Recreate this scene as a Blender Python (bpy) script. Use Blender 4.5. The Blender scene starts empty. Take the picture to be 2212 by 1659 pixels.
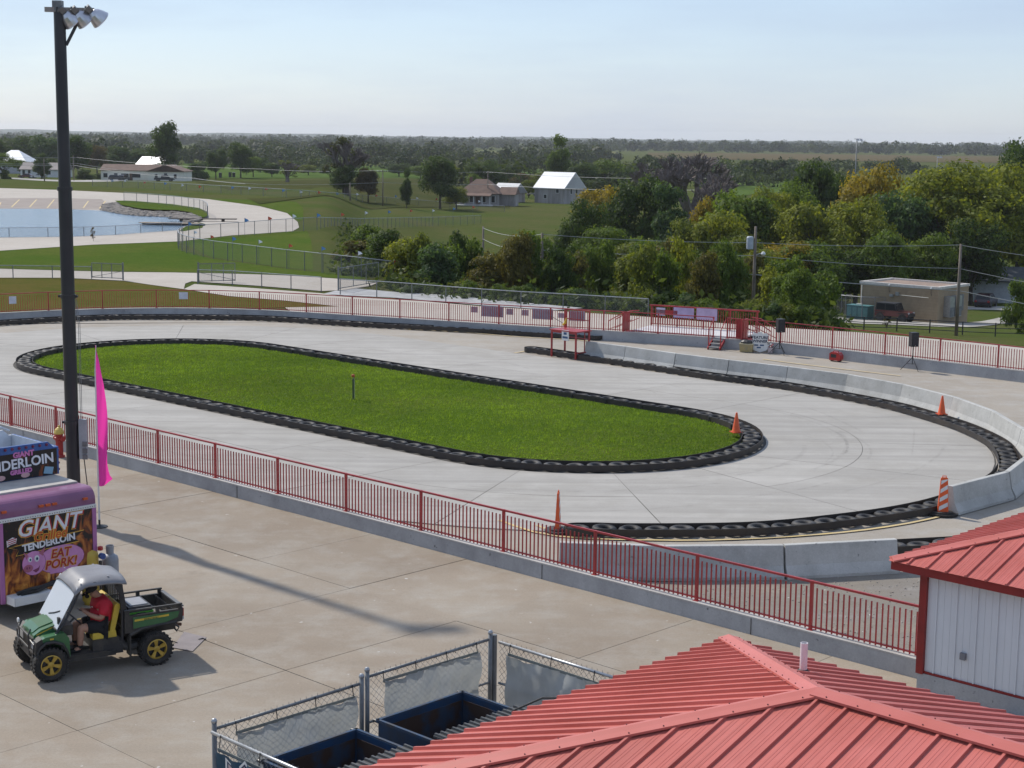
import bpy, math, random
import numpy as np
from mathutils import Vector, Matrix
random.seed(7); RNG = np.random.default_rng(7)
SC = bpy.context.scene
LINK = SC.collection.objects.link
rad = math.radians

# ---------------------------------------------------------------- camera
FPX, CAMH, PCX, PCY = 3480.0, 10.5, 1106.0, 829.5     # pixels of a 2212 x 1659 view of the photograph
PITCH, ROLL = math.atan(533/FPX), math.atan(0.0115)
_c, _s = math.cos(ROLL), math.sin(ROLL)
FWD = Vector((0, math.cos(PITCH), -math.sin(PITCH))); UP0 = Vector((0, math.sin(PITCH), math.cos(PITCH))); RT0 = Vector((1, 0, 0))
CR = RT0*_c + UP0*_s; CU = UP0*_c - RT0*_s
cam_d = bpy.data.cameras.new('camera'); cam = bpy.data.objects.new('camera', cam_d); LINK(cam)
cam_d.sensor_width = 36; cam_d.lens = 36*FPX/2212; cam_d.clip_start = 0.5; cam_d.clip_end = 60000
cam.matrix_world = Matrix(((CR.x, CU.x, -FWD.x, 0), (CR.y, CU.y, -FWD.y, 0), (CR.z, CU.z, -FWD.z, CAMH), (0, 0, 0, 1)))
SC.camera = cam

# ---------------------------------------------------------------- sky, sun, exposure
SUN_AZ = Vector((-0.722, 0.692)); SUN_EL = rad(45)
world = bpy.data.worlds.new('World'); SC.world = world; world.use_nodes = True
wn = world.node_tree.nodes; wl = world.node_tree.links; wn.clear()
sky = wn.new('ShaderNodeTexSky'); sky.sky_type = 'NISHITA'; sky.sun_disc = False
sky.sun_elevation = SUN_EL; sky.sun_rotation = math.atan2(SUN_AZ.x, SUN_AZ.y)
sky.altitude = 200; sky.air_density = 1.0; sky.dust_density = 0.5; sky.ozone_density = 3.0
bg = wn.new('ShaderNodeBackground'); bg.inputs['Strength'].default_value = 0.128
wo = wn.new('ShaderNodeOutputWorld')
tc = wn.new('ShaderNodeTexCoord'); mp = wn.new('ShaderNodeMapping'); mp.inputs['Scale'].default_value = (1.2, 1.2, 9.0)
mp.inputs['Rotation'].default_value = (0.12, 0.05, 0.4)
nz = wn.new('ShaderNodeTexNoise'); nz.inputs['Scale'].default_value = 2.2; nz.inputs['Detail'].default_value = 7; nz.inputs['Roughness'].default_value = 0.6
cr = wn.new('ShaderNodeValToRGB'); cr.color_ramp.elements[0].position = 0.42; cr.color_ramp.elements[1].position = 0.75
cr.color_ramp.elements[0].color = (0.60, 0.60, 0.60, 1); cr.color_ramp.elements[1].color = (0.78, 0.78, 0.78, 1)
mx = wn.new('ShaderNodeMixRGB'); mx.inputs['Color2'].default_value = (2.75, 3.3, 4.45, 1)      # thin high cloud veil
wl.new(tc.outputs['Generated'], mp.inputs['Vector']); wl.new(mp.outputs['Vector'], nz.inputs['Vector'])
wl.new(nz.outputs['Fac'], cr.inputs['Fac']); wl.new(cr.outputs['Color'], mx.inputs['Fac'])
wl.new(sky.outputs['Color'], mx.inputs['Color1']); wl.new(mx.outputs['Color'], bg.inputs['Color']); wl.new(bg.outputs['Background'], wo.inputs['Surface'])
sun_d = bpy.data.lights.new('sun', 'SUN'); sun_d.energy = 3.0; sun_d.angle = rad(1.6); sun_d.color = (1, 0.94, 0.85)
sun = bpy.data.objects.new('sun', sun_d); LINK(sun)
sdir = Vector((SUN_AZ.x*math.cos(SUN_EL), SUN_AZ.y*math.cos(SUN_EL), math.sin(SUN_EL)))
sun.rotation_euler = sdir.to_track_quat('Z', 'Y').to_euler(); sun.location = (0, 0, 60)
SC.view_settings.view_transform = 'Standard'; SC.view_settings.look = 'None'
SC.view_settings.exposure = 0.42; SC.view_settings.gamma = 1; SC.view_settings.use_curve_mapping = False
SC.render.engine = 'CYCLES'
SC.cycles.use_denoising = True; SC.cycles.max_bounces = 6; SC.cycles.diffuse_bounces = 3; SC.cycles.transparent_max_bounces = 16
SC.cycles.volume_bounces = 0; SC.cycles.sample_clamp_indirect = 6

# ---------------------------------------------------------------- pixel helpers
def ray(px, py):
    return FWD + CR*((px-PCX)/FPX) - CU*((py-PCY)/FPX)
def G(px, py, z=0.0):
    d = ray(px, py); t = (z-CAMH)/d.z; return Vector((d.x*t, d.y*t, z))
def at(px, py, Y):
    d = ray(px, py); t = Y/d.y; return Vector((d.x*t, Y, CAMH+d.z*t))
U2 = Vector((0.7236, -0.6902)); V2 = Vector((0.6902, 0.7236))      # along the near wall / away from it
UANG = math.atan2(U2.y, U2.x)
def W(u, v, z=0.0):
    return Vector((U2.x*u+V2.x*v, U2.y*u+V2.y*v, z))
def UVof(p):
    return (p[0]*U2.x+p[1]*U2.y, p[0]*V2.x+p[1]*V2.y)

# ---------------------------------------------------------------- mesh helpers
class MB:
    def __init__(s): s.v = []; s.f = []
    def add(s, vs, fs):
        o = len(s.v); s.v += [tuple(p) for p in vs]; s.f += [tuple(i+o for i in q) for q in fs]; return s
    def box(s, c, d, rz=0.0, top=(1, 1)):
        cx, cy, cz = c; x, y, z = d[0]/2, d[1]/2, d[2]/2; vs = []
        for (sx, sy, sz) in ((-1,-1,-1),(1,-1,-1),(1,1,-1),(-1,1,-1),(-1,-1,1),(1,-1,1),(1,1,1),(-1,1,1)):
            tx, ty = (top if sz > 0 else (1, 1)); px, py = sx*x*tx, sy*y*ty
            vs.append((cx+px*math.cos(rz)-py*math.sin(rz), cy+px*math.sin(rz)+py*math.cos(rz), cz+sz*z))
        return s.add(vs, [(0,3,2,1),(4,5,6,7),(0,1,5,4),(1,2,6,5),(2,3,7,6),(3,0,4,7)])
    def beam(s, p, q, w, h, up=(0, 0, 1)):
        p, q = Vector(p), Vector(q); d = (q-p).normalized(); u = Vector(up)
        if abs(d.dot(u)) > .98: u = Vector((1, 0, 0))
        a = d.cross(u).normalized(); b = a.cross(d); vs = []
        for e in (p, q):
            for (i, j) in ((-1,-1),(1,-1),(1,1),(-1,1)): vs.append(e+a*(i*w/2)+b*(j*h/2))
        return s.add(vs, [(0,3,2,1),(4,5,6,7),(0,1,5,4),(1,2,6,5),(2,3,7,6),(3,0,4,7)])
    def tube(s, pts, r, n=8, cap=True, closed=False):
        pts = [Vector(p) for p in pts]; m = len(pts); rs = r if isinstance(r, (list, tuple)) else [r]*m
        vs = []; a = None
        for i, p in enumerate(pts):
            if closed: d = pts[(i+1) % m]-pts[i-1]
            else: d = pts[min(i+1, m-1)]-pts[max(i-1, 0)]
            d = d.normalized()
            if a is None:
                u = Vector((0, 0, 1)) if abs(d.z) < .9 else Vector((1, 0, 0)); a = d.cross(u).normalized()
            else:
                a = (a-d*a.dot(d)).normalized()
            b = d.cross(a)
            for k in range(n):
                t = 2*math.pi*k/n; vs.append(p+(a*math.cos(t)+b*math.sin(t))*rs[i])
        fs = []
        for i in range(m if closed else m-1):
            j = (i+1) % m
            for k in range(n): fs.append((i*n+k, i*n+(k+1) % n, j*n+(k+1) % n, j*n+k))
        if cap and not closed: fs += [tuple(range(n))[::-1], tuple((m-1)*n+k for k in range(n))]
        return s.add(vs, fs)
    def lathe(s, prof, n=16, c=(0, 0, 0), axis='z', closed=False):
        vs = []; fs = []; m = len(prof)
        for (r, z) in prof:
            for k in range(n):
                t = 2*math.pi*k/n; x, y = r*math.cos(t), r*math.sin(t)
                q = (x, y, z) if axis == 'z' else ((x, z, y) if axis == 'y' else (z, x, y))
                vs.append((c[0]+q[0], c[1]+q[1], c[2]+q[2]))
        for i in range(m if closed else m-1):
            j = (i+1) % m
            for k in range(n): fs.append((i*n+k, i*n+(k+1) % n, j*n+(k+1) % n, j*n+k))
        if not closed:
            if prof[0][0] > 1e-5: fs.append(tuple(range(n))[::-1])
            if prof[-1][0] > 1e-5: fs.append(tuple((m-1)*n+k for k in range(n)))
        return s.add(vs, fs)
    def prism(s, poly, a0, a1, axis='z'):
        n = len(poly); vs = []
        for a in (a0, a1):
            for (x, y) in poly: vs.append((x, y, a) if axis == 'z' else ((x, a, y) if axis == 'y' else (a, x, y)))
        return s.add(vs, [tuple(range(n))[::-1], tuple(range(n, 2*n))]+[(i, (i+1) % n, n+(i+1) % n, n+i) for i in range(n)])
    def poly(s, pts): return s.add(pts, [tuple(range(len(pts)))])
    def mesh(s, name, off=(0, 0, 0), smooth=False):
        me = bpy.data.meshes.new(name); o = Vector(off)
        me.from_pydata([Vector(p)-o for p in s.v], [], s.f); me.validate(); me.update()
        if smooth: me.polygons.foreach_set('use_smooth', [True]*len(me.polygons))
        return me

def obj(name, mesh, mat=None, parent=None, loc=None, rot=None, scale=None, smooth=False, off=(0, 0, 0)):
    if isinstance(mesh, MB): mesh = mesh.mesh(name, off, smooth)
    o = bpy.data.objects.new(name, mesh); LINK(o)
    if mat is not None and not len(mesh.materials): mesh.materials.append(mat)
    if parent is not None: o.parent = parent
    if loc is not None: o.location = loc
    if rot is not None: o.rotation_euler = rot
    if scale is not None: o.scale = scale
    return o
def tag(o, label, cat, group=None):
    o['label'] = label; o['category'] = cat
    if group: o['group'] = group
    return o
def thing(name, label, cat, loc=(0, 0, 0), rz=0.0, group=None):
    o = bpy.data.objects.new(name, None); LINK(o); o.location = loc; o.rotation_euler = (0, 0, rz); o.empty_display_size = .2
    return tag(o, label, cat, group)
def struct(o): o['kind'] = 'structure'; return o
def stuff(o): o['kind'] = 'stuff'; return o
CHILD = {}
def copy_tree(src, loc=None, rz=None, scale=None, label=None, group=None, color=None):
    def rec(o, par):
        c = o.copy(); LINK(c)
        if par is not None: c.parent = par
        if color is not None: c.color = color
        for ch in o.children: rec(ch, c)
        return c
    r = rec(src, None)
    if loc is not None: r.location = loc
    if rz is not None: r.rotation_euler = (0, 0, rz)
    if scale is not None: r.scale = scale
    if label: r['label'] = label
    if group: r['group'] = group
    return r
def catmull(pts, n=8, closed=False):
    P = [Vector((p[0], p[1], p[2] if len(p) > 2 else 0)) for p in pts]; m = len(P); out = []
    for i in range(m if closed else m-1):
        if closed: a, b, c, d = P[i-1], P[i], P[(i+1) % m], P[(i+2) % m]
        else: a, b, c, d = P[max(i-1, 0)], P[i], P[i+1], P[min(i+2, m-1)]
        for k in range(n):
            t = k/n; out.append(.5*((2*b)+(c-a)*t+(2*a-5*b+4*c-d)*t*t+(3*b-a-3*c+d)*t**3))
    if not closed: out.append(P[-1])
    return out
def resample(pts, step, closed=False):
    P = list(pts)+([pts[0]] if closed else []); L = [0.0]
    for i in range(len(P)-1): L.append(L[-1]+(P[i+1]-P[i]).length)
    n = max(1, round(L[-1]/step)); out = []; j = 0
    for k in range(n if closed else n+1):
        s = L[-1]*k/n
        while j < len(P)-2 and L[j+1] < s: j += 1
        t = (s-L[j])/max(1e-9, L[j+1]-L[j]); out.append(P[j].lerp(P[j+1], t))
    return out
def normals2(pts, closed=False):
    m = len(pts); out = []
    for i in range(m):
        d = (pts[(i+1) % m]-pts[i-1]) if closed else (pts[min(i+1, m-1)]-pts[max(i-1, 0)])
        d.z = 0; d.normalize(); out.append(Vector((-d.y, d.x, 0)))
    return out
def wall_strip(pts, t0, t1, z0, z1, closed=False):
    """solid strip along a path between lateral offsets t0..t1 and heights z0..z1"""
    N = normals2(pts, closed); vs = []; m = len(pts); fs = []
    for p, n in zip(pts, N):
        for (t, z) in ((t0, z0), (t1, z0), (t1, z1), (t0, z1)): vs.append((p.x+n.x*t, p.y+n.y*t, p.z+z))
    for i in range(m if closed else m-1):
        j = (i+1) % m
        for k in range(4): fs.append((i*4+k, j*4+k, j*4+(k+1) % 4, i*4+(k+1) % 4))
    if not closed: fs += [(0, 1, 2, 3), ((m-1)*4+3, (m-1)*4+2, (m-1)*4+1, (m-1)*4)]
    b = MB(); b.add(vs, fs); return b
def text_mesh(s, size=1.0, ext=.004, shear=0.0, bold=0.0, align='CENTER', space=1.0):
    cu = bpy.data.curves.new('lettering', 'FONT'); cu.body = s; cu.size = size; cu.extrude = ext; cu.shear = shear
    cu.offset = bold; cu.align_x = align; cu.space_character = space; cu.resolution_u = 3
    o = bpy.data.objects.new('lettering', cu); LINK(o)
    dg = bpy.context.evaluated_depsgraph_get()
    me = bpy.data.meshes.new_from_object(o.evaluated_get(dg)); bpy.data.objects.remove(o); me.materials.clear()
    return me

# ---------------------------------------------------------------- materials
MATS = {}
def nodes_of(name):
    m = bpy.data.materials.new(name); m.use_nodes = True; nt = m.node_tree; nt.nodes.clear()
    out = nt.nodes.new('ShaderNodeOutputMaterial'); b = nt.nodes.new('ShaderNodeBsdfPrincipled')
    nt.links.new(b.outputs['BSDF'], out.inputs['Surface']); MATS[name] = m
    return m, nt, b, out
def rgba(c): return (c[0], c[1], c[2], 1)
def noise_fac(nt, scale, detail=4, rough=.6, lo=.35, hi=.65, stretch=None, rot=0.0, local=False):
    g = nt.nodes.new('ShaderNodeTexCoord') if local else nt.nodes.new('ShaderNodeNewGeometry')
    mpn = nt.nodes.new('ShaderNodeMapping'); n = nt.nodes.new('ShaderNodeTexNoise'); r = nt.nodes.new('ShaderNodeValToRGB')
    nt.links.new(g.outputs['Object' if local else 'Position'], mpn.inputs['Vector'])
    mpn.inputs['Rotation'].default_value = (0, 0, rot)
    if stretch: mpn.inputs['Scale'].default_value = stretch
    nt.links.new(mpn.outputs['Vector'], n.inputs['Vector']); n.inputs['Scale'].default_value = scale
    n.inputs['Detail'].default_value = detail; n.inputs['Roughness'].default_value = rough
    r.color_ramp.elements[0].position = lo; r.color_ramp.elements[1].position = hi
    nt.links.new(n.outputs['Fac'], r.inputs['Fac'])
    return r.outputs['Color'], n.outputs['Fac']
def mixc(nt, fac, a, b, mode='MIX'):
    m = nt.nodes.new('ShaderNodeMixRGB'); m.blend_type = mode
    for k, v in (('Fac', fac), ('Color1', a), ('Color2', b)):
        if isinstance(v, (int, float)): m.inputs[k].default_value = v
        elif isinstance(v, tuple): m.inputs[k].default_value = rgba(v)
        else: nt.links.new(v, m.inputs[k])
    return m.outputs['Color']
def add_bump(nt, b, h, strength, dist=.02):
    bp = nt.nodes.new('ShaderNodeBump'); bp.inputs['Strength'].default_value = strength; bp.inputs['Distance'].default_value = dist
    nt.links.new(h, bp.inputs['Height']); nt.links.new(bp.outputs['Normal'], b.inputs['Normal'])
def obj_rnd(nt, col, amt):
    oi = nt.nodes.new('ShaderNodeObjectInfo'); mr = nt.nodes.new('ShaderNodeMapRange'); mr.inputs['To Min'].default_value = 1-amt; mr.inputs['To Max'].default_value = 1+amt
    nt.links.new(oi.outputs['Random'], mr.inputs['Value']); return mixc(nt, 1.0, col, mr.outputs[0], 'MULTIPLY')
def mat(name, c, rough=.55, c2=None, scale=3.0, lo=.4, hi=.65, metal=0.0, spec=.4, bump=0.0, bscale=60, stretch=None, rot=0.0, local=False, coat=0.0, rnd=0.0):
    if name in MATS: return MATS[name]
    m, nt, b, out = nodes_of(name)
    b.inputs['Roughness'].default_value = rough; b.inputs['Metallic'].default_value = metal; b.inputs['Specular IOR Level'].default_value = spec
    b.inputs['Coat Weight'].default_value = coat
    if c2 is None: c2 = tuple(x*.82 for x in c)
    f, _ = noise_fac(nt, scale, 5, .6, lo, hi, stretch, rot, local)
    col = mixc(nt, f, c, c2)
    if rnd: col = obj_rnd(nt, col, rnd)
    nt.links.new(col, b.inputs['Base Color'])
    if bump:
        _, h = noise_fac(nt, bscale, 3); add_bump(nt, b, h, bump)
    return m
def concrete(name, base, stain, light, streak_rot=None, speck=0.0, streak=.25, bigscale=.12, joint_dirt=False, rnd=0.0, pits=0.0):
    m, nt, b, out = nodes_of(name)
    b.inputs['Roughness'].default_value = .85; b.inputs['Specular IOR Level'].default_value = .2
    f1, _ = noise_fac(nt, bigscale, 6, .62, .38, .66); col = mixc(nt, f1, base, stain)
    f2, _ = noise_fac(nt, .9, 6, .7, .45, .75); f2b = nt.nodes.new('ShaderNodeMath'); f2b.operation = 'MULTIPLY'; f2b.inputs[1].default_value = .68
    nt.links.new(f2, f2b.inputs[0]); col = mixc(nt, f2b.outputs[0], col, light)
    if streak_rot is not None:
        f3, _ = noise_fac(nt, .6, 5, .65, .40, .62, (.10, 2.6, 1), streak_rot); f3m = nt.nodes.new('ShaderNodeMath'); f3m.operation = 'MULTIPLY'; f3m.inputs[1].default_value = streak
        nt.links.new(f3, f3m.inputs[0]); col = mixc(nt, f3m.outputs[0], col, tuple(x*.72 for x in base))
    f4, h4 = noise_fac(nt, 22, 4, .7, .3, .7); col = mixc(nt, .10, col, f4, 'OVERLAY')
    if speck:
        f5, _ = noise_fac(nt, 5.0, 3, .55, .71, .74); f6 = nt.nodes.new('ShaderNodeMath'); f6.operation = 'MULTIPLY'; f6.inputs[1].default_value = speck
        nt.links.new(f5, f6.inputs[0]); col = mixc(nt, f6.outputs[0], col, (.62, .6, .56))
        f7, _ = noise_fac(nt, 1.1, 5, .6, .62, .72); f8 = nt.nodes.new('ShaderNodeMath'); f8.operation = 'MULTIPLY'; f8.inputs[1].default_value = .35
        nt.links.new(f7, f8.inputs[0]); col = mixc(nt, f8.outputs[0], col, tuple(x*.6 for x in base))
    if pits:
        f9, _ = noise_fac(nt, 7, 3, .6, .68, .72); f0 = nt.nodes.new('ShaderNodeMath'); f0.operation = 'MULTIPLY'; f0.inputs[1].default_value = pits; nt.links.new(f9, f0.inputs[0]); col = mixc(nt, f0.outputs[0], col, (.08,.08,.08))
        fa, _ = noise_fac(nt, 1.6, 5, .65, .5, .75, (1,1,.25)); fb = nt.nodes.new('ShaderNodeMath'); fb.operation = 'MULTIPLY'; fb.inputs[1].default_value = .35; nt.links.new(fa, fb.inputs[0]); col = mixc(nt, fb.outputs[0], col, tuple(x*.5 for x in base))
    if rnd: col = obj_rnd(nt, col, rnd)
    nt.links.new(col, b.inputs['Base Color']); add_bump(nt, b, h4, .12, .01)
    return m
def grass_mat(name, a, c, d, s1=.06, s2=1.2, fine=9.0):
    m, nt, b, out = nodes_of(name); b.inputs['Roughness'].default_value = 1; b.inputs['Specular IOR Level'].default_value = 0.0
    f1, _ = noise_fac(nt, s1, 6, .6, .38, .64); col = mixc(nt, f1, a, c)
    f2, _ = noise_fac(nt, s2, 6, .7, .42, .7); f2m = nt.nodes.new('ShaderNodeMath'); f2m.operation = 'MULTIPLY'; f2m.inputs[1].default_value = .6
    nt.links.new(f2, f2m.inputs[0]); col = mixc(nt, f2m.outputs[0], col, d)
    f3, h3 = noise_fac(nt, fine, 4, .75, .25, .75); col = mixc(nt, .35, col, f3, 'OVERLAY')
    nt.links.new(col, b.inputs['Base Color']); add_bump(nt, b, h3, .6, .06); return m
def leaf_mat(name, trans=.35):
    """foliage: object colour x per-leaf tint"""
    m, nt, b, out = nodes_of(name); oi = nt.nodes.new('ShaderNodeObjectInfo'); at_ = nt.nodes.new('ShaderNodeAttribute'); at_.attribute_name = 'tint'
    rp = nt.nodes.new('ShaderNodeValToRGB'); e = rp.color_ramp.elements
    e[0].position = 0; e[0].color = (.62, .68, .6, 1); e[1].position = 1; e[1].color = (1.7, 1.55, 1.15, 1)
    nt.links.new(at_.outputs['Fac'], rp.inputs['Fac'])
    col = mixc(nt, 1.0, oi.outputs['Color'], rp.outputs['Color'], 'MULTIPLY')
    b.inputs['Roughness'].default_value = .6; b.inputs['Specular IOR Level'].default_value = .25
    nt.links.new(col, b.inputs['Base Color'])
    tr = nt.nodes.new('ShaderNodeBsdfTranslucent'); mxs = nt.nodes.new('ShaderNodeMixShader'); mxs.inputs[0].default_value = trans
    nt.links.new(mixc(nt, 1.0, col, (1.15, 1.1, .6), 'MULTIPLY'), tr.inputs['Color'])
    nt.links.new(b.outputs['BSDF'], mxs.inputs[1]); nt.links.new(tr.outputs[0], mxs.inputs[2]); nt.links.new(mxs.outputs[0], out.inputs['Surface'])
    return m
def mesh_screen(name, c, cover):
    """woven wire far too fine to draw: part see-through"""
    m, nt, b, out = nodes_of(name); b.inputs['Base Color'].default_value = rgba(c); b.inputs['Roughness'].default_value = .5; b.inputs['Metallic'].default_value = .3
    t = nt.nodes.new('ShaderNodeBsdfTransparent'); x = nt.nodes.new('ShaderNodeMixShader'); x.inputs[0].default_value = cover
    nt.links.new(t.outputs[0], x.inputs[1]); nt.links.new(b.outputs[0], x.inputs[2]); nt.links.new(x.outputs[0], out.inputs['Surface']); return m

concrete('plaza', (.325, .275, .215), (.25, .20, .15), (.385, .36, .315), UANG, .6, .2, rnd=.05)
concrete('track', (.395, .375, .342), (.335, .315, .28), (.455, .435, .40), -.12, 0, .6, .2, rnd=.04)
concrete('apron', (.37, .33, .275), (.29, .255, .21), (.40, .385, .36), .3, 0, .15)
concrete('walk', (.45, .405, .35), (.39, .345, .29), (.50, .46, .41), .6, 0, .15)
concrete('wall', (.40, .405, .41), (.30, .30, .305), (.46, .465, .47), 0, 0, .1, .7, pits=.7)
concrete('jersey', (.47, .465, .44), (.37, .365, .34), (.52, .52, .50), 0, 0, .1, 1.1, rnd=.06, pits=.5)
concrete('groove', (.10, .095, .085), (.08, .075, .07), (.12, .11, .1))
concrete('dirtpave', (.26, .23, .19), (.12, .10, .085), (.42, .40, .37), .2, 1.0, .5, .9)
grass_mat('field', (.068, .092, .024), (.098, .095, .038), (.05, .075, .018))
grass_mat('lawn', (.075, .125, .014), (.10, .13, .022), (.055, .105, .012), .15, 1.6, 14)
grass_mat('drygrass', (.105, .09, .026), (.075, .085, .018), (.12, .095, .035), .25, 1.2)
grass_mat('lawnfar', (.064, .105, .018), (.095, .115, .026), (.046, .085, .014), .09, .8, 5)
R_PAINT = mat('red_paint', (.40, .034, .034), .42, (.30, .026, .027), 2.0, spec=.5)
R_DARK = mat('red_dark', (.26, .02, .018), .45, (.2, .016, .016), 2.0)
RUBBER = mat('rubber', (.024, .023, .023), .62, (.05, .046, .042), 3.0, spec=.35, bump=.2, rnd=.45)
BELT = mat('belt', (.028, .024, .022), .6, (.05, .038, .03), 1.2, spec=.4)
BLACK = mat('black_metal', (.018, .018, .022), .38, (.028, .028, .032), 1.0, spec=.5)
BLACKP = mat('black_plastic', (.022, .022, .024), .5, (.035, .034, .034), 4)
GALV = mat('galvanised', (.42, .43, .44), .38, (.32, .33, .34), 3, metal=.7)
GALVD = mat('galvanised_dull', (.20, .21, .215), .5, (.15, .155, .16), 3, metal=.4)
WHITE = mat('white_paint', (.72, .72, .70), .5, (.62, .62, .6), 2)
WOODP = mat('pole_wood', (.20, .165, .13), .85, (.13, .105, .085), 1.0, bump=.3, bscale=20)
ORANGE = mat('cone_orange', (.75, .12, .03), .45, (.65, .09, .025), 6)
YELLOWL = mat('road_yellow', (.62, .47, .20), .75, (.5, .4, .24), 1.5)

# ================================================================ terrain
EDGE_PX = [(816,607),(856,645),(1027,660),(1200,671),(1400,684),(1540,696),(1696,708),(1850,717),(2030,733),(2212,750),(2400,768)]
EDGE = [G(*p) for p in EDGE_PX]
E_PHI = [math.atan2(p.x, p.y) for p in EDGE]; E_Y = [p.y for p in EDGE]
COLS = [(-3.2, [(0,0),(300,0),(360,-.8),(500,-3.8),(900,-5.5),(16000,-8)]), (-.118, [(0,0),(300,0),(360,-.8),(500,-3.8),(900,-5.5),(16000,-8)]),
        (-.085, [(0,0),(121,0),(150,-1.6),(200,-2.6),(300,-3.6),(430,-4),(900,-5.5),(16000,-8)]),
        (-.03, [(0,0),(103,0),(125,-3.4),(160,-5),(300,-5),(430,-5),(900,-6),(16000,-8)]),
        (.036, [(0,0),(100,0),(120,-3.0),(160,-6),(300,-5.5),(430,-5),(900,-6),(16000,-8)]),
        (.15, [(0,0),(92.5,0),(110,-2.4),(130,-4.1),(150,-5.9),(200,-8),(300,-7),(430,-5.5),(900,-6),(16000,-8)]),
        (.22, [(0,0),(88.5,0),(110,-2.9),(130,-4.8),(160,-7.0),(200,-8.6),(260,-8.5),(400,-6),(900,-6),(16000,-8)]),
        (.30, [(0,0),(85,0),(110,-3.3),(130,-5.2),(160,-7.3),(200,-8.8),(260,-9),(400,-6),(900,-6),(16000,-8)]),
        (.42, [(0,0),(80,0),(105,-3.3),(125,-5.2),(160,-7.3),(200,-8.8),(260,-9),(400,-6),(900,-6),(16000,-8)]),
        (3.2, [(0,0),(80,0),(105,-3.3),(125,-5.2),(160,-7.3),(200,-8.8),(260,-9),(400,-6),(900,-6),(16000,-8)])]
CP = np.array([c[0] for c in COLS])
def terr(x, y):
    r = math.hypot(x, y); phi = math.atan2(x, y)
    Y = y if abs(phi) < .5 else r*math.cos(.5)
    i = int(np.clip(np.searchsorted(CP, phi)-1, 0, len(COLS)-2)); t = (phi-CP[i])/(CP[i+1]-CP[i]); t = t*t*(3-2*t)
    za = np.interp(Y, [p[0] for p in COLS[i][1]], [p[1] for p in COLS[i][1]]); zb = np.interp(Y, [p[0] for p in COLS[i+1][1]], [p[1] for p in COLS[i+1][1]])
    z = za*(1-t)+zb*t
    if Y < 420 and phi > E_PHI[0]:
        ey = float(np.interp(phi, E_PHI, E_Y))
        if Y < ey+.5: z = 0.0
    if r > 250: z += .5*math.sin(x*.011+1)*math.sin(y*.009)*min(1, (r-250)/200)
    return float(z)
def hit(px, py):
    """where the sight line through a pixel meets the ground"""
    d = ray(px, py); t = 20.0; o = Vector((0, 0, CAMH))
    while t < 20000:
        p = o+d*t
        if p.z < terr(p.x, p.y): break
        t *= 1.01
    a, b = t/1.01, t
    for _ in range(30):
        m_ = (a+b)/2; p = o+d*m_
        if p.z < terr(p.x, p.y): b = m_
        else: a = m_
    p = o+d*b; return Vector((p.x, p.y, terr(p.x, p.y)))
def onT(px, Y):
    x = at(px, 600, Y).x; return Vector((x, Y, terr(x, Y)))
TOFF = -.06
radii = [0, 15, 30, 45, 60, 70]+[75+i*1.5 for i in range(60)]+[166+i*4 for i in range(40)]+[330*1.06**i for i in range(57)]
phis = list(np.linspace(-math.pi, -.62, 30, endpoint=False))+list(np.linspace(-.62, .62, 260))+list(np.linspace(.62, math.pi, 31))[1:-1]
nv = len(phis); vs = []; fs = []
for r in radii:
    for ph in phis:
        x, y = r*math.sin(ph), r*math.cos(ph); vs.append((x, y, terr(x, y)+TOFF if r > 0 else TOFF))
for i in range(len(radii)-1):
    for k in range(nv): fs.append((i*nv+k, i*nv+(k+1) % nv, (i+1)*nv+(k+1) % nv, (i+1)*nv+k))
b = MB(); b.v = vs; b.f = fs
GROUND = struct(obj('ground', b, MATS['field'], smooth=True))

def sheet(name, px, z, m, close=4, n=5, thick=.02):
    pts = [G(p[0], p[1], z) for p in px]; return pts
def flat(name, pts, z, m, kind='structure', parent=None):
    bm = MB(); bm.poly([(p[0], p[1], z) for p in pts]); o = obj(name, bm, m, parent); o['kind'] = kind
    me = o.data
    if me.polygons[0].normal.z < 0: me.flip_normals()
    return o
# concrete beyond the far railing, and the loop road by the pond
far_wall = [(-46,77),(-38,83.2),(-33,86.6),(-28.3,89.4),(-25.6,91.1),(-22.7,92.3),(-20.3,92.8),(-17.9,92.95),(-15.4,92.6),(-13,91.9),(-8.0,89.7),(-2.5,87.35),(.2,86.15),(3.9,84.6),(7.0,83.25),(9.8,81.95),(13.4,79.7),(16.7,76.7),(18.9,74.55),(21.1,72.4),(23.0,70.5),(28,65.6)]
FW = resample(catmull(far_wall, 6), .75)
walk_out = [G(*p) for p in [(-60,598),(136,599.4),(268,606),(322,611),(397,617),(414,613),(549,622),(694,633),(746,640),(856,645),(1027,660),(1200,671),(1400,684),(1540,696),(1696,708),(1850,717),(2030,733),(2212,750),(2400,768)]]
walk_out = [G(397,624)]+[G(*p) for p in [(420,613),(549,622),(694,633),(746,640),(856,645),(1027,660),(1200,671),(1400,684),(1540,696),(1696,708),(1850,717),(2030,733),(2212,750),(2420,770)]]
wl_in = [p for p in FW if p.x > -12.5]
walk_poly = walk_out+wl_in[::-1]+[G(615,663.5), G(732,661.5), G(615,648.7), G(494,639)]
flat('walkway', walk_poly, -.012, MATS['walk'])
flat('path', [G(*p) for p in [(-200,575),(0,580),(161,584.6),(268,587),(372,588),(471,590),(549,592),(618,594.5),(692,599),(766,604),(816,610),(800,617),(746,626),(694,628),(549,616),(414,607),(400,612),(397,624),(322,614),(268,606),(136,599.4),(0,599.4),(-200,600)]], -.016, MATS['walk'])
flat('loop_road', [G(*p) for p in [(-300,402),(0,406),(130,410),(300,418),(450,430),(560,445),(620,460),(643,479),(646,491),(632,499),(560,504),(500,508),(430,516),(385,521),(200,528),(0,541),(-300,556)]], -.02, MATS['walk'])
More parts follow.
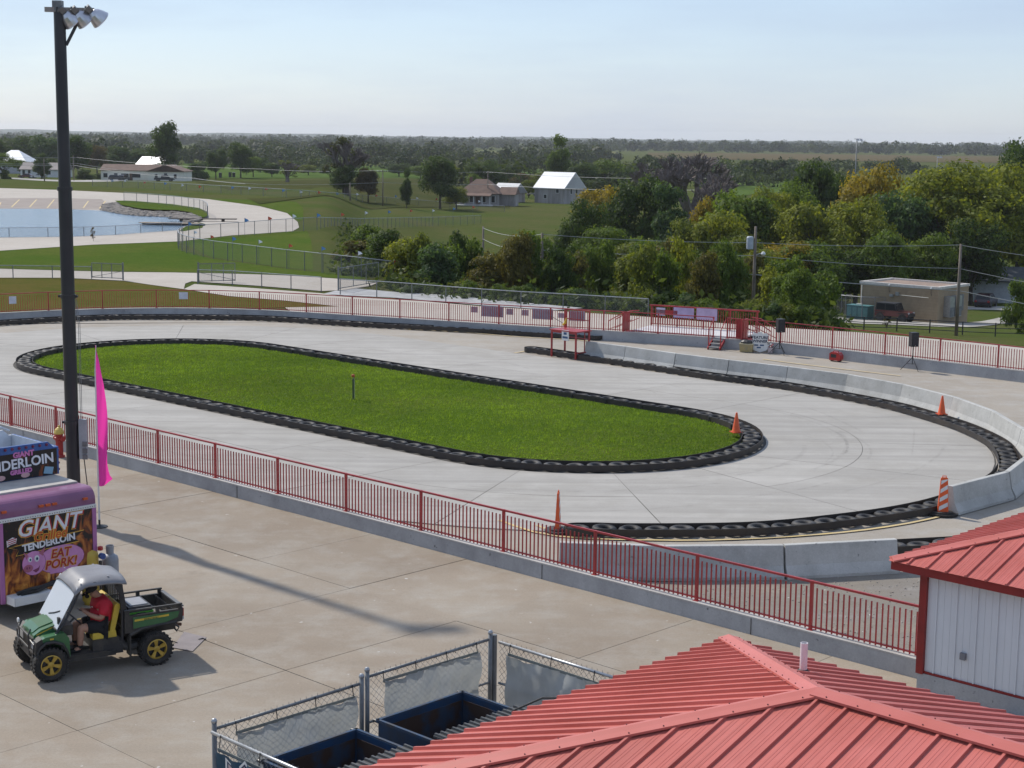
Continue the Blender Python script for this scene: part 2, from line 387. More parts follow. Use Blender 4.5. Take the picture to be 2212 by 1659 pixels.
flat('dry_verge', [G(*p) for p in [(-300,600),(0,600),(136,600),(268,606.5),(322,614.5),(397,624.5),(494,639.5),(615,649),(732,661),(615,663),(500,666.5),(350,665),(260,665.5),(74,671.5),(0,678),(-300,700)]], -.03, MATS['drygrass'])
# parking slope beyond the pond
flat('parking_slope', [G(*p) for p in [(-300,432),(0,428),(130,427.5),(220,430),(232,441),(225,452),(130,452),(0,452),(-300,452)]], -.012, mat('slope', (.30,.255,.22), .9, (.25,.21,.18), .3))
for i, (a, bb) in enumerate([((2,437),(-6,452)),((42,431),(25,447)),((79,431),(64,447)),((117,431),(102,449)),((191,434),(180,449)),((228,434),(215,450)),((153,431),(140,449))]):
    p, q = G(*a), G(*bb); d = (q-p).normalized(); n = Vector((-d.y, d.x, 0))*.09
    flat('bay_line', [p-n, p+n, q+n, q-n], -.006, YELLOWL)
# pond
wm, nt, bb_, out_ = nodes_of('water'); bb_.inputs['Base Color'].default_value = (.10, .17, .24, 1); bb_.inputs['Roughness'].default_value = .12; bb_.inputs['Specular IOR Level'].default_value = .6
_, h_ = noise_fac(nt, .9, 4, .6, .3, .7, (1, 2.2, 1), .2); add_bump(nt, bb_, h_, .5, .25)
pond = [G(*p) for p in [(-300,452),(0,450.5),(130,451),(228,455),(262,462),(300,466.5),(345,468),(372,470),(396,476),(400,486),(384,497),(300,503),(248,507),(150,511),(0,512.5),(-300,520)]]
flat('pond', pond, -.008, MATS['water'])
PEN = [G(*p) for p in [(248,437),(270,436.6),(293,437.6),(372,444.5),(430,453),(447,461),(449,470),(440,474),(428,471),(410,462),(380,457.5),(340,457),(300,454),(262,446)]]
flat('bank_lawn', PEN, .25, MATS['lawnfar'])
flat('bank_lawn', [G(*p) for p in [(404,487),(430,480),(441,483),(437,492),(398,499),(388,498)]], .0, MATS['lawnfar'])
# rip-rap bank: loose stones between lawn and water
def stone_mesh(seed):
    r = random.Random(seed); bm = MB(); vs = []
    for z, rr in ((-.5, .7), (.1, 1), (.55, .6)):
        for k in range(6):
            t = k*math.pi/3+r.uniform(-.2, .2); q = rr*r.uniform(.75, 1.1); vs.append((q*math.cos(t), q*math.sin(t)*.8, z*r.uniform(.8, 1.1)))
    fs = [(0,5,4,3,2,1), tuple(range(12, 18))]
    for i in range(2):
        for k in range(6): fs.append((i*6+k, i*6+(k+1) % 6, i*6+6+(k+1) % 6, i*6+6+k))
    bm.add(vs, fs); return bm
STN = [stone_mesh(i) for i in range(4)]
bank = MB(); r_ = random.Random(3)
lo_px = [(222,454),(240,458),(262,462),(300,466.5),(345,468),(372,470),(394,475),(402,482)]
hi_px = [(226,442),(248,437.5),(262,446.5),(300,454.5),(340,457.5),(380,458),(410,462.5),(437,474)]
lo_w = resample(catmull([G(*p) for p in lo_px], 6), .5); hi_w = catmull([G(p[0], p[1], .25) for p in hi_px], 6)
hi_w = resample(hi_w, .5)
for i in range(1100):
    s = r_.random(); t = r_.random(); a = lo_w[int(s*(len(lo_w)-1))]; c = hi_w[int(s*(len(hi_w)-1))]; p = a.lerp(c, t); z = .25*t
    sz = r_.uniform(.3, .6); st = STN[i % 4]; an = r_.uniform(0, 6.28)
    bank.add([(p.x+(x*math.cos(an)-y*math.sin(an))*sz, p.y+(x*math.sin(an)+y*math.cos(an))*sz, z+zz*sz*.5) for (x, y, zz) in st.v], st.f)
stuff(tag(obj('riprap', bank, mat('stone', (.25,.22,.19), .9, (.14,.125,.11), .8)), 'grey stone rip-rap lining the pond bank', 'stones'))
# wooden dock by the bank
p = G(375,486); dk = thing('dock', 'small wooden dock floating at the pond bank', 'dock', (p.x, p.y, 0), rad(-8))
for i in range(9): obj('plank', MB().box((-3.6+i*.8, 0, .22), (.74, 1.6, .08)), mat('dockwood', (.34,.27,.2), .8), dk)
obj('float', MB().box((0, 0, .09), (7.2, 1.2, .18)), BLACKP, dk)
p = G(437,478); gp = thing('walk_plank', 'dark timber gangplank crossing to the bank lawn', 'gangplank', (p.x, p.y, 0), rad(4))
for i in range(4): obj('plank', MB().box((-3+i*2.05, 0, .3), (2, 1.1, .09)), mat('darkwood', (.07,.055,.045), .8), gp)
for i in (-1, 1): obj('support', MB().box((i*2.5, 0, .13), (.3, 1.0, .26)), mat('darkwood', (.07,.055,.045), .8), gp)

# gravel strip and lawn strip outside the walkway
flat('gravel_strip', [G(p[0], p[1], -.03) for p in [(700,634),(735,625),(757,621.5),(850,630),(987,638.8),(1042,645),(1161,656),(1260,665),(1200,670),(1027,658),(856,643),(746,638)]], -.034, mat('gravel', (.46,.46,.46), .95, (.30,.29,.28), 1.1, .35, .7, bump=.6, bscale=9))
# far side drives on the slope by the brick building: thin sheets draped on the terrain
def drape(name, px, m, lift=.05, n=10):
    a = [hit(*p) for p in px[0]]; c = [hit(*p) for p in px[1]]; A = resample(catmull(a, 6), (sum(((a[i+1]-a[i]).length for i in range(len(a)-1))))/40)[:41]; Cc = resample(catmull(c, 6), (sum(((c[i+1]-c[i]).length for i in range(len(c)-1))))/40)[:41]
    k = min(len(A), len(Cc)); vs = []; fs = []
    for i in range(k):
        for t in (0, .33, .66, 1):
            q = A[i].lerp(Cc[i], t); vs.append((q.x, q.y, terr(q.x, q.y)+TOFF+lift))
    for i in range(k-1):
        for j in range(3): fs.append((i*4+j, i*4+j+1, i*4+5+j, i*4+4+j))
    bm = MB(); bm.add(vs, fs); return struct(obj(name, bm, m, smooth=True))
GRAVD = mat('drive_gravel', (.40,.38,.34), .95, (.27,.25,.22), .5, bump=.4, bscale=12)
drape('drive', ([(1700,668),(1780,690),(1850,698),(1980,703),(2080,706),(2150,701),(2240,676)], [(1690,655),(1770,672),(1850,690),(1980,694),(2080,696),(2140,690),(2240,664)]), GRAVD)
drape('drive', ([(2080,668),(2140,669),(2240,672)], [(2080,661),(2140,661),(2240,662)]), GRAVD)
drape('drive', ([(0,385),(130,392),(240,392),(280,388)], [(0,381.5),(130,388.5),(235,388),(270,385)]), GRAVD)

# mown lawns on the terrain
def lawnsheet(px, m, z=-.045): return flat('lawn', [G(p[0], p[1], z) for p in px], z, m)
lawnsheet([(-300,556),(0,541.5),(200,528.5),(385,521.5),(392,540),(456,558),(531,568),(624,581),(700,588),(800,600),(766,603.5),(692,598.5),(618,594),(549,591.5),(372,587.5),(161,584),(0,579.5),(-300,574)], MATS['lawnfar'])
lawnsheet([(430,429),(560,444),(620,459),(644,479),(655,475),(655,450),(640,436),(520,430)], MATS['lawnfar'])
lawnsheet([(386,520),(430,517),(500,509),(560,505),(632,500),(664,499),(672,520),(676,560),(676,583),(624,579),(531,566),(456,556)], MATS['lawnfar'])

# ================================================================ plaza, track and infield
WALLV = 27.75
plaza = flat('plaza', [W(-90,-14), W(30,-14), W(30,WALLV+.2), W(-90,WALLV+.2)], -.03, MATS['groove'])
us = [-24.40+3.57*k for k in range(-19, 15)]; vcuts = [-13.5, -4.6, .2, 5.0, 9.8, 14.5, 19.17, 23.9, WALLV+.1]
for i in range(len(us)-1):
    for j in range(len(vcuts)-1):
        u0, u1, v0, v1 = us[i]+.007, us[i+1]-.007, vcuts[j]+.007, vcuts[j+1]-.007
        if max(W(u0,v1).y, W(u1,v1).y, W(u0,v0).y) < 8: continue
        p = W(u0, v0); bm = MB(); z = random.uniform(-.004, .004)
        c = [W(u0,v0,z), W(u1,v0,z), W(u1,v1,z), W(u0,v1,z)]
        bm.add([(q.x-p.x, q.y-p.y, zz) for zz in (-.035, z) for q in c], [(4,5,6,7),(0,1,5,4),(1,2,6,5),(2,3,7,6),(3,0,4,7)])
        obj('slab', bm, MATS['plaza'], plaza, (p.x, p.y, 0))
apron_poly = [W(-95,WALLV+.2), W(12,WALLV+.2)]+[Vector((30,50,0)), Vector((30,64,0))]+[p for p in FW[::-1]]
flat('apron', apron_poly, -.022, MATS['apron'])
# racing surface: poured bays around the infield
VC, RI, UL, UR = 42.65, 6.6, -63.2, -37.45
def oval(s_u, ang, side, r):
    pass
def oval_pts(r, n_st=6, n_arc=10):
    out = []
    for i in range(n_st): out.append(W(UL+(UR-UL)*i/n_st, VC-r))
    for i in range(n_arc): a = -math.pi/2+math.pi*i/n_arc; out.append(W(UR+r*math.cos(a), VC+r*math.sin(a)))
    for i in range(n_st): out.append(W(UR+(UL-UR)*i/n_st, VC+r))
    for i in range(n_arc): a = math.pi/2+math.pi*i/n_arc; out.append(W(UL+r*math.cos(a), VC+r*math.sin(a)))
    return out
track = flat('race_track', oval_pts(14.4, 12, 40), -.016, MATS['groove'])
def bay(r0, r1, s0, s1, kind):
    out = []; K = 6
    for r, rng in ((r0, range(K+1)), (r1, range(K, -1, -1))):
        for i in rng:
            t = s0+(s1-s0)*i/K
            if kind == 0: out.append(W(t, VC-r))
            elif kind == 2: out.append(W(t, VC+r))
            elif kind == 1: out.append(W(UR+r*math.cos(t), VC+r*math.sin(t)))
            else: out.append(W(UL+r*math.cos(t), VC+r*math.sin(t)))
    return out
for kind in range(4):
    n = 5 if kind in (0, 2) else 7
    for i in range(n):
        if kind in (0, 2):
            s0 = UL+(UR-UL)*i/n+.008; s1 = UL+(UR-UL)*(i+1)/n-.008
        else:
            b0 = -math.pi/2 if kind == 1 else math.pi/2; s0 = b0+math.pi*i/n+.0009; s1 = b0+math.pi*(i+1)/n-.0009
        for (r0, r1) in ((RI+.1, 10.0), (10.015, 14.35)):
            pp = bay(r0, r1, s0, s1, kind); o0 = pp[0]; bm = MB(); bm.poly([(q.x-o0.x, q.y-o0.y, 0) for q in pp])
            me = bm.mesh('bay'); 
            if me.polygons[0].normal.z < 0: me.flip_normals()
            obj('bay', me, MATS['track'], track, (o0.x, o0.y, random.uniform(-.002, .002)))
# dusty ground where the concrete ends
flat('bare_ground', [G(p[0], p[1], 0) for p in [(1290,1262),(1440,1258),(1700,1249),(1940,1238),(2080,1215),(2240,1180),(2260,1440),(2020,1475),(1900,1445),(1700,1385),(1500,1325)]], .008, MATS['dirtpave'])
# painted yellow lines
def line(px, w=.11, z=.012):
    pts = resample(catmull([G(*p) for p in px], 6), .8); N = normals2(pts); bm = MB(); vs = []
    for p, n in zip(pts, N): vs += [(p.x-n.x*w/2, p.y-n.y*w/2, z), (p.x+n.x*w/2, p.y+n.y*w/2, z)]
    bm.add(vs, [(2*i, 2*i+2, 2*i+3, 2*i+1) for i in range(len(pts)-1)]); struct(obj('painted_line', bm, YELLOWL))
line([(880,711.5),(1000,718),(1120,727.5),(1235,734),(1275,737)]); line([(1111,763),(1122,759),(1135,758.5)])
line([(1648,776),(1700,783),(1800,795),(1945,812)]); line([(1700,762),(1760,769),(1800,775)], .1)
line([(1078,1124),(1140,1146),(1200,1158),(1280,1164),(1400,1167),(1536,1167),(1700,1160),(1850,1147),(1960,1131),(2040,1114)])
line([(1160,1135),(1178,1143)])
# faint rubber marks left by karts
tm_, nt, b_, out_ = nodes_of('rubber_mark'); b_.inputs['Base Color'].default_value = (.06,.058,.055,1); b_.inputs['Roughness'].default_value = .8
tn_ = nt.nodes.new('ShaderNodeBsdfTransparent'); x_ = nt.nodes.new('ShaderNodeMixShader'); f_, _ = noise_fac(nt, 2.5, 4, .6, .35, .75); m2 = nt.nodes.new('ShaderNodeMath'); m2.operation = 'MULTIPLY'; m2.inputs[1].default_value = .13; nt.links.new(f_, m2.inputs[0]); nt.links.new(m2.outputs[0], x_.inputs[0])
nt.links.new(tn_.outputs[0], x_.inputs[1]); nt.links.new(b_.outputs[0], x_.inputs[2]); nt.links.new(x_.outputs[0], out_.inputs['Surface'])
r_ = random.Random(4)
for k in range(34):
    side = r_.choice([1, 1, 1, 3, 0, 2]); r0 = r_.uniform(7.6, 12.8); a0 = r_.uniform(-1.4, .9); ln_ = r_.uniform(.25, .9); dr = r_.uniform(-1.2, 1.2); w_ = r_.uniform(.06, .16); vs = []
    for i in range(15):
        t = i/14; rr = r0+dr*t*t
        if side in (1, 3):
            a = a0+ln_*t+(0 if side == 1 else math.pi); c = UR if side == 1 else UL
            for q in (rr-w_/2, rr+w_/2): p = W(c+q*math.cos(a), VC+q*math.sin(a), .006+k*.0004); vs.append(tuple(p))
        else:
            u = UL+(UR-UL)*(.5+.35*a0)+ln_*9*t; sg = -1 if side == 0 else 1
            for q in (rr-w_/2, rr+w_/2): vs.append(tuple(W(u, VC+sg*q, .006+k*.0004)))
    bm = MB(); bm.add(vs, [(2*i, 2*i+2, 2*i+3, 2*i+1) for i in range(14)]); struct(obj('rubber_mark', bm, tm_))
# infield lawn: gently crowned sheet plus grass tufts
gin = [p for p in oval_pts(RI-.75, 14, 30)]; cen = [W(UL+(UR-UL)*t, VC) for t in np.linspace(0, 1, 12)]
bm = MB(); rings = [RI-.62, 5, 3.6, 2.2, 1.0, .12]; P = [oval_pts(r, 14, 18) for r in rings]; m_ = len(P[0]); zz = [.0, .10, .17, .22, .25, .26]
for k, rr in enumerate(P): bm.v += [(p.x, p.y, zz[k]) for p in rr]
for k in range(len(P)-1):
    for i in range(m_): bm.f.append((k*m_+i, k*m_+(i+1) % m_, (k+1)*m_+(i+1) % m_, (k+1)*m_+i))
bm.f.append(tuple((len(P)-1)*m_+i for i in range(m_)))
infield = struct(obj('infield', bm, MATS['lawn'], smooth=True))
nT = 150000
uu = RNG.uniform(UL-6, UR+6, nT); vv = RNG.uniform(-6, 6, nT); cu_ = np.clip(uu, UL, UR); rr_ = np.hypot(uu-cu_, vv); k = rr_ < RI-.66
uu, vv, rr_ = uu[k], vv[k], rr_[k]; nT = len(uu)
zt = np.interp(rr_, [.12, 1, 2.2, 3.6, 5, RI-.62], [.26, .25, .22, .17, .10, 0])
bx, by = U2.x*uu+V2.x*(vv+VC), U2.y*uu+V2.y*(vv+VC)
clump = .5+.3*np.sin(bx*1.7+np.sin(by*1.3)*2)*np.sin(by*1.9+np.cos(bx*.9)*2)
fine_ = np.sin(bx*7.3+np.sin(by*3.1)*2.5)*np.sin(by*8.1+np.cos(bx*2.7)*2.5); hh = RNG.uniform(.03, .075, nT)*(.6+.7*clump)*(1+.45*fine_); an = RNG.uniform(0, 6.28, nT); w_ = RNG.uniform(.012, .028, nT); ln = RNG.normal(0, .035, (nT, 2))
A = np.stack([bx-np.cos(an)*w_, by-np.sin(an)*w_, zt-.01], 1); Bq = np.stack([bx+np.cos(an)*w_, by+np.sin(an)*w_, zt-.01], 1); Cq = np.stack([bx+ln[:, 0], by+ln[:, 1], zt+hh], 1)
def tri_mesh(name, V, nper, tint=None):
    n = len(V)//nper; me = bpy.data.meshes.new(name); me.vertices.add(len(V)); me.vertices.foreach_set('co', V.astype(np.float32).ravel())
    me.loops.add(len(V)); me.loops.foreach_set('vertex_index', np.arange(len(V), dtype=np.int32)); me.polygons.add(n)
    me.polygons.foreach_set('loop_start', np.arange(0, len(V), nper, dtype=np.int32))
    me.update(calc_edges=True); me.validate()
    if tint is not None:
        a = me.attributes.new('tint', 'FLOAT', 'POINT'); a.data.foreach_set('value', np.repeat(tint, nper).astype(np.float32))
    return me
LEAF = leaf_mat('leaf', .5); LEAFG = leaf_mat('grass_blade', .55)
V = np.stack([A, Bq, Cq], 1).reshape(-1, 3); patch = np.sin(bx*.35+np.sin(by*.22)*2.2)*np.sin(by*.41+np.cos(bx*.19)*2); edge_ = np.clip((rr_-(RI-1.6))/1.0, 0, 1); tint = np.clip(.42+.5*(clump-.5)+.26*patch+.20*fine_+.25*edge_*RNG.random(nT)+RNG.normal(0, .14, nT), 0, 1)
gme = tri_mesh('infield_grass', V, 3, tint); gr = stuff(tag(obj('infield_grass', gme, LEAFG), 'thick green clover grass growing inside the tyre oval', 'grass')); gr.color = (.135, .222, .036, 1)

# ================================================================ walls and railings
def conc_wall(name, label, pts, th, h, seams=None):
    p0 = pts[0]; t = thing(name, label, 'wall', (p0.x, p0.y, 0))
    obj('wall_body', wall_strip(pts, 0, th, -.3, h-.03), MATS['wall'], t, off=(p0.x, p0.y, 0))
    obj('wall_cap', wall_strip(pts, -.012, th+.012, h-.03, h), mat('wallcap', (.46,.45,.43), .8, (.38,.37,.35), 1), t, off=(p0.x, p0.y, 0))
    for s in (seams or []):
        obj('seam', MB().box((s.x-p0.x, s.y-p0.y, h/2-.02), (.016, .02, h-.05)), MATS['groove'], t)
    return t
WH = .40
NWp = [W(-79+i*2.0, WALLV) for i in range(31)]; uend = UVof(G(2004,1477))[0]; NWp = [p for p in NWp if UVof(p)[0] < uend-1]+[W(uend, WALLV)]
conc_wall('low_wall', 'low grey concrete wall dividing the plaza from the kart track', NWp, .24, WH, [W(u, WALLV-.004) for u in (-49.6, -37.5, -25.4, -19.3)])
FWH = .5
conc_wall('low_wall', 'curved grey concrete wall behind the far row of tyres', FW, .24, FWH)
balm = MB().box((0, 0, .47), (.026, .026, .90)).mesh('baluster'); balm.materials.append(R_PAINT)
postm = MB().box((0, 0, .53), (.062, .062, 1.06)); postm.box((0, 0, .006), (.14, .12, .012)); postm = postm.mesh('post'); postm.materials.append(R_PAINT)
railm = MB().box((.5, 0, 0), (1, .05, .045)).mesh('top_rail'); railm.materials.append(R_PAINT)
rail2 = MB().box((.5, 0, 0), (1, .04, .035)).mesh('bottom_rail'); rail2.materials.append(R_PAINT)
def railing(label, posts, nb, z0, limit=300):
    p0 = posts[0]; t = thing('railing', label, 'railing', (p0.x, p0.y, z0)); L = lambda p: (p.x-p0.x, p.y-p0.y, 0)
    rest = MB(); cnt = 0; order = sorted(range(len(posts)-1), key=lambda i: (posts[i]+posts[i+1]).length)
    for i, p in enumerate(posts):
        d = posts[min(i+1, len(posts)-1)]-posts[max(i-1, 0)]
        obj('post', postm, None, t, L(p), (0, 0, math.atan2(d.y, d.x)))
    for i in order:
        a, c = posts[i], posts[i+1]; d = c-a; an = math.atan2(d.y, d.x); ln = d.length-.06; e = d.normalized()*.03
        for me, nm, z in ((railm, 'top_rail', 1.035), (rail2, 'bottom_rail', .075)):
            q = L(a+e); obj(nm, me, None, t, (q[0], q[1], z), (0, 0, an), (ln, 1, 1))
        for k in range(1, nb+1):
            q = L(a.lerp(c, k/(nb+1))); cnt += 1
            if cnt <= limit: obj('baluster', balm, None, t, (q[0], q[1], .0), (0, 0, an))
            else: rest.box((q[0], q[1], .47), (.019, .019, .90), an)
    if rest.v: stuff(obj('baluster', rest, R_PAINT, t))
    return t
pe = UVof(G(2008,1440, WH))[0]; near_posts = [W(pe-2.975*k, WALLV+.12) for k in range(13, -1, -1)]
railing('red steel railing along the low wall beside the plaza', near_posts, 22, WH, 300)
def on_far(px):
    d = ray(px, 700); return min(range(len(FW)), key=lambda i: abs(FW[i].x*d.y-FW[i].y*d.x))
iA, iB = on_far(1533), on_far(1583)
def offs(pts, t):
    return [p+n*t for p, n in zip(pts, normals2(pts))]
fpA = offs(resample(FW[:iA+1], 3.0), .12); fpB = offs(resample(FW[iB:], 3.0), .12); fposts = fpA+fpB
railing('red steel railing curving round the far tyre row up to the stage steps', fpA, 22, FWH, 300)
railing('red steel railing running on from the stage steps past the two loudspeakers', fpB, 22, FWH, 300)
# notice boards and banners hung on the outside of the far railing
def rail_board(name, label, px0, px1, py0, py1, m, cat, group=None, thick=.015, back=.09):
    """a flat board in the plane of the far railing"""
    def onrail(px):
        best = None
        for i in range(len(fposts)-1):
            a, c = fposts[i], fposts[i+1]
            for k in range(31):
                q = a.lerp(c, k/30); d = ray(px, 690); e = abs(q.x*d.y-q.y*d.x)
                if best is None or e < best[0]: best = (e, q)
        return best[1]
    a, c = onrail(px0), onrail(px1); mid = (a+c)/2; zt, zb = at((px0+px1)/2, py0, mid.y).z, at((px0+px1)/2, py1, mid.y).z
    d = c-a; n = Vector((-d.y, d.x, 0)).normalized()
    if n.y < 0: n = -n
    mid += n*back; t = MB().box((0, 0, (zt-zb)/2), (d.length, thick, zt-zb))
    if zb < FWH+.06: zb = FWH+.06
    o = obj(name, t, m, None, (mid.x, mid.y, zb), (0, 0, math.atan2(d.y, d.x)))
    return tag(o, label, cat, group)
PAPER = mat('paper_sign', (.62,.63,.68), .7, (.5,.52,.58), 6); BANB = mat('banner_back', (.40,.40,.48), .7, (.33,.33,.41), 3)
rail_board('notice_sign', 'white notice sheet on the red railing by the dry verge', 20, 35, 640, 656, PAPER, 'sign', 'white notices on the far railing', back=-.05)
rail_board('notice_sign', 'white notice sheet on the red railing by the dry verge', 389, 407, 631, 646, PAPER, 'sign', 'white notices on the far railing', back=-.05)
for k, (a, c, d, e) in enumerate([(115,175,682,732),(425,480,700,752),(555,615,710,760),(875,930,738,780)]):
    rail_board('banner', 'small blue-grey banner tied behind the red railing near the flag stand', 987.5+a/4.032, 987.5+c/4.032, 493.7+d/4.032, 493.7+e/4.032, BANB, 'banner', 'small banners on the far railing')
for k, (a, c, d, e, lb) in enumerate([(208,388,675,770,'wide blue-grey banner on the red railing between two small banners'),(650,836,700,792,'long blue-grey banner on the railing, scalloped beside the flag stand'),(970,1106,720,806,'tall blue-grey banner on the railing behind the flag stand')]):
    rail_board('banner', lb, 987.5+a/4.032, 987.5+c/4.032, 493.7+d/4.032, 493.7+e/4.032, BANB, 'banner')

# ================================================================ tyre barriers
tyb = MB(); prof = []
for k in range(9):
    a = 2*math.pi*k/9; prof.append((.238+.102*math.cos(a), .10+.10*math.sin(a)))
tyb.lathe(prof, 18, closed=True); TYRE = tyb.mesh('tyre', smooth=True); TYRE.materials.append(RUBBER)
brk = MB().box((0, 0, .11), (.09, .03, .20)).mesh('bracket'); brk.materials.append(BLACKP)
def tyre_barrier(label, path, closed=False, step=.70, brackets=None):
    """path = centre line"""
    p0 = path[0]; t = thing('tyre_barrier', label, 'tyre barrier', (p0.x, p0.y, 0))
    fine = resample(path, .5, closed); L = (p0.x, p0.y, 0)
    obj('belt', wall_strip(fine, .352, .367, .03, .235, closed), BELT, t, off=L)
    obj('belt', wall_strip(fine, -.367, -.352, .03, .235, closed), BELT, t, off=L)
    if not closed:
        for i in (0, -1):
            n = normals2(fine)[i]; d = Vector((n.y, -n.x, 0)); c = fine[i]; s = 1 if i == -1 else -1
            arc = [c+n*(.358*math.cos(a))+d*(s*.358*math.sin(a)) for a in np.linspace(0, math.pi, 9)]
            obj('end_belt', wall_strip(arc, -.008, .008, .03, .235), BELT, t, off=L)
    for q in resample(path, step, closed):
        obj('tyre', TYRE, None, t, (q.x-p0.x+random.uniform(-.015, .015), q.y-p0.y+random.uniform(-.015, .015), random.uniform(-.003, .02)), (random.uniform(-.06, .06), random.uniform(-.06, .06), random.uniform(0, 6)), [random.uniform(.93, 1.05)]*3)
    if brackets:
        q = resample(path, 1.8, closed); N = normals2(q, closed)
        for c, n in zip(q, N):
            x = c+n*(brackets*.388); obj('bracket', brk, None, t, (x.x-p0.x, x.y-p0.y, 0), (0, 0, math.atan2(n.y, n.x)+math.pi/2))
    return t
ovc = resample(oval_pts(RI-.37, 14, 24), .4, True)
tyre_barrier('long black tyre barrier ringing the grass infield', ovc, True, .70, 1)
Bp = [(1137,752),(1300,775),(1420,793),(1536,811),(1658,826),(1796,849.5),(1915,873),(1994,895),(2055,914.7),(2101,934.5),(2135,954),(2150,973),(2156,991),(2150,1010),(2120,1034),(2025,1072),(1915,1096.5),(1765,1116),(1658,1126),(1536,1130.7),(1352,1131.5),(1277,1129.5),(1245,1130)]
Bw = catmull([G(p[0], p[1], .215) for p in Bp], 5)
for q in Bw: q.z = 0
Bw = resample(Bw, .5); Bw = [p+n*.37 for p, n in zip(Bw, normals2(Bw))]
tyre_barrier('black tyre barrier sweeping round the outer bend beside the concrete blocks', Bw, False, .70, None)
Cp = [(-90,711),(0,703.6),(70,699),(139,695),(200,692),(260,690.6),(352,690.4),(443,691),(531,692),(615,696),(695,701.5),(804,708),(900,713),(1042,720.5),(1124,726),(1235,732.5),(1285,735)]
Cw = resample(catmull([G(*p) for p in Cp], 5), .5); Cw = [p+n*.38 for p, n in zip(Cw, normals2(Cw))]
tyre_barrier('black tyre barrier laid along the foot of the far curved wall', Cw, False, .70, None)
d0, d1 = G(1930,1192), G(2150,1180)
tyre_barrier('short black tyre row half hidden behind the red roof', [d0, d1], False, .70, None)

# ================================================================ concrete road blocks
jp = [(-.305,0),(-.305,.08),(-.175,.32),(-.085,.80),(-.07,.81),(.07,.81),(.085,.80),(.175,.32),(.305,.08),(.305,0)]
jb = MB().prism(jp, -.5, .5, 'x'); JM = jb.mesh('concrete_barrier'); JM.materials.append(MATS['jersey'])
def jersey(a, c, label, group):
    d = c-a; m_ = (a+c)/2; o = obj('concrete_barrier', JM, None, None, (m_.x, m_.y, 0), (0, 0, math.atan2(d.y, d.x)), (d.length-.035, 1, 1))
    return tag(o, label, 'barrier', group)
Et = [(1268,737),(1354,748),(1462,763),(1577,777),(1704,791.5),(1833,808),(1953,830),(2063,857),(2146,887),(2212,926)]
Ew = [G(p[0], p[1], .81) for p in Et]; Ew += [Vector((17.9,51.6,0)), G(2212,990,.81)]
Ew[-2] = (Ew[-3]+Ew[-1])/2+Vector((.75,.05,0)); Ew += [G(2175,1018.5,.81)]
for q in Ew: q.z = 0
for i in range(len(Ew)-1):
    jersey(Ew[i], Ew[i+1], 'grey concrete barrier in the curved row outside the tyres' if i not in (0, len(Ew)-2) else ('concrete barrier at the row end beside the red flag stand' if i == 0 else 'grey concrete barrier second from the striped marker panel'), 'concrete barriers around the outer bend')
jersey(G(2175,1018.5,.81), G(2052,1050,.81), 'concrete barrier with its square end next to the striped marker panel', 'concrete barriers around the outer bend')
_g = UVof(G(1163,1175,.81)); Gt = [W(_g[0]+.25, 28.42), G(1432.6,1178,.81), G(1692,1176,.81), G(1936,1163.5,.81)]
for i, lb in enumerate(['concrete barrier standing right behind the near red railing', 'stained concrete barrier in the middle of the row facing the plaza', 'concrete barrier pointing at the red-roofed shed from the dusty ground']):
    jersey(Gt[i], Gt[i+1], lb, 'concrete barriers behind the plaza railing')

# ================================================================ cones and marker panels
cnb = MB().lathe([(.165,.03),(.15,.05),(.145,.06),(.035,.70),(.028,.72),(0,.72)], 20).mesh('cone_body', smooth=True)
cbase = MB().box((0,0,.016), (.36,.36,.032)).mesh('cone_base'); cnb.materials.append(ORANGE); cbase.materials.append(mat('cone_base', (.6,.09,.03), .5))
def cone(px, py, z, label):
    p = G(px, py, z); t = thing('traffic_cone', label, 'traffic cone', p, random.uniform(0, 1)); obj('cone_body', cnb, None, t); obj('cone_base', cbase, None, t)
cone(1590, 934, .2, 'orange traffic cone standing on the infield tyre barrier'); cone(2034, 895, .2, 'orange traffic cone standing on the outer tyre barrier')
def channelizer(px, py, rz, label):
    p = G(px, py); t = thing('marker_panel', label, 'marker panel', p, rz)
    yy = lambda z: .066-.046*(z-.07)/1.02
    pr = [(-.15,.07),(.15,.07),(.10,1.06),(.07,1.09),(-.07,1.09),(-.10,1.06)]; body = MB().add([(x, -yy(z), z) for x, z in pr]+[(x, yy(z), z) for x, z in pr], [(0,1,2,3,4,5),(11,10,9,8,7,6)]+[(i, 6+i, 6+(i+1) % 6, (i+1) % 6) for i in range(6)]); obj('panel', body, ORANGE, t)
    for k in range(4):
        z = .13+k*.25; wv = .15-(z/1.09)*.05; bm = MB(); 
        q4 = [(-wv+.02, z), (wv-.02, z+.13), (wv-.025, min(z+.25, 1.04)), (-wv+.025, z+.12)]; bm.add([(x, -yy(zq)-.004, zq) for x, zq in q4], [(0,1,2,3)]); bm.add([(-x, yy(zq)+.004, zq) for x, zq in q4], [(0,1,2,3)])
        obj('stripe', bm, WHITE, t)
    obj('base', MB().prism([(.45*math.cos(a), .36*math.sin(a)) for a in np.linspace(0, 2*math.pi, 12, endpoint=False)], 0, .06), RUBBER, t)
    obj('base_rim', MB().prism([(.3*math.cos(a), .24*math.sin(a)) for a in np.linspace(0, 2*math.pi, 12, endpoint=False)], .06, .10), RUBBER, t)
    obj('handle', MB().tube([(-.05,0,1.08),(-.05,0,1.13),(.05,0,1.13),(.05,0,1.08)], .014, 6), ORANGE, t)
channelizer(2036, 1112, rad(-5), 'orange and white striped marker panel beside the concrete barrier end')
channelizer(1205, 1148, rad(80), 'orange marker panel seen edge-on at the near tyre barrier end')

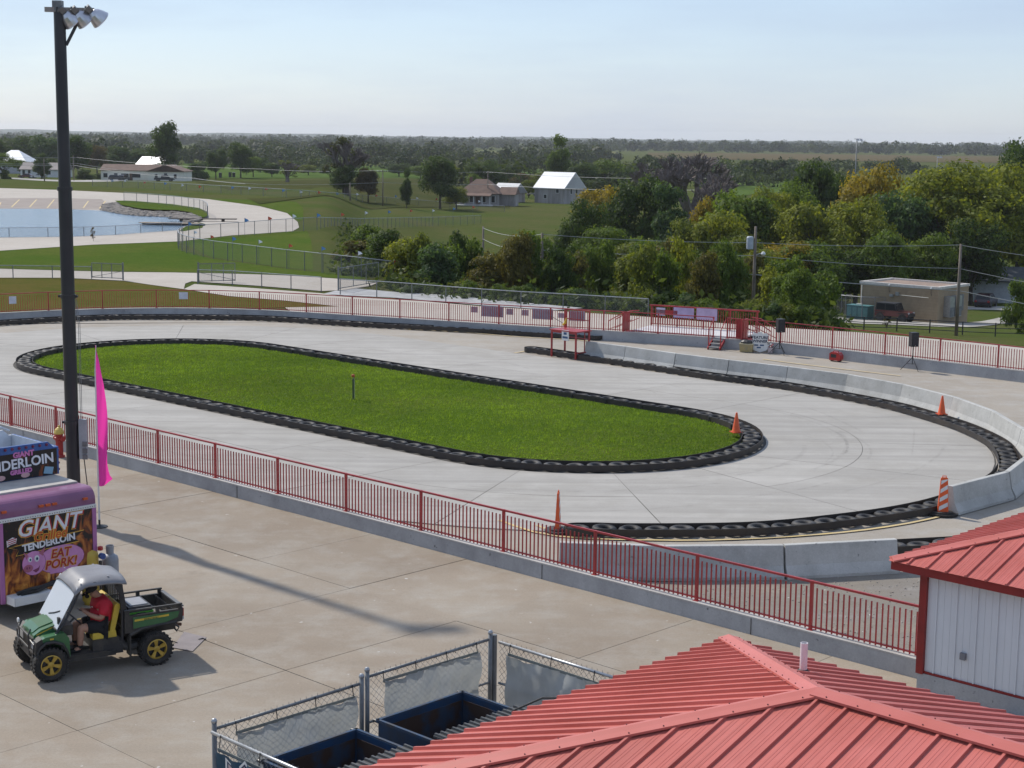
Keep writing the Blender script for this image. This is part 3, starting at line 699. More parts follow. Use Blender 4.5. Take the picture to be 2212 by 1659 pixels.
# ================================================================ infield post
p = G(763, 876); t = thing('sensor_post', 'slim dark post with an orange tip in the infield grass', 'post', (p.x, p.y, .15))
obj('post', MB().box((0,0,.45), (.055,.05,.9)), mat('post_dark', (.03,.05,.045), .6), t); obj('rod', MB().tube([(.02,0,.85),(.03,0,1.0)], .025, 6), GALVD, t)
obj('tip', MB().lathe([(.0,.97),(.06,.98),(.075,1.03),(.06,1.08),(0,1.1)], 10), mat('tip_orange', (.4,.08,.02), .5), t)
obj('wire', MB().tube([(.05,0,.1),(.06,0,.5),(.04,0,.9)], .012, 5), GALV, t)

# ================================================================ flag stand
c4 = [G(1200,761.5,.2), G(1217,758,.2), G(1263,764,.2), G(1247,767,.2)]
cx = sum((q for q in c4), Vector())/4; t = thing('flag_stand', 'red steel flag stand with a small deck above the tyre barrier', 'flag stand', (cx.x, cx.y, 0), UANG)
hw, hd = .78, .48
for sx in (-1, 1):
    for sy in (-1, 1):
        top = 2.28 if sy > 0 else 1.30
        obj('leg', MB().box((sx*hw, sy*hd, top/2), (.07,.07,top)), R_PAINT, t)
obj('deck', MB().box((0,0,1.32), (1.75,1.12,.05)), R_PAINT, t)
for y in (-hd, hd): obj('deck_beam', MB().box((0,y,1.25), (1.62,.06,.09)), R_PAINT, t)
obj('guard_rail', MB().box((0,hd,2.26), (1.6,.06,.05)), R_PAINT, t); obj('guard_rail', MB().box((0,hd,1.8), (1.52,.04,.04)), R_PAINT, t)
for k in range(9): obj('baluster', MB().box((-.66+k*.165,hd,1.8), (.02,.02,.9)), R_PAINT, t)
obj('brace', MB().beam((hw,-hd,.3), (hw,hd,.3), .05, .05), R_PAINT, t); obj('brace', MB().beam((-hw+.0,hd,.9), (hw,hd,.9), .04, .04), R_PAINT, t)
for x in (.45, .7): obj('ladder_rail', MB().beam((x,hd+.05,0), (x,hd+.05,1.3), .04, .04), R_PAINT, t)
for k in range(4): obj('rung', MB().beam((.46,hd+.05,.25+k*.3), (.69,hd+.05,.25+k*.3), .03, .03), GALV, t)
s = obj('number_board', MB().box((.15,-hd-.06,1.12), (.44,.03,.5)), WHITE, t); obj('print', MB().box((.15,-hd-.0765,1.21), (.2,.002,.12)), mat('print_blue', (.05,.10,.2), .6), s); obj('print', MB().box((.15,-hd-.0765,1.02), (.34,.002,.1)), MATS['print_blue'], s)
p = cx+Vector((-.3,.1,1.345)); fs_ = thing('signal_flag', 'furled yellow and black flag lying on the flag stand deck', 'flag', p, UANG)
obj('stick', MB().tube([(-1.0,.1,.36),(.1,0,.02)], .013, 6), BLACKP, fs_); obj('cloth', MB().tube([(-.1,.02,.0),(.05,0,.1),(.12,0,.36)], [.05,.07,.02], 7), mat('flag_yellow', (.6,.45,.05), .8), fs_)

# ================================================================ stage behind the far wall
sA, sB = FW[on_far(1362)].copy(), FW[on_far(1600)].copy(); dS = (sB-sA); SL = dS.length; aS = math.atan2(dS.y, dS.x)
st = thing('winners_stage', 'red railed winners stage with a white deck behind the far wall', 'stage', (sA.x, sA.y, 0), aS)
obj('deck', MB().box((SL/2, 1.65, .54), (SL, 2.6, .08)), mat('deck_white', (.62,.61,.6), .6), st)
for k in range(6): obj('support', MB().box((.15+k*(SL-.3)/5, 2.8, .25), (.1,.1,.5)), R_DARK, st)
obj('skirt', MB().box((SL/2, 2.97, .3), (SL, .03, .5)), R_DARK, st)
yb = 2.9
for k in range(5): obj('post', MB().box((.05+k*(SL-.1)/4, yb, 1.12), (.07,.07,1.08)), R_PAINT, st)
obj('top_rail', MB().box((SL/2, yb, 1.67), (SL+.1,.08,.08)), R_PAINT, st); obj('bottom_rail', MB().box((SL/2, yb, .68), (SL,.04,.04)), R_PAINT, st)
for k in range(1, 44): obj('baluster', balm, None, st, (SL*k/44, yb, .65))
for x0 in (-.55, SL-.1):
    obj('side_panel', MB().box((x0+.2, .35, 1.02), (.05,.9,1.0)), R_PAINT, st); obj('side_panel', MB().box((x0+.02, .2, 1.02), (.42,.05,1.0)), R_PAINT, st) if x0 > 0 else None
for x0, sg in ((-.1, -1), (SL+.1, 1)):
    for y in (.55, 1.5):
        obj('handrail', MB().tube([(x0, y, 1.5), (x0+sg*.5, y, 1.45), (x0+sg*1.35, y, .95), (x0+sg*1.35, y, .05)], .03, 6), R_PAINT, st)
        obj('handrail', MB().tube([(x0, y, 1.1), (x0+sg*1.35, y, .5)], .02, 6), R_PAINT, st); obj('handrail_post', MB().box((x0+sg*.7, y, .68), (.04,.04,1.3)), R_PAINT, st)
    for k in range(3): obj('step', MB().box((x0+sg*(.25+k*.36), 1.02, .42-k*.16), (.34,.9,.05)), R_DARK, st)
# front steps down to the apron
xs = (FW[on_far(1533)]-sA).length+.06; xe = (FW[on_far(1583)]-sA).length-.06
for k in range(3): obj('step', MB().box(((xs+xe)/2, -.12-k*.26, .42-k*.15), (xe-xs-.1,.26,.04)), mat('step_grey', (.33,.32,.3), .6), st)
for x in (xs, xe):
    obj('stringer', MB().beam((x, 0, .42), (x, -.75, .02), .05, .16), R_PAINT, st); obj('handrail_post', MB().box((x, -.62, .5), (.05,.05,1.0)), R_PAINT, st)
    obj('handrail', MB().tube([(x, .1, 1.45), (x, -.62, 1.0)], .025, 6), R_PAINT, st)
for k, (x, w_, h_, cc) in enumerate([(.6,.5,.42,(.5,.48,.6)), (1.9,1.15,.55,(.42,.34,.52)), (3.2,1.15,.62,(.46,.36,.52)), (.95,1.2,.2,(.35,.03,.03))]):
    obj('banner', MB().box((x, yb-.05, 1.36), (w_,.015,h_)), mat('stage_banner%d' % k, cc, .7), st)

# ================================================================ things along the far wall
def speaker_on_stand(px, py, rz, lb1, lb2):
    p = G(px, py); t = thing('speaker_stand', lb1, 'speaker stand', p, rz, None)
    obj('pole', MB().tube([(0,0,.28),(0,0,1.12)], .02, 8), BLACKP, t); obj('collar', MB().tube([(0,0,.58),(0,0,.68)], .036, 8), BLACKP, t)
    for k in range(3):
        a = k*2.094+.5; obj('leg', MB().tube([(0,0,.62),(.52*math.cos(a),.52*math.sin(a),.015)], .016, 6), BLACKP, t); obj('strut', MB().tube([(0,0,.30),(.27*math.cos(a),.27*math.sin(a),.31)], .01, 5), BLACKP, t)
    s = thing('loudspeaker', lb2, 'loudspeaker', (p.x, p.y, 1.12), rz)
    obj('cabinet', MB().prism([(-.19,-.16),(.19,-.16),(.15,.17),(-.15,.17)], 0, .66), BLACKP, s)
    obj('grille', MB().box((0,-.165,.33), (.34,.012,.6)), mat('grille', (.03,.03,.032), .7), s)
    obj('woofer', MB().lathe([(.13,-.178),(.12,-.171),(.03,-.168),(0,-.174)], 16, (0,0,.24), 'y'), BLACK, s); obj('horn', MB().box((0,-.174,.52), (.2,.008,.09)), BLACK, s); obj('logo', MB().box((0,-.1745,.045), (.05,.004,.03)), GALV, s)
speaker_on_stand(1683, 766, rad(20), 'black tripod stand beside the white feature winner board', 'black loudspeaker on the tripod by the feature winner board')
speaker_on_stand(1970, 800, rad(20), 'black tripod stand standing alone by the far wall', 'black loudspeaker on the tripod past the red generator')
p = G(1641, 761); fb = thing('winner_board', 'white shield-shaped board reading feature winner leaning on the wall', 'sign', p, rad(-14))
sh = [(-.42,.22),(-.30,.1),(0,.0),(.30,.1),(.42,.22),(.36,.5),(.42,.86),(.30,.98),(.12,.94),(.09,1.02),(-.09,1.02),(-.12,.94),(-.30,.98),(-.42,.86),(-.36,.5)]
bo = obj('board', MB().prism(sh, -.02, .02, 'y'), WHITE, fb)
INK = mat('ink', (.03,.04,.08), .6)
for s, z, sz in (('FEATURE', .68, .2), ('WINNER', .5, .19)):
    obj('lettering', text_mesh(s, sz, .003, 0, .006), INK, bo, (0, -.024, z), (math.pi/2, 0, 0))
for x, z in ((-.18,.36),(.1,.36),(-.05,.24)): obj('print', MB().box((x,-.0225,z), (.2,.003,.07)), MATS['print_blue'], bo)
obj('prop_leg', MB().beam((0,.03,.9), (0,.3,.0), .04, .03), WHITE, fb)
p = G(1664, 762); q = thing('flower_bucket', 'small red and white potted flowers beside the winner board', 'bucket', p)
obj('bucket', MB().lathe([(.11,0),(.15,.26),(.13,.26),(.1,.02)], 12), mat('bucket_w', (.6,.5,.5), .6), q)
for k in range(9): obj('flower', MB().lathe([(0,.0),(.05,.03),(0,.08)], 6, (random.uniform(-.12,.12), random.uniform(-.12,.12), .25+random.uniform(0,.16))), mat('flower_r', (.45,.05,.06), .7) if k % 2 else WHITE, q)
p = G(1613, 759.5); q = thing('storage_tub', 'yellowish storage tub with black cloth piled on top', 'tub', p, rad(-20))
obj('tub', MB().box((0,0,.19), (.62,.42,.38), 0, (1.1,1.1)), mat('tub_tan', (.36,.28,.13), .6, (.28,.24,.14), 5), q); obj('rim', MB().box((0,0,.40), (.72,.5,.05)), mat('tub_rim', (.4,.36,.24), .6), q)
obj('cloth', MB().lathe([(.3,.42),(.31,.5),(.2,.58),(.08,.6),(0,.61)], 9, (0,0,0)), BLACKP, q, scale=(1.05,.72,1))
p = G(1806, 780); q = thing('generator', 'red portable generator standing by the far wall', 'generator', p, rad(-44))
gb = [(-.30,.04),(.26,.04),(.31,.12),(.31,.3),(.2,.43),(-.2,.44),(-.30,.36)]
obj('body', MB().prism(gb, -.15, .15, 'y'), mat('gen_red', (.42,.02,.02), .35, coat=.3), q); obj('handle', MB().tube([(-.18,0,.43),(-.14,0,.49),(.1,0,.49),(.15,0,.42)], .022, 6), R_DARK, q)
obj('panel', MB().box((-.06,-.153,.26), (.3,.012,.16)), BLACKP, q)
for x in (-.2,.2): obj('foot', MB().box((x,0,.02), (.08,.26,.04)), RUBBER, q)

# ================================================================ floodlight pole, flag, hydrant
p = G(162, 1128); LP = Vector((p.x, p.y, 0)); t = thing('floodlight_pole', 'tall black steel floodlight pole standing on the plaza', 'light pole', LP)
mz = lambda py, px=150: at(px, py, LP.y).z
prof = [(.215,0),(.215,.04),(.178,.04),(.176,mz(920)),(.176,mz(640)),(.174,mz(410)),(.160,mz(409)),(.150,mz(16)),(0,mz(15))]
obj('shaft', MB().lathe(prof, 28), BLACK, t, smooth=False)
for py in (912, 640, 408): obj('collar', MB().lathe([(.2,-.05),(.2,.05),(.17,.05),(.17,-.05)], 24, (0,0,mz(py)), closed=True), BLACK, t)
for py in (912, 640): obj('lug', MB().box((.0,-.0,mz(py)), (.52,.06,.06)), BLACK, t)
zt = mz(13); obj('top_box', MB().box((-.03,-.02,zt+.0), (.24,.24,.26)), GALVD, t)
obj('cross_arm', MB().beam((-.35,-.1,zt-.1), (.88,.1,zt-.1), .16, .12), mat('arm_grey', (.30,.27,.25), .55), t)
obj('cross_arm', MB().beam((.0,-.05,zt-.26), (.62,.02,zt-.24), .1, .12), BLACK, t); obj('brace', MB().beam((.15,0,zt-1.0), (.52,.02,zt-.3), .07, .07), BLACK, t)
REFL = mat('lamp_reflector', (.62,.63,.66), .28, (.5,.5,.53), 2, metal=.75)
def flood(x, y, z, ry):
    f = obj('floodlight', MB().lathe([(.045,.27),(.09,.26),(.165,.18),(.225,.055),(.26,-.05),(.27,-.06),(.26,-.08),(0,-.06)], 20), REFL, t, (x, y, z), (rad(28), ry, 0), smooth=False)
    obj('yoke', MB().tube([(-.1,0,.22),(-.1,0,.4),(0,0,.46)], .03, 6), GALVD, f); obj('ballast', MB().box((0,0,.36), (.14,.14,.16)), GALVD, f)
flood(.30, .05, zt-.36, rad(-38)); flood(.62, .08, zt-.34, rad(-40)); flood(1.0, .1, zt-.30, rad(-44))
bx_ = obj('control_box', MB().box((.30,-.02,(mz(905)+mz(990))/2), (.2,.16,mz(905)-mz(990))), mat('box_grey', (.36,.38,.40), .5), t)
for k, py in enumerate((957, 972, 985)): obj('switch', MB().box((.36,-.11,mz(py)), (.13,.05,.13)), GALVD, bx_)
obj('conduit', MB().tube([(.3,0,mz(992)),(.36,0,1.1),(.38,-.05,.5),(.32,-.1,.02)], .014, 6), BLACKP, t)
for dx in (.26, .30): obj('cable', MB().tube([(dx-.02,-.02,mz(905)),(dx,-.03,mz(700)),(dx-.09,-.02,mz(640))], .008, 5), GALVD, t)
p = G(215, 1138); t = thing('feather_flag', 'tall bright pink feather flag behind the food trailer', 'flag', p)
zp = lambda py: at(215, py, p.y).z
obj('pole', MB().tube([(0,0,0),(0,0,zp(1050)),(0,0,zp(800)),(.04,0,zp(746))], [.03,.024,.018,.01], 8), WHITE, t); obj('ground_spike', MB().lathe([(.22,0),(.22,.02),(.03,.06),(.03,.2),(0,.2)], 12), BLACKP, t)
rows = [(746,.0),(780,.10),(830,.20),(880,.24),(930,.28),(960,.27),(1000,.24),(1025,.28),(1034,.37),(1050,.12)]
bm = MB(); K = 9
for i in range(40):
    f = i/39; py = 746+f*(1050-746); w_ = np.interp(py, [r[0] for r in rows], [r[1] for r in rows]); zc = zp(py)
    for k in range(K):
        s_ = k/(K-1); drop = (.22*(1-s_)*0 if f < .9 else 0); bm.v.append((.02+s_*w_, .06*math.sin(f*9+s_*4)*s_+.03*math.sin(s_*7+f*15)*s_, zc-(.0 if f < .93 else (1-s_)*0.0)))
for i in range(39):
    for k in range(K-1): bm.f.append((i*K+k, i*K+k+1, (i+1)*K+k+1, (i+1)*K+k))
pm, nt, pb, po = nodes_of('pink_cloth'); pb.inputs['Base Color'].default_value = (.80,.05,.36,1); pb.inputs['Roughness'].default_value = .7
tr = nt.nodes.new('ShaderNodeBsdfTranslucent'); tr.inputs['Color'].default_value = (.9,.06,.42,1); xs_ = nt.nodes.new('ShaderNodeMixShader'); xs_.inputs[0].default_value = .5
nt.links.new(pb.outputs[0], xs_.inputs[1]); nt.links.new(tr.outputs[0], xs_.inputs[2]); nt.links.new(xs_.outputs[0], po.inputs['Surface'])
obj('cloth', bm, pm, t, smooth=True)
hb = UVof(G(125, 985)); p = W(hb[0]+.2, WALLV-.55); t = thing('fire_hydrant', 'red fire hydrant with a yellow cap against the low wall', 'hydrant', p, UANG)
obj('barrel', MB().lathe([(.17,0),(.17,.06),(.12,.07),(.12,.55),(.16,.58),(.16,.66),(.13,.68),(.13,.78)], 16), mat('hyd_red', (.38,.03,.025), .45), t)
obj('bonnet', MB().lathe([(.165,.78),(.165,.83),(.13,.92),(.07,.98),(.03,1.0),(.03,1.05),(0,1.06)], 16), mat('hyd_yellow', (.62,.45,.10), .5), t)
for k in range(3): obj('nozzle', MB().lathe([(.06,.1),(.06,.22),(.075,.22),(.075,.26),(0,.27)], 12, (0,0,.62), 'x'), MATS['hyd_red'], t, rot=(0,0,k*math.pi/2))

# ================================================================ food trailer
pL, pR = G(2, 1306, .45), G(211, 1262, .45); dT = pR-pL; TW = dT.length; aT = math.atan2(dT.y, dT.x); TZ = 2.70
PURP = mat('trailer_purple', (.25,.10,.19), .38, (.21,.08,.155), 1.5, coat=.2); PURPS = mat('trailer_trim', (.42,.16,.36), .45)
tr = thing('food_trailer', 'purple food trailer with a flaming pig advert on its end', 'food trailer', (pL.x, pL.y, 0), aT); TL = 5.2
def TLoc(p): d = Vector((p.x-pL.x, p.y-pL.y, 0)); e = Vector((math.cos(aT), math.sin(aT), 0)); n = Vector((-e.y, e.x, 0)); return d.dot(e), d.dot(n)
obj('body', MB().box((TW/2, TL/2+.02, 1.37), (TW, TL-.04, 1.84)), PURP, tr)
capp = [(0,2.27),(0,2.40)]+[(.28-.28*math.cos(a), 2.40+.28*math.sin(a)) for a in np.linspace(.15, math.pi/2, 7)]+[(.5,2.68),(.5,2.27)]
obj('front_cap', MB().prism(capp, 0, TW, 'x'), PURP, tr)
for x, w_ in ((0, .1), (TW, .1)): obj('corner_trim', MB().box((x+(.05 if x == 0 else -.05), -.012, 1.36), (.1,.03,1.82)), PURPS, tr)
obj('roof', MB().box((TW/2, .4+TL/2, TZ-.02), (TW-.06, TL-.6, .06)), mat('trailer_roof', (.52,.49,.44), .7, (.34,.32,.30), 1.2), tr)
obj('upper_wall', MB().box((TW/2, .5+(TL-.5)/2, 2.48), (TW, TL-.5, .38)), PURP, tr)
obj('drip_edge', MB().box((TW/2, -.012, 2.27), (TW, .05, .08)), WHITE, tr)
for k in range(40): obj('rivet', MB().box((.04+k*(TW-.08)/39, -.042, 2.265), (.018,.012,.018)), GALVD, tr)
for x in (.14, TW*.5-.16, TW*.5, TW*.5+.16, TW-.26): obj('marker_lamp', MB().box((x, -.01, 2.46), (.11,.06,.05)), mat('amber', (.55,.10,.03), .35), tr)
# printed end panel: black with flames
fm, nt, fb_, fo = nodes_of('flame_print'); fb_.inputs['Roughness'].default_value = .35
tcn = nt.nodes.new('ShaderNodeTexCoord'); sp = nt.nodes.new('ShaderNodeSeparateXYZ'); nt.links.new(tcn.outputs['Object'], sp.inputs[0])
mpn = nt.nodes.new('ShaderNodeMapping'); mpn.inputs['Scale'].default_value = (2.6, 1, 1.15); nt.links.new(tcn.outputs['Object'], mpn.inputs['Vector'])
nn = nt.nodes.new('ShaderNodeTexNoise'); nn.inputs['Scale'].default_value = 1.7; nn.inputs['Detail'].default_value = 5; nn.inputs['Distortion'].default_value = 1.4; nt.links.new(mpn.outputs[0], nn.inputs['Vector'])
mr = nt.nodes.new('ShaderNodeMapRange'); mr.inputs['From Min'].default_value = -.8; mr.inputs['From Max'].default_value = .85; mr.inputs['To Min'].default_value = .17; mr.inputs['To Max'].default_value = -.14; nt.links.new(sp.outputs['Z'], mr.inputs['Value'])
ad = nt.nodes.new('ShaderNodeMath'); nt.links.new(nn.outputs['Fac'], ad.inputs[0]); nt.links.new(mr.outputs[0], ad.inputs[1])
rp = nt.nodes.new('ShaderNodeValToRGB'); el = rp.color_ramp.elements; el[0].position = .46; el[0].color = (.008,.006,.008,1); el[1].position = .85; el[1].color = (.85,.5,.14,1)
e2 = el.new(.56); e2.color = (.20,.045,.012,1); e3 = el.new(.70); e3.color = (.55,.20,.035,1); nt.links.new(ad.outputs[0], rp.inputs['Fac']); nt.links.new(rp.outputs[0], fb_.inputs['Base Color'])
fp_ = obj('advert_panel', MB().box((0,0,0), (TW-.22,.02,1.74)), fm, tr, (TW/2, -.008, 1.36))
PF = lambda nm, col: mat(nm, col, .45)
def tx(par, s, size, x, z, m, shear=0.0, bold=0.0, y=-.016, rot=0.0, ext=.003, space=1.0):
    return obj('lettering', text_mesh(s, size, ext, shear, bold, 'CENTER', space), m, par, (x, y, z), (math.pi/2, -rot, 0))
LW, LR, LY, LO, LK = PF('ink_white',(.75,.75,.78)), PF('ink_red',(.40,.02,.03)), PF('ink_yellow',(.72,.42,.06)), PF('ink_orange',(.55,.09,.02)), PF('ink_black',(.012,.01,.012))
tx(fp_, 'GIANT', .50, .0, .49, LY, .25, .030, -.0125); tx(fp_, 'GIANT', .50, .012, .49, LR, .25, .018, -.0165); tx(fp_, 'GIANT', .50, -.01, .50, LW, .25, .006, -.0205)
tx(fp_, 'Grilled', .29, .02, .34, LY, .2, .016, -.0245); tx(fp_, 'Grilled', .29, .02, .34, LO, .2, .004, -.0285)
rb = lambda g: [(x, z+.20) for x, z in [(-.78-g,-.10-g*.6),(.72+g,-.02-g),(.60,.06),(.84+g*1.6,.19+g),(-.64-g,.11+g),(-.93-g*1.6,.10),(-.72,.02)]]
obj('ribbon', MB().prism([(x, z) for x, z in rb(.02)], -.0125, -.0115, 'y'), LY, fp_); obj('ribbon', MB().prism(rb(0), -.0165, -.013, 'y'), LK, fp_)
tx(fp_, 'TENDERLOIN', .21, .0, .20, LW, 0, .008, -.0205, .055)
# pig
def ell(cx_, cz_, rx, rz_, n=22, rot=0.0):
    return [(cx_+rx*math.cos(a)*math.cos(rot)-rz_*math.sin(a)*math.sin(rot), cz_+rx*math.cos(a)*math.sin(rot)+rz_*math.sin(a)*math.cos(rot)) for a in np.linspace(0, 2*math.pi, n, endpoint=False)]
PK, PKD, PKN = PF('pig_pink',(.62,.27,.52)), PF('pig_dark',(.22,.05,.12)), PF('pig_nose',(.42,.13,.2))
PZ = .27
pig = obj('pig_print', MB().prism(ell(.28,-.42+PZ,.56,.31), -.0132, -.0112, 'y'), PK, fp_)
pa = lambda nm, poly, m, y: obj(nm, MB().prism([(a_, c_+PZ) for a_, c_ in poly], -y-.0015, -y, 'y'), m, pig)
pa('outline', ell(-.38,-.40,.285,.275), PKD, .0133); pa('head', ell(-.38,-.40,.275,.265), PK, .0152); pa('outline', ell(.28,-.42,.572,.322), PKD, .0104)
for x0, z0, x1, z1, x2, z2 in ((-.50,-.22,-.62,-.12,-.56,-.30), (-.26,-.20,-.10,-.08,-.16,-.28)): pa('ear', [(x0,z0),(x1,z1),(x2,z2)], PKN, .0172)
pa('snout', ell(-.52,-.50,.11,.085), PKN, .0192); pa('nostril', ell(-.55,-.49,.018,.028), PKD, .0212); pa('nostril', ell(-.49,-.49,.018,.028), PKD, .0212)
for x, s_ in ((-.47, .045), (-.31, .058)): pa('eye', ell(x,-.31,s_,s_*1.25), LW, .0192); pa('pupil', ell(x+.005,-.315,s_*.45,s_*.6), PF('iris',(.02,.06,.12)), .0212)
pa('mouth', [(-.42,-.56),(-.28,-.52),(-.24,-.47),(-.27,-.58),(-.34,-.62)], PKD, .0192)
for x in (-.02, .5): pa('foot', [(x,-.6),(x+.18,-.6),(x+.16,-.72),(x+.02,-.72)], PK, .0152)
for s, z in (('EAT', -.10), ('PORK!', -.33)):
    tx(fp_, s, .27, .26, z, LY, .2, .016, -.018); tx(fp_, s, .27, .26, z, LR, .2, .004, -.022)
fl = obj('flag_decal', MB().prism([(-1.0,.46),(-.86,.52),(-.76,.48),(-.78,.38),(-.92,.36),(-.99,.32)], -.013, -.011, 'y'), LW, fp_)
for k in range(3): obj('stripe', MB().prism([(-.98,.36+k*.045),(-.78,.40+k*.04),(-.78,.42+k*.04),(-.98,.38+k*.045)], -.016, -.0135, 'y'), LR, fl)
# bumper tray, hoses, drawbar shadow side
tray = obj('bumper_tray', MB().box((.58,-.2,.54), (.92,.36,.18)), WHITE, tr); 
for k in range(6): obj('rib', MB().box((.13,-.2,.47+k*.028), (.012,.37,.008)), GALVD, tray)
obj('hose', MB().tube([(.3,-.16,.66),(.6,-.22,.72),(.9,-.15,.70),(1.2,-.1,.74),(1.5,-.12,.66)], .05, 8), RUBBER, tr); obj('hose', MB().tube([(.35,-.25,.66),(.7,-.3,.68),(1.0,-.2,.72),(1.4,-.16,.70)], .035, 8), RUBBER, tr)
for y in (1.9, 2.8):
    for x in (.12, TW-.12):
        wv = obj('wheel', MB().lathe([(.20,-.1),(.33,-.1),(.36,-.06),(.36,.06),(.33,.1),(.20,.1)], 24, axis='x', closed=True), RUBBER, tr, (x, y, .36)); obj('rim', MB().lathe([(0,-.05),(.2,-.06),(.2,.06),(0,.05)], 16, axis='x'), WHITE, wv)
obj('chassis', MB().box((TW/2, 2.4, .40), (TW-.5, TL-.6, .12)), BLACK, tr); obj('jack', MB().box((TW/2,.15,.22), (.08,.08,.44)), BLACK, tr)
# roof sign: hollow box of boards with bulbs
sx, sy = TLoc(G(139, 1022, TZ)); BL = mat('sign_blue', (.05,.12,.34), .4); WB = mat('sign_white', (.66,.70,.74), .5)
sgn = thing('roof_sign', 'blue bulb-edged tenderloin sign box on the trailer roof', 'sign', (pL.x, pL.y, 0), aT)
sx = min(sx, TW+.08); SZ, SH = TZ+.015, .78; SW = sx-.02
def board(name, x0, x1, y, h0=SH):
    c = .14
    poly = [(x0,SZ),(x1,SZ),(x1,SZ+h0-c),(x1-.12,SZ+h0-c),(x1-.26,SZ+h0),(x0+.26,SZ+h0),(x0+.12,SZ+h0-c),(x0,SZ+h0-c)]
    return obj(name, MB().prism(poly, y-.03, y+.03, 'y'), BL if name == 'front_board' else WB, sgn)
fbd = board('front_board', sx-SW, sx, sy); board('back_board', sx-SW, sx, sy+2.1, SH-.02)
obj('side_board', MB().box((sx-.02, sy+1.06, SZ+.32), (.05,2.05,.64)), BL, sgn); obj('side_board', MB().box((sx-.05, sy+1.06, SZ+.33), (.012,1.98,.62)), WB, sgn)
obj('post', MB().box((sx-1.0, sy+2.02, SZ+.42), (.07,.07,.84)), WB, sgn); obj('top_pipe', MB().tube([(sx-SW, sy+2.08, SZ+SH+.05),(sx-.3, sy+2.08, SZ+SH+.05),(sx-.1, sy+2.08, SZ+SH-.05)], .03, 6), WB, sgn)
obj('print_panel', MB().box((sx-SW/2, sy-.036, SZ+.31), (SW-.1,.008,.60)), fm, sgn)
for k in range(12): obj('bulb', MB().lathe([(.035,0),(.035,-.02),(.022,-.04),(0,-.045)], 8, (sx-.3-k*.17, sy-.03, SZ+SH-.06), 'y'), mat('bulb_red', (.16,.02,.06), .3), fbd)
for k in range(4): obj('bulb', MB().lathe([(.035,0),(.035,.02),(.022,.04),(0,.045)], 8, (sx+.005, sy-.0+.02, SZ+.1+k*.15), 'x'), MATS['bulb_red'], fbd)
tx(sgn, 'TENDERLOIN', .31, sx-1.07, SZ+.26, LK, 0, .022, sy-.043, .04); tx(sgn, 'TENDERLOIN', .31, sx-1.07, SZ+.27, LW, 0, .008, sy-.047, .04)
PKI = PF('ink_pink',(.62,.20,.45)); tx(sgn, 'GIANT', .17, sx-.88, SZ+.52, PKI, 0, .008, sy-.043, .03); tx(sgn, 'GRILLED', .14, sx-.95, SZ+.14, PKI, 0, .008, sy-.043, .03)
for x in (-1.45, -.85): obj('pig_print', MB().prism(ell(sx+x, SZ+.09, .11, .06, 12)+[], sy-.044, sy-.041, 'y'), mat('pig_pale', (.6,.36,.36), .5), sgn)
obj('decal', MB().prism([(sx-.40,SZ+.06),(sx-.18,SZ+.02),(sx-.14,SZ+.18),(sx-.36,SZ+.22)], sy-.044, sy-.041, 'y'), mat('decal_blue', (.25,.42,.55), .5), sgn)
# gas bottles at the trailer end
def tank(px, py, m, label):
    p = G(px, py); t = thing('gas_cylinder', label, 'gas cylinder', p)
    obj('tank', MB().lathe([(.15,0),(.15,.04),(.19,.07),(.19,.86),(.17,.95),(.10,1.0),(.05,1.02),(0,1.02)], 20), m, t, smooth=True)
    obj('collar', MB().lathe([(.085,1.0),(.095,1.2),(.085,1.2),(.075,1.0)], 14, closed=True), m, t); obj('valve', MB().box((0,0,1.08), (.05,.05,.12)), mat('brass', (.4,.28,.1), .4, metal=.6), t)
tank(240, 1288, mat('tank_grey', (.30,.32,.35), .5), 'tall grey gas cylinder behind the utility cart'); tank(197, 1304, mat('tank_yellow', (.55,.38,.06), .5), 'yellow gas cylinder against the trailer end'); bpy.data.objects['gas_cylinder.001'].scale = (1.0, 1.0, 1.28)
p = G(216, 1262); t = thing('regulator', 'blue and red gas regulator hung on the trailer corner', 'regulator', (pR.x+.02, pR.y+.05, 0), aT)
obj('bracket', MB().box((0,-.08,.5), (.05,.05,1.0)), BLACK, t); obj('dial', MB().lathe([(.07,-.05),(.07,.05),(0,.06)], 12, (0,-.16,1.12), 'y'), mat('reg_blue', (.05,.1,.3), .4), t); obj('knob', MB().lathe([(0,-.06),(.06,-.04),(.06,.04),(0,.06)], 10, (-.03,-.14,1.3)), mat('reg_red', (.45,.03,.03), .4), t)

# ================================================================ utility cart
hd_ = (G(107,1470)-G(338,1433)); hd_.z = 0; hd_.normalize(); aG = math.atan2(hd_.y, hd_.x); left = Vector((-hd_.y, hd_.x, 0))
gc = (G(107,1470)+G(338,1433))/2-left*.66; ut = thing('utility_cart', 'green and black utility cart with yellow wheels and a cargo bed', 'utility vehicle', (gc.x, gc.y, 0), aG)
GRN = mat('cart_green', (.025,.13,.045), .32, (.03,.11,.04), 3, coat=.4, local=True); YEL = mat('cart_yellow', (.62,.44,.05), .45, (.5,.34,.04), 4); GREYR = mat('cart_roof', (.24,.235,.24), .42, (.19,.185,.19), 2, local=True); DUST = mat('cart_black', (.028,.027,.026), .55, (.06,.053,.045), 5, local=True)
wb = MB(); prof = [(.20,-.12),(.28,-.135),(.315,-.12),(.33,-.08),(.33,.08),(.315,.12),(.28,.135),(.20,.12)]; wb.lathe(prof, 30, axis='y', closed=True)
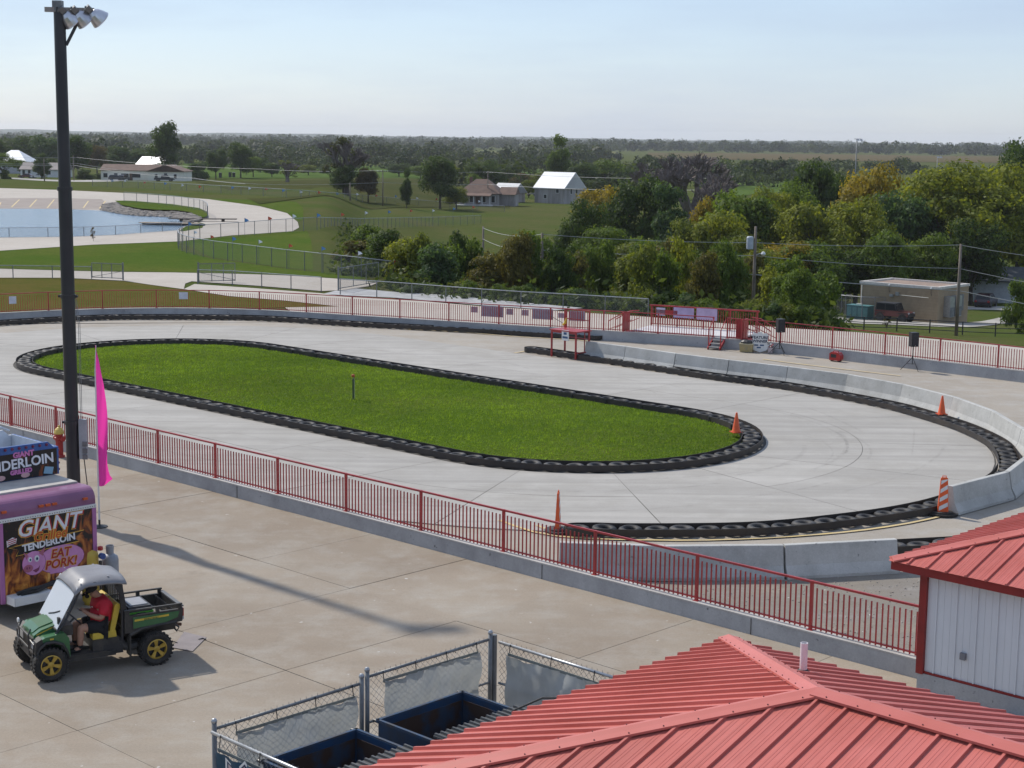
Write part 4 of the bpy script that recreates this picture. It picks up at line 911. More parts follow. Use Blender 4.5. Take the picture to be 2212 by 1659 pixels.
for k in range(26):
    a = 2*math.pi*k/26
    for s_ in (-1, 1):
        c = Vector((.333*math.cos(a+s_*.06), s_*.065, .333*math.sin(a+s_*.06))); q = Vector((.333*math.cos(a-s_*.02), s_*.135, .333*math.sin(a-s_*.02)))
        wb.beam(c, q*.985+Vector((0,q.y*.015,0)), .035, .03, (math.cos(a), 0, math.sin(a)))
TYM = wb.mesh('tyre'); TYM.materials.append(mat('cart_tyre', (.02,.019,.018), .75, (.05,.043,.036), 6, local=True))
rb_ = MB().lathe([(.205,.06),(.205,.12),(.185,.13),(.178,.09),(.178,.06)], 28, axis='y', closed=True)
for k in range(5):
    a = 2*math.pi*k/5+.3
    for s_ in (-1, 1): rb_.beam((.05*math.cos(a), .085, .05*math.sin(a)), (.185*math.cos(a+s_*.13), .105, .185*math.sin(a+s_*.13)), .04, .03, (0,1,0))
rb_.lathe([(.062,.06),(.062,.10),(.03,.115),(0,.115)], 14, axis='y'); RIMM = rb_.mesh('rim'); RIMM.materials.append(mat('rim_gold', (.50,.33,.06), .38, (.42,.27,.05), 4, metal=.25))
bk = MB().lathe([(.2,.0),(.2,.05),(0,.05)], 20, axis='y').mesh('brake_drum'); bk.materials.append(BLACK)
for x in (1.05, -1.05):
    for s_ in (1, -1):
        w_ = obj('wheel', TYM, None, ut, (x, s_*.66, .333), (0, random.uniform(0, 1), 0 if s_ > 0 else math.pi)); obj('rim', RIMM, None, w_); obj('brake_drum', bk, None, w_)
B = lambda n, mb, m, par=ut, **k: obj(n, mb, m, par, **k)
B('chassis', MB().box((.0,0,.42), (2.7,.7,.12)), DUST); B('floor_pan', MB().box((.22,0,.40), (.95,1.34,.05)), DUST); B('sill', MB().box((.1,.62,.36), (1.05,.1,.09)), DUST); B('sill', MB().box((.1,-.62,.36), (1.05,.1,.09)), DUST)
def hood_poly(y0, y1, m, nm):
    top = [(1.50,.70),(1.44,.86),(1.2,.95),(.78,1.04),(.72,.72),(.72,.50),(1.40,.50)]; B(nm, MB().prism(top, y0, y1, 'y'), m)
hood_poly(-.42, .42, GRN, 'hood'); B('hood_panel', MB().prism([(1.42,.885),(1.2,.972),(.8,1.06),(.8,1.04),(1.2,.95),(1.44,.86)], -.26, .26, 'y'), GRN)
B('hood_stripe', MB().prism([(1.36,.875),(.85,1.005),(.85,.985),(1.36,.855)], -.425, .425, 'y'), YEL)
for s_ in (1, -1):
    fend = [(1.48,.66),(1.42,.80),(1.2,.87),(.72,.92),(.62,.8),(.60,.42),(.66,.42),(.70,.56),(.80,.70),(.95,.76),(1.15,.76),(1.32,.68),(1.40,.58)]
    B('front_fender', MB().prism(fend, s_*.42, s_*.70, 'y'), GRN)
    B('fender_flare', MB().tube([(1.46,s_*.70,.56),(1.38,s_*.72,.68),(1.18,s_*.73,.77),(.95,s_*.73,.77),(.78,s_*.73,.70),(.69,s_*.73,.56),(.64,s_*.71,.40)], .035, 7), DUST)
    B('nose_corner', MB().prism([(1.53,.55),(1.49,.80),(1.30,.86),(1.24,.74),(1.42,.62)], s_*.46, s_*.705, 'y'), DUST)
    B('headlight', MB().box((1.49,s_*.50,.70), (.10,.16,.13)), mat('lens', (.45,.46,.46), .15)); B('badge', MB().box((1.0,s_*.703,.83), (.08,.006,.03)), YEL)
B('grille', MB().box((1.47,0,.66), (.07,.86,.3)), DUST); B('bumper', MB().box((1.47,0,.46), (.12,1.0,.14)), DUST)
for s_ in (1, -1):
    B('brush_guard', MB().tube([(1.46,s_*.34,.40),(1.58,s_*.34,.48),(1.60,s_*.34,.86),(1.50,s_*.34,.98)], .024, 8), BLACK); B('brush_guard', MB().tube([(1.58,s_*.34,.58),(1.56,s_*.62,.60),(1.55,s_*.64,.74),(1.58,s_*.34,.80)], .02, 7), BLACK)
for z in (.62, .86): B('guard_bar', MB().tube([(1.60,-.34,z),(1.60,.34,z)], .022, 7), BLACK)
B('plate', MB().box((1.62,-.1,.78), (.012,.22,.14)), GALV); B('guard_light', MB().lathe([(.05,0),(.05,.05),(0,.06)], 10, (1.58,-.38,.98), 'x'), WHITE)
# cab frame
for s_ in (1, -1):
    B('front_pillar', MB().tube([(.98,s_*.60,.80),(.72,s_*.61,1.05),(.28,s_*.60,1.74)], .026, 8), BLACK); B('roof_rail', MB().tube([(.28,s_*.60,1.74),(.0,s_*.61,1.80),(-.40,s_*.61,1.79),(-.56,s_*.60,1.70)], .028, 8), BLACK)
    B('rear_pillar', MB().tube([(-.56,s_*.60,1.70),(-.60,s_*.60,1.2),(-.58,s_*.60,.55)], .034, 8), BLACK); B('side_bolster', MB().prism([(-.44,1.70),(-.60,1.72),(-.66,1.2),(-.56,1.2),(-.54,1.52)], s_*.585, s_*.635, 'y'), BLACKP)
B('rear_crossbar', MB().tube([(-.57,-.6,1.68),(-.57,.6,1.68)], .026, 8), BLACK); B('rear_crossbar', MB().tube([(-.6,-.6,1.15),(-.6,.6,1.15)], .02, 8), BLACK)
# arched roof shell
def roof_shell():
    b_ = MB(); nx, ny = 14, 12; up = []; lo = []
    for i in range(nx+1):
        x = .46-1.12*i/nx; ft = i/nx; zc = 1.74+.155*math.sin(min(1, ft*3.2)*math.pi/2)-.05*max(0, ft-.75)*4*ft
        for j in range(ny+1):
            y = -.68+1.36*j/ny; f = abs(y)/.68; z = zc-.10*f**4-(.03 if abs(y) < .36 and .15 < ft < .9 else 0)*0 + (.018 if .40 < abs(y) < .52 and .2 < ft < .8 else 0)
            b_.v.append((x, y, z))
    k = (nx+1)*(ny+1)
    b_.v += [(x, y, z-.035) for (x, y, z) in b_.v[:k]]
    q = lambda i, j: i*(ny+1)+j
    for i in range(nx):
        for j in range(ny): b_.f.append((q(i,j), q(i,j+1), q(i+1,j+1), q(i+1,j))); b_.f.append((k+q(i,j), k+q(i+1,j), k+q(i+1,j+1), k+q(i,j+1)))
    ed = [q(0,j) for j in range(ny+1)]+[q(i,ny) for i in range(1, nx+1)]+[q(nx,j) for j in range(ny-1, -1, -1)]+[q(i,0) for i in range(nx-1, 0, -1)]
    for a, c in zip(ed, ed[1:]+ed[:1]): b_.f.append((a, k+a, k+c, c))
    return b_
B('roof', roof_shell(), GREYR, smooth=True)
for (x, y) in ((.3,.5),(.3,-.5),(-.35,.5),(-.35,-.5)): B('roof_bolt', MB().lathe([(.022,0),(.022,.012),(0,.014)], 8, (x,y,1.875)), GALV)
gm, nt, gb_, go = nodes_of('clear_screen'); gb_.inputs['Base Color'].default_value = (.75,.78,.82,1); gb_.inputs['Roughness'].default_value = .18; gb_.inputs['Specular IOR Level'].default_value = .6
tn = nt.nodes.new('ShaderNodeBsdfTransparent'); tn.inputs['Color'].default_value = (.9,.92,.94,1); xx = nt.nodes.new('ShaderNodeMixShader'); xx.inputs[0].default_value = .62; nt.links.new(tn.outputs[0], xx.inputs[1]); nt.links.new(gb_.outputs[0], xx.inputs[2]); nt.links.new(xx.outputs[0], go.inputs['Surface'])
B('windscreen', MB().beam((.86,0,.98), (.36,0,1.74), 1.26, .012, (0,1,0)) if False else MB().add([(.88,-.64,.98),(.88,.64,.98),(.37,.62,1.76),(.37,-.62,1.76),(.872,-.64,.972),(.872,.64,.972),(.362,.62,1.752),(.362,-.62,1.752)], [(0,1,2,3),(7,6,5,4),(0,4,5,1),(1,5,6,2),(2,6,7,3),(3,7,4,0)]), gm)
B('wiper', MB().tube([(.80,-.15,1.10),(.76,.1,1.17),(.70,.35,1.26)], .018, 6), BLACKP); B('screen_clamp', MB().box((.80,.56,1.10), (.05,.09,.2)), BLACKP); B('screen_edge', MB().beam((.885,-.63,.98), (.885,.63,.98), .03, .03), DUST)
B('dashboard', MB().box((.62,0,.92), (.26,1.16,.2)), DUST); B('steering_column', MB().tube([(.6,.30,.9),(.38,.30,1.06)], .022, 7), BLACK)
sw = B('steering_wheel', MB().tube([(.17*math.cos(a)*.35+.0, .17*math.sin(a), .17*math.cos(a)) for a in np.linspace(0, 2*math.pi, 18, endpoint=False)], .015, 7, closed=True), BLACK, loc=(.37,.30,1.07), rot=(0,rad(28),0))
for y in (.30, -.30):
    B('seat_base', MB().box((-.22,y,.71), (.52,.54,.13), 0, (.95,.95)), YEL); B('seat_back', MB().prism([(-.44,.74),(-.34,.76),(-.46,1.28),(-.52,1.32),(-.58,1.28)], y-.25, y+.25, 'y'), YEL)
B('seat_box', MB().box((-.22,0,.52), (.56,1.24,.26)), DUST)
B('rear_screen', MB().box((-.63,0,1.42), (.006,1.1,.5)), mesh_screen('screen_mesh', (.12,.12,.12), .35))
for k in range(7): B('screen_bar', MB().tube([(-.635,-.5+k*.166,1.17),(-.635,-.5+k*.166,1.66)], .006, 5), BLACK)
# engine bits
B('fuel_tank', MB().box((-.38,.5,.46), (.42,.26,.26), 0, (.9,.9)), BLACKP); B('exhaust', MB().tube([(-.45,.52,.62),(-.55,.55,.50),(-.66,.54,.40),(-.78,.5,.38),(-.95,.45,.42)], .075, 10), mat('exhaust_pipe', (.06,.06,.06), .6, (.1,.09,.08), 4)); B('mud_flap', MB().box((-.68,.62,.46), (.02,.24,.40)), DUST)
# cargo bed
B('bed_floor', MB().box((-1.12,0,.82), (1.06,1.18,.04)), mat('bed_floor', (.20,.18,.15), .8, (.12,.11,.10), 3, local=True))
for s_ in (1, -1):
    B('bed_side', MB().prism([(-.62,.70),(-1.62,.80),(-1.64,1.06),(-.62,1.06)], s_*.60, s_*.66, 'y'), DUST); B('side_panel', MB().prism([(-.74,.79),(-1.28,.83),(-1.52,.90),(-1.56,1.02),(-.74,1.02)], s_*.661, s_*.672, 'y'), GRN)
    B('side_stripe', MB().prism([(-.76,.93),(-1.34,.95),(-1.34,.99),(-.76,.97)], s_*.6725, s_*.676, 'y'), YEL); B('bed_rail', MB().box((-1.12,s_*.63,1.155), (1.02,.05,.03)), DUST)
    for x in (-.66, -1.12, -1.58): B('rail_post', MB().box((x,s_*.63,1.10), (.07,.05,.09)), DUST)
    B('tail_lamp', MB().box((-1.645,s_*.585,.98), (.03,.12,.16)), mat('tail_red', (.38,.03,.025), .3)); B('reverse_lamp', MB().box((-1.645,s_*.585,.86), (.03,.12,.07)), mat('lens', (.45,.46,.46), .15)); B('rear_arch', MB().tube([(-.70,s_*.64,.66),(-.86,s_*.65,.76),(-1.1,s_*.65,.79),(-1.5,s_*.65,.80)], .04, 7), DUST)
obj('lettering', text_mesh('JOHN DEERE', .052, .002, 0, .001), mat('ink_green', (.02,.09,.03), .5), ut, (-1.0,.6765,.936), (math.pi/2,0,math.pi))
B('bed_front', MB().box((-.635,0,.94), (.04,1.2,.26)), DUST); tg = B('tailgate', MB().box((-1.62,0,.95), (.05,1.16,.28)), DUST)
for k in range(13): obj('slat', MB().box((-1.588,-.51+k*.085,.95), (.014,.03,.24)), BLACKP, tg)
B('tailgate_cap', MB().box((-1.63,0,1.10), (.08,1.22,.03)), mat('cap_grey', (.14,.14,.14), .5)); B('hitch', MB().tube([(-1.4,0,.62),(-1.66,0,.56),(-1.82,0,.52)], .035, 8), mat('rust', (.12,.06,.035), .8)); B('hitch_loop', MB().tube([(-1.6,.14,.62),(-1.72,.16,.52),(-1.66,.2,.46),(-1.58,.18,.56)], .02, 6), BLACK)
B('rear_frame', MB().box((-1.1,0,.62), (1.0,.6,.16)), DUST); B('rear_axle', MB().tube([(-1.05,-.6,.34),(-1.05,.6,.34)], .05, 8), BLACK); B('front_axle', MB().tube([(1.05,-.6,.34),(1.05,.6,.34)], .04, 8), BLACK)
XA, XB = [-1.9,-1.65,-1.05,-.62,-.2,.35,.75,1.05,1.65], [-1.9,-1.65,-1.05,-.44,-.03,.44,.78,1.05,1.40]
seen = set()
def remap(o, dx=0.0):
    if o.name.split('.')[0] in ('wheel',): return
    if o.data and o.data.name not in seen:
        seen.add(o.data.name)
        for v in o.data.vertices:
            v.co.x = float(np.interp(v.co.x+o.location.x, XA, XB))-float(np.interp(o.location.x, XA, XB)) if abs(o.rotation_euler.z) < .1 else v.co.x
    o.location.x = float(np.interp(o.location.x, XA, XB))
for ch in list(ut.children):
    remap(ch)
    if ch.name.split('.')[0] == 'tailgate':
        for g_ in ch.children: remap(g_)
def gl(x, y, z): return Vector((gc.x+hd_.x*x+left.x*y, gc.y+hd_.y*x+left.y*y, z))
# tool case in the bed
tcz = thing('tool_case', 'grey and black latched tool case with a green band in the cart bed', 'case', gl(-.80,.18,.842), aG)
obj('base', MB().box((0,0,.10), (.50,.72,.20)), BLACKP, tcz); obj('band', MB().box((0,0,.215), (.53,.75,.045)), mat('lime', (.10,.42,.04), .5), tcz); obj('lid', MB().box((0,0,.29), (.50,.72,.11), 0, (.92,.94)), BLACKP, tcz); obj('lid_panel', MB().box((0,0,.352), (.36,.52,.02)), mat('case_grey', (.30,.31,.33), .5), tcz)
for y in (-.24,.24): obj('latch', MB().box((.255,y,.24), (.03,.09,.12)), BLACK, tcz); obj('latch', MB().box((-.255,y,.24), (.03,.09,.12)), BLACK, tcz)
obj('handle', MB().tube([(-.08,.37,.2),(-.08,.42,.22),(.08,.42,.22),(.08,.37,.2)], .014, 6), BLACKP, tcz)

# ---------------------------------------------------------------- driver
def skin(name, verts, edges, radii, m, parent, sub=2, root=0, extra=None):
    me = bpy.data.meshes.new(name); me.from_pydata(verts, edges, []); o = bpy.data.objects.new(name, me); LINK(o)
    md = o.modifiers.new('s', 'SKIN'); md.use_smooth_shade = True
    for i, r in enumerate(radii):
        d = me.skin_vertices[0].data[i]; d.radius = r if isinstance(r, tuple) else (r, r); d.use_root = (i == root)
    sb = o.modifiers.new('d', 'SUBSURF'); sb.levels = sub; sb.render_levels = sub
    dg = bpy.context.evaluated_depsgraph_get(); new = bpy.data.meshes.new_from_object(o.evaluated_get(dg)); new.name = name; bpy.data.objects.remove(o)
    new.materials.clear(); new.polygons.foreach_set('use_smooth', [True]*len(new.polygons))
    return obj(name, new, m, parent)
SKIN = mat('skin', (.40,.22,.15), .55, (.34,.18,.12), 8); SHIRT = mat('shirt_red', (.50,.015,.03), .75, (.40,.012,.025), 6, local=True); SHORT = mat('shorts_black', (.012,.012,.014), .8); HAIR = mat('hair_dark', (.015,.011,.01), .8)
per = thing('person', 'seated driver in a red polo shirt, black shorts and cap looking down at a phone', 'person', (gc.x+hd_.x*.15, gc.y+hd_.y*.15, 0), aG)
y0 = .30
bv = [(-.24,y0,.86),(-.25,y0,1.02),(-.26,y0,1.22),(-.22,y0,1.40),(-.16,y0,1.47),(-.09,y0,1.53),(-.03,y0,1.55)]; be = [(0,1),(1,2),(2,3),(3,4),(4,5),(5,6)]; br = [.17,.19,.19,.075,.075,.10,.085]
for s_ in (1, -1):
    n = len(bv); bv += [(-.18,y0+s_*.12,.85),(.02,y0+s_*.16,.87),(.24,y0+s_*.18,.90),(.25,y0+s_*.18,.68),(.26,y0+s_*.18,.50),(.38,y0+s_*.18,.455)]; br += [.13,.115,.085,.075,.052,.045]; be += [(0,n),(n,n+1),(n+1,n+2),(n+2,n+3),(n+3,n+4),(n+4,n+5)]
    n = len(bv); bv += [(-.24,y0+s_*.20,1.33),(-.20,y0+s_*.29,1.20),(-.14,y0+s_*.30,1.07),(.02,y0+s_*.20,1.13),(.10,y0+s_*.10,1.18),(.14,y0+s_*.05,1.20)]; br += [.09,.075,.062,.048,.036,.034]; be += [(2,n),(n,n+1),(n+1,n+2),(n+2,n+3),(n+3,n+4),(n+4,n+5)]
    h = n+5; hx, hy, hz = bv[h]
    for k in range(4):
        m0 = len(bv); fy = hy-s_*.005; ox = .012*k; bv += [(hx+.035-ox, fy-s_*.01, hz+.022-.010*k),(hx+.055-ox, fy-s_*.04, hz+.030-.010*k),(hx+.045-ox, fy-s_*(.065-.006*k), hz+.036-.010*k)]; br += [.010,.009,.008]; be += [(h,m0),(m0,m0+1),(m0+1,m0+2)]
    m0 = len(bv); bv += [(hx-.01, hy-s_*.012, hz+.035),(hx+.012, hy-s_*.03, hz+.06)]; br += [.011,.009]; be += [(h,m0),(m0,m0+1)]
body = skin('body', bv, be, br, SKIN, per)
sv = [(-.24,y0,.90),(-.22,y0,1.03),(-.25,y0,1.22),(-.25,y0,1.35),(-.21,y0,1.43)]; se = [(0,1),(1,2),(2,3),(3,4)]; sr = [(.25,.23),(.275,.26),(.26,.24),(.18,.18),(.09,.09)]
for s_ in (1, -1):
    n = len(sv); sv += [(-.24,y0+s_*.21,1.33),(-.20,y0+s_*.30,1.20),(-.17,y0+s_*.315,1.12)]; sr += [.125,.112,.10]; se += [(3,n),(n,n+1),(n+1,n+2)]
skin('shirt', sv, se, sr, SHIRT, per); obj('collar', MB().tube([(-.20+.085*math.cos(a), y0+.085*math.sin(a), 1.44-.03*math.cos(a)) for a in np.linspace(0, 2*math.pi, 14, endpoint=False)], .016, 6, closed=True), SHIRT, per); obj('shirt_logo', MB().box((-.02,y0+.12,1.28), (.006,.05,.02)), WHITE, per)
hv = [(-.26,y0,.84)]; he = []; hr = [.23]
for s_ in (1, -1):
    n = len(hv); hv += [(-.14,y0+s_*.13,.86),(.02,y0+s_*.16,.88),(.15,y0+s_*.175,.895)]; hr += [.16,.15,.13]; he += [(0,n),(n,n+1),(n+1,n+2)]
skin('shorts', hv, he, hr, SHORT, per)
for s_ in (1, -1):
    skin('shoe', [(.22,y0+s_*.18,.455),(.30,y0+s_*.18,.455),(.42,y0+s_*.18,.445),(.47,y0+s_*.18,.44)], [(0,1),(1,2),(2,3)], [.05,.055,.048,.035], SHORT, per, 1); obj('sole', MB().box((.35,y0+s_*.18,.412), (.30,.10,.02)), WHITE, per); obj('sock', MB().lathe([(.055,.50),(.058,.56),(.05,.57)], 10, (.257,y0+s_*.18,0)), SHORT, per)
hc = Vector((-.045,y0,1.565))
cap = obj('cap', MB().lathe([(.118,0),(.12,.04),(.105,.085),(.07,.115),(.02,.128),(0,.129)], 18), SHORT, per, hc+Vector((-.02,0,.02)), (0,rad(24),0), smooth=True); obj('brim', MB().prism([(.10,-.085),(.17,-.08),(.22,-.04),(.225,.04),(.17,.08),(.10,.085)], -.002, .008), SHORT, cap)
skin('beard', [(.02,y0-.06,1.49),(.05,y0,1.455),(.02,y0+.06,1.49)], [(0,1),(1,2)], [.035,.05,.035], HAIR, per, 1); obj('nose', MB().lathe([(0,.03),(.014,.01),(.018,-.01),(0,-.015)], 8, (.075,y0,1.53)), SKIN, per)
for s_ in (1, -1):
    obj('ear', MB().lathe([(0,-.03),(.02,-.015),(.022,.015),(0,.035)], 8, (-.05,y0+s_*.10,1.535)), SKIN, per); obj('eye', MB().lathe([(0,-.008),(.009,0),(0,.008)], 6, (.065,y0+s_*.035,1.555)), HAIR, per)
ph = gl(.34, y0, 1.215); o = thing('phone', 'dark phone held in the hands of the seated driver', 'phone', ph, aG); obj('case', MB().box((0,0,.0), (.09,.15,.012)), BLACK, o, rot=(0,rad(-25),0)); obj('screen', MB().box((0,0,.0075), (.08,.14,.002)), mat('phone_glass', (.03,.035,.05), .1), o, rot=(0,rad(-25),0))
# steel floor plate set in the plaza
q = [G(*p) for p in [(372,1400),(398,1366),(446,1378),(416,1408)]]; pc = sum(q, Vector())/4
pl = thing('access_plate', 'purple-grey steel access plate set in the plaza concrete', 'access plate', (pc.x, pc.y, 0)); obj('plate', MB().prism([(p.x-pc.x, p.y-pc.y) for p in q], .004, .016), mat('plate', (.24,.205,.195), .6, (.20,.17,.165), 3), pl)
for x, y in ((-.3,-.1),(.25,.15)): obj('lift_ring', MB().tube([(x-.08,y,.02),(x,y+.05,.03),(x+.08,y,.02)], .012, 5), BLACK, pl)

# ================================================================ red metal roofs
RED = mat('roof_red', (.52,.14,.115), .46, (.44,.105,.08), .7, spec=.35, rnd=.07, bump=.3, bscale=2.2); REDC = mat('roof_cap', (.54,.15,.125), .46, (.49,.128,.098), .6, spec=.35, rnd=.04)
SCREW = mat('screw', (.12,.04,.04), .5)
def hip_roof(bld, u0, u1, v0, v1, ze, slope, pitch=.315, over=None, faces=('L','F','B'), minor=True):
    """hip roof over the u/v rectangle; panels and seams are separate pieces under the part 'roof'"""
    o = bld.location; wv = (v1-v0)/2; zr = ze+wv*slope; LC = lambda u, v, z: W(u, v, z)-o
    roof = obj('roof', MB().add([LC(u0+.15,v0+.15,ze-.04), LC(u1-.15,v0+.15,ze-.04), LC(u1-.15,v1-.15,ze-.04), LC(u0+.15,v1-.15,ze-.04), LC(u0+wv,v0+wv,zr-.10), LC(u1-wv,v0+wv,zr-.10)], [(3,2,1,0),(0,1,5,4),(1,2,5),(2,3,4,5),(3,0,4)]), R_DARK, bld)
    def face(p0, e, up, length, lim):
        """p0 eave start (u,v); e eave dir; up = inward dir (u,v)"""
        pt = pitch if up[0] else pitch*1.27; n = int(round(length/pt)); w_ = length/n
        for k in range(n):
            t0, t1 = k*w_, (k+1)*w_; poly = [(t0,-.04),(t1,-.04)]; a, c = lim(t0), lim(t1)
            tm = [x for x in (wv, length-wv) if t0 < x < t1]; poly += [(t1,c)]+[(x, lim(x)) for x in tm[::-1]]+[(t0,a)]
            P3 = lambda t, s, h=0: LC(p0[0]+e[0]*t+up[0]*s, p0[1]+e[1]*t+up[1]*s, ze+s*slope+h)
            bm = MB(); bm.poly([P3(t, s, .012) for t, s in poly])
            pm = bm.mesh('panel'); 
            if pm.polygons[0].normal.z < 0: pm.flip_normals()
            obj('panel', pm, RED, roof)
            if a > .06:
                rb = MB(); 
                def rib(t, s1, wd, h, s0=-.05):
                    rb.add([P3(t-wd, s0, .012), P3(t+wd, s0, .012), P3(t+wd*.75, s0, .012+h), P3(t-wd*.75, s0, .012+h), P3(t-wd, s1, .012), P3(t+wd, s1, .012), P3(t+wd*.75, s1, .012+h), P3(t-wd*.75, s1, .012+h)], [(0,1,2,3),(7,6,5,4),(0,3,7,4),(1,5,6,2),(3,2,6,7)])
                rib(t0, a, .022, .045 if up[0] else .036)
                if minor:
                    for q in (.28,.39,.62,.73):
                        tt = t0+w_*q; s1 = min(lim(tt)-.02, lim(t0)+9)
                        if s1 > .05: rib(tt, s1, .018, .003, -.04)
                obj('seam', rb, RED, roof)
    lim_end = lambda t: max(0.0, min(t, (v1-v0)-t))
    Lu = u1-u0; lim_side = lambda t: max(0.0, min(t, wv, Lu-t))
    if 'L' in faces: face((u0,v1), (0,-1), (1,0), v1-v0, lim_end)
    if 'R' in faces: face((u1,v0), (0,1), (-1,0), v1-v0, lim_end)
    if 'F' in faces: face((u0,v0), (1,0), (0,1), Lu, lim_side)
    if 'B' in faces: face((u1,v1), (-1,0), (0,-1), Lu, lim_side)
    def cap(a, c, wd=.17, h=.03):
        a, c = Vector(a), Vector(c); d = (c-a).normalized(); s_ = d.cross(Vector((0,0,1))).normalized(); bm = MB(); dz = .06
        # drape flanges on the two slopes
        for q in (a, c):
            for t, z in ((-wd,-wd*slope*.72),(-wd*.45,-wd*slope*.28),(0,.012),(wd*.45,-wd*slope*.28),(wd,-wd*slope*.72)): bm.v.append(tuple(q+s_*t+Vector((0,0,z+h+dz-.02))))
            for t, z in ((-wd,-wd*slope*.72-.03),(wd,-wd*slope*.72-.03)): bm.v.append(tuple(q+s_*t+Vector((0,0,z+h+dz-.02))))
        bm.f += [(0,1,8,7),(1,2,9,8),(2,3,10,9),(3,4,11,10),(5,0,7,12),(4,6,13,11),(5,6,4,3,2,1,0),(7,8,9,10,11,13,12)]
        obj('ridge_cap', bm, REDC, roof)
        n = int((c-a).length/.42)
        for k in range(n):
            for t in (-wd*.82, wd*.82):
                q = a.lerp(c, (k+.5)/n)+s_*t; obj('screw', MB().box((0,0,0), (.014,.014,.012)), SCREW, roof, tuple(q+Vector((0,0,h+dz-.015-wd*slope*.58))))
    L3 = lambda u, v, z: LC(u, v, z)
    A, Bq = L3(u0+wv,v0+wv,zr), L3(u1-wv,v0+wv,zr)
    cap(L3(u0+.02,v1-.02,ze), A); cap(L3(u0+.02,v0+.02,ze), A); cap(A, Bq)
    return roof, zr
c0 = W(-14.89, 20.62)
K1 = UVof(G(1573,1379,2.5)); P0 = UVof(G(1740,1495,3.95)); wv = (P0[0]-K1[0]+K1[1]-P0[1])/2
bld = thing('service_building', 'service building under the large foreground red metal hip roof', 'building', W(K1[0]+4, K1[1]-wv, 0))
SIDE = mat('siding', (.68,.70,.72), .5, (.63,.65,.67), .6)
u0, u1, v1, v0 = K1[0], K1[0]+26, K1[1], K1[1]-2*wv
roof1, zr1 = hip_roof(bld, u0, u1, v0, v1, 2.5, 1.45/4.75)
def building_walls(bld, u0, u1, v0, v1, h, base=.32):
    o = bld.location; c = W((u0+u1)/2, (v0+v1)/2, 0)-o
    obj('wall', MB().box((c.x, c.y, base+(h-base)/2), (u1-u0, v1-v0, h-base), UANG), SIDE, bld); obj('plinth', MB().box((c.x, c.y, base/2), (u1-u0+.1, v1-v0+.1, base), UANG), MATS['wall'], bld)
building_walls(bld, u0+.45, u1-.45, v0+.45, v1-.45, 2.44)
def fascia(bld, u0, u1, v0, v1, z):
    o = bld.location
    for a, c in (((u0,v0),(u1,v0)), ((u0,v0),(u0,v1)), ((u0,v1),(u1,v1))):
        p, q = W(a[0], a[1], z-.09)-o, W(c[0], c[1], z-.09)-o; obj('fascia', MB().beam(p, q, .04, .17), R_DARK, bld)
fascia(bld, u0+.03, u1, v0+.03, v1-.03, 2.5)
# PVC vent on the far slope
pv = at(1733, 1436, (W(u0+wv+1.2, v1-1.4)).y); 
best = None
for i in range(60):
    for j in range(30):
        u = u0+3+i*.1; v = v1-.3-j*.1; z = 2.5+(v1-v)*(1.45/4.75); d = ray(1733,1435); q = W(u,v,z); t_ = q.y/d.y; e = abs(d.x*t_-q.x)+abs(CAMH+d.z*t_-q.z)
        if best is None or e < best[0]: best = (e, q)
q = best[1]; hv_ = .045*0+(at(1733,1371,q.y).z-at(1733,1435,q.y).z)
vp = thing('vent_pipe', 'white plastic vent pipe standing on the red roof', 'vent pipe', (q.x, q.y, q.z)); PVC = mat('pvc', (.72,.68,.69), .35)
obj('pipe', MB().lathe([(.052,-.08),(.052,hv_),(.044,hv_),(.044,hv_-.12),(0,hv_-.12)], 20), PVC, vp, smooth=False); obj('boot', MB().lathe([(.1,-.06),(.09,.02),(.056,.05),(.054,.02)], 16), RUBBER, vp)
# second building at the right edge
b2 = thing('metal_shed', 'pale ribbed metal shed with a red roof at the end of the railing', 'building', W(-14.95, 27.3, 0))
hip_roof(b2, -15.55, 3.0, 26.92, 33.9, 2.52, .31)
building_walls(b2, -14.97, 2.5, 27.28, 33.4, 2.46, .33); fascia(b2, -15.52, 3.0, 26.95, 33.87, 2.52)
o = b2.location
for (uu_, vv_) in ((-14.97,27.28),(-14.97,33.4)):
    p = W(uu_, vv_, 0)-o; obj('corner_trim', MB().box((p.x, p.y, 1.38), (.15,.15,2.12), UANG), R_DARK, b2)
p, q = W(-14.9,27.262,.35)-o, W(2.5,27.262,.35)-o; obj('base_trim', MB().beam(p, q, .03, .05), R_DARK, b2)
for k in range(41):
    uu_ = -14.70+k*.42; p = W(uu_, 27.272, 0)-o; obj('siding_rib', MB().box((p.x, p.y, 1.41), (.03,.035,2.1), UANG, (1,1)), SIDE, b2)
    if k % 1 == 0:
        for f in (.14, .28): p = W(uu_+f, 27.277, 0)-o; obj('siding_rib', MB().box((p.x, p.y, 1.41), (.03,.008,2.1), UANG), SIDE, b2)
pz = G(2080,1418,1.0); uz = UVof(at(2080,1418, 29.6))[0]; p = W(-13.93,27.2,0)-o
d = ray(2080,1418); tt = (27.24)/(d.x*V2.x+d.y*V2.y); q = d*tt; obj('junction_box', MB().box((q.x-o.x, q.y-o.y, CAMH+q.z), (.11,.06,.13), UANG), mat('jbox', (.20,.20,.22), .5), b2)

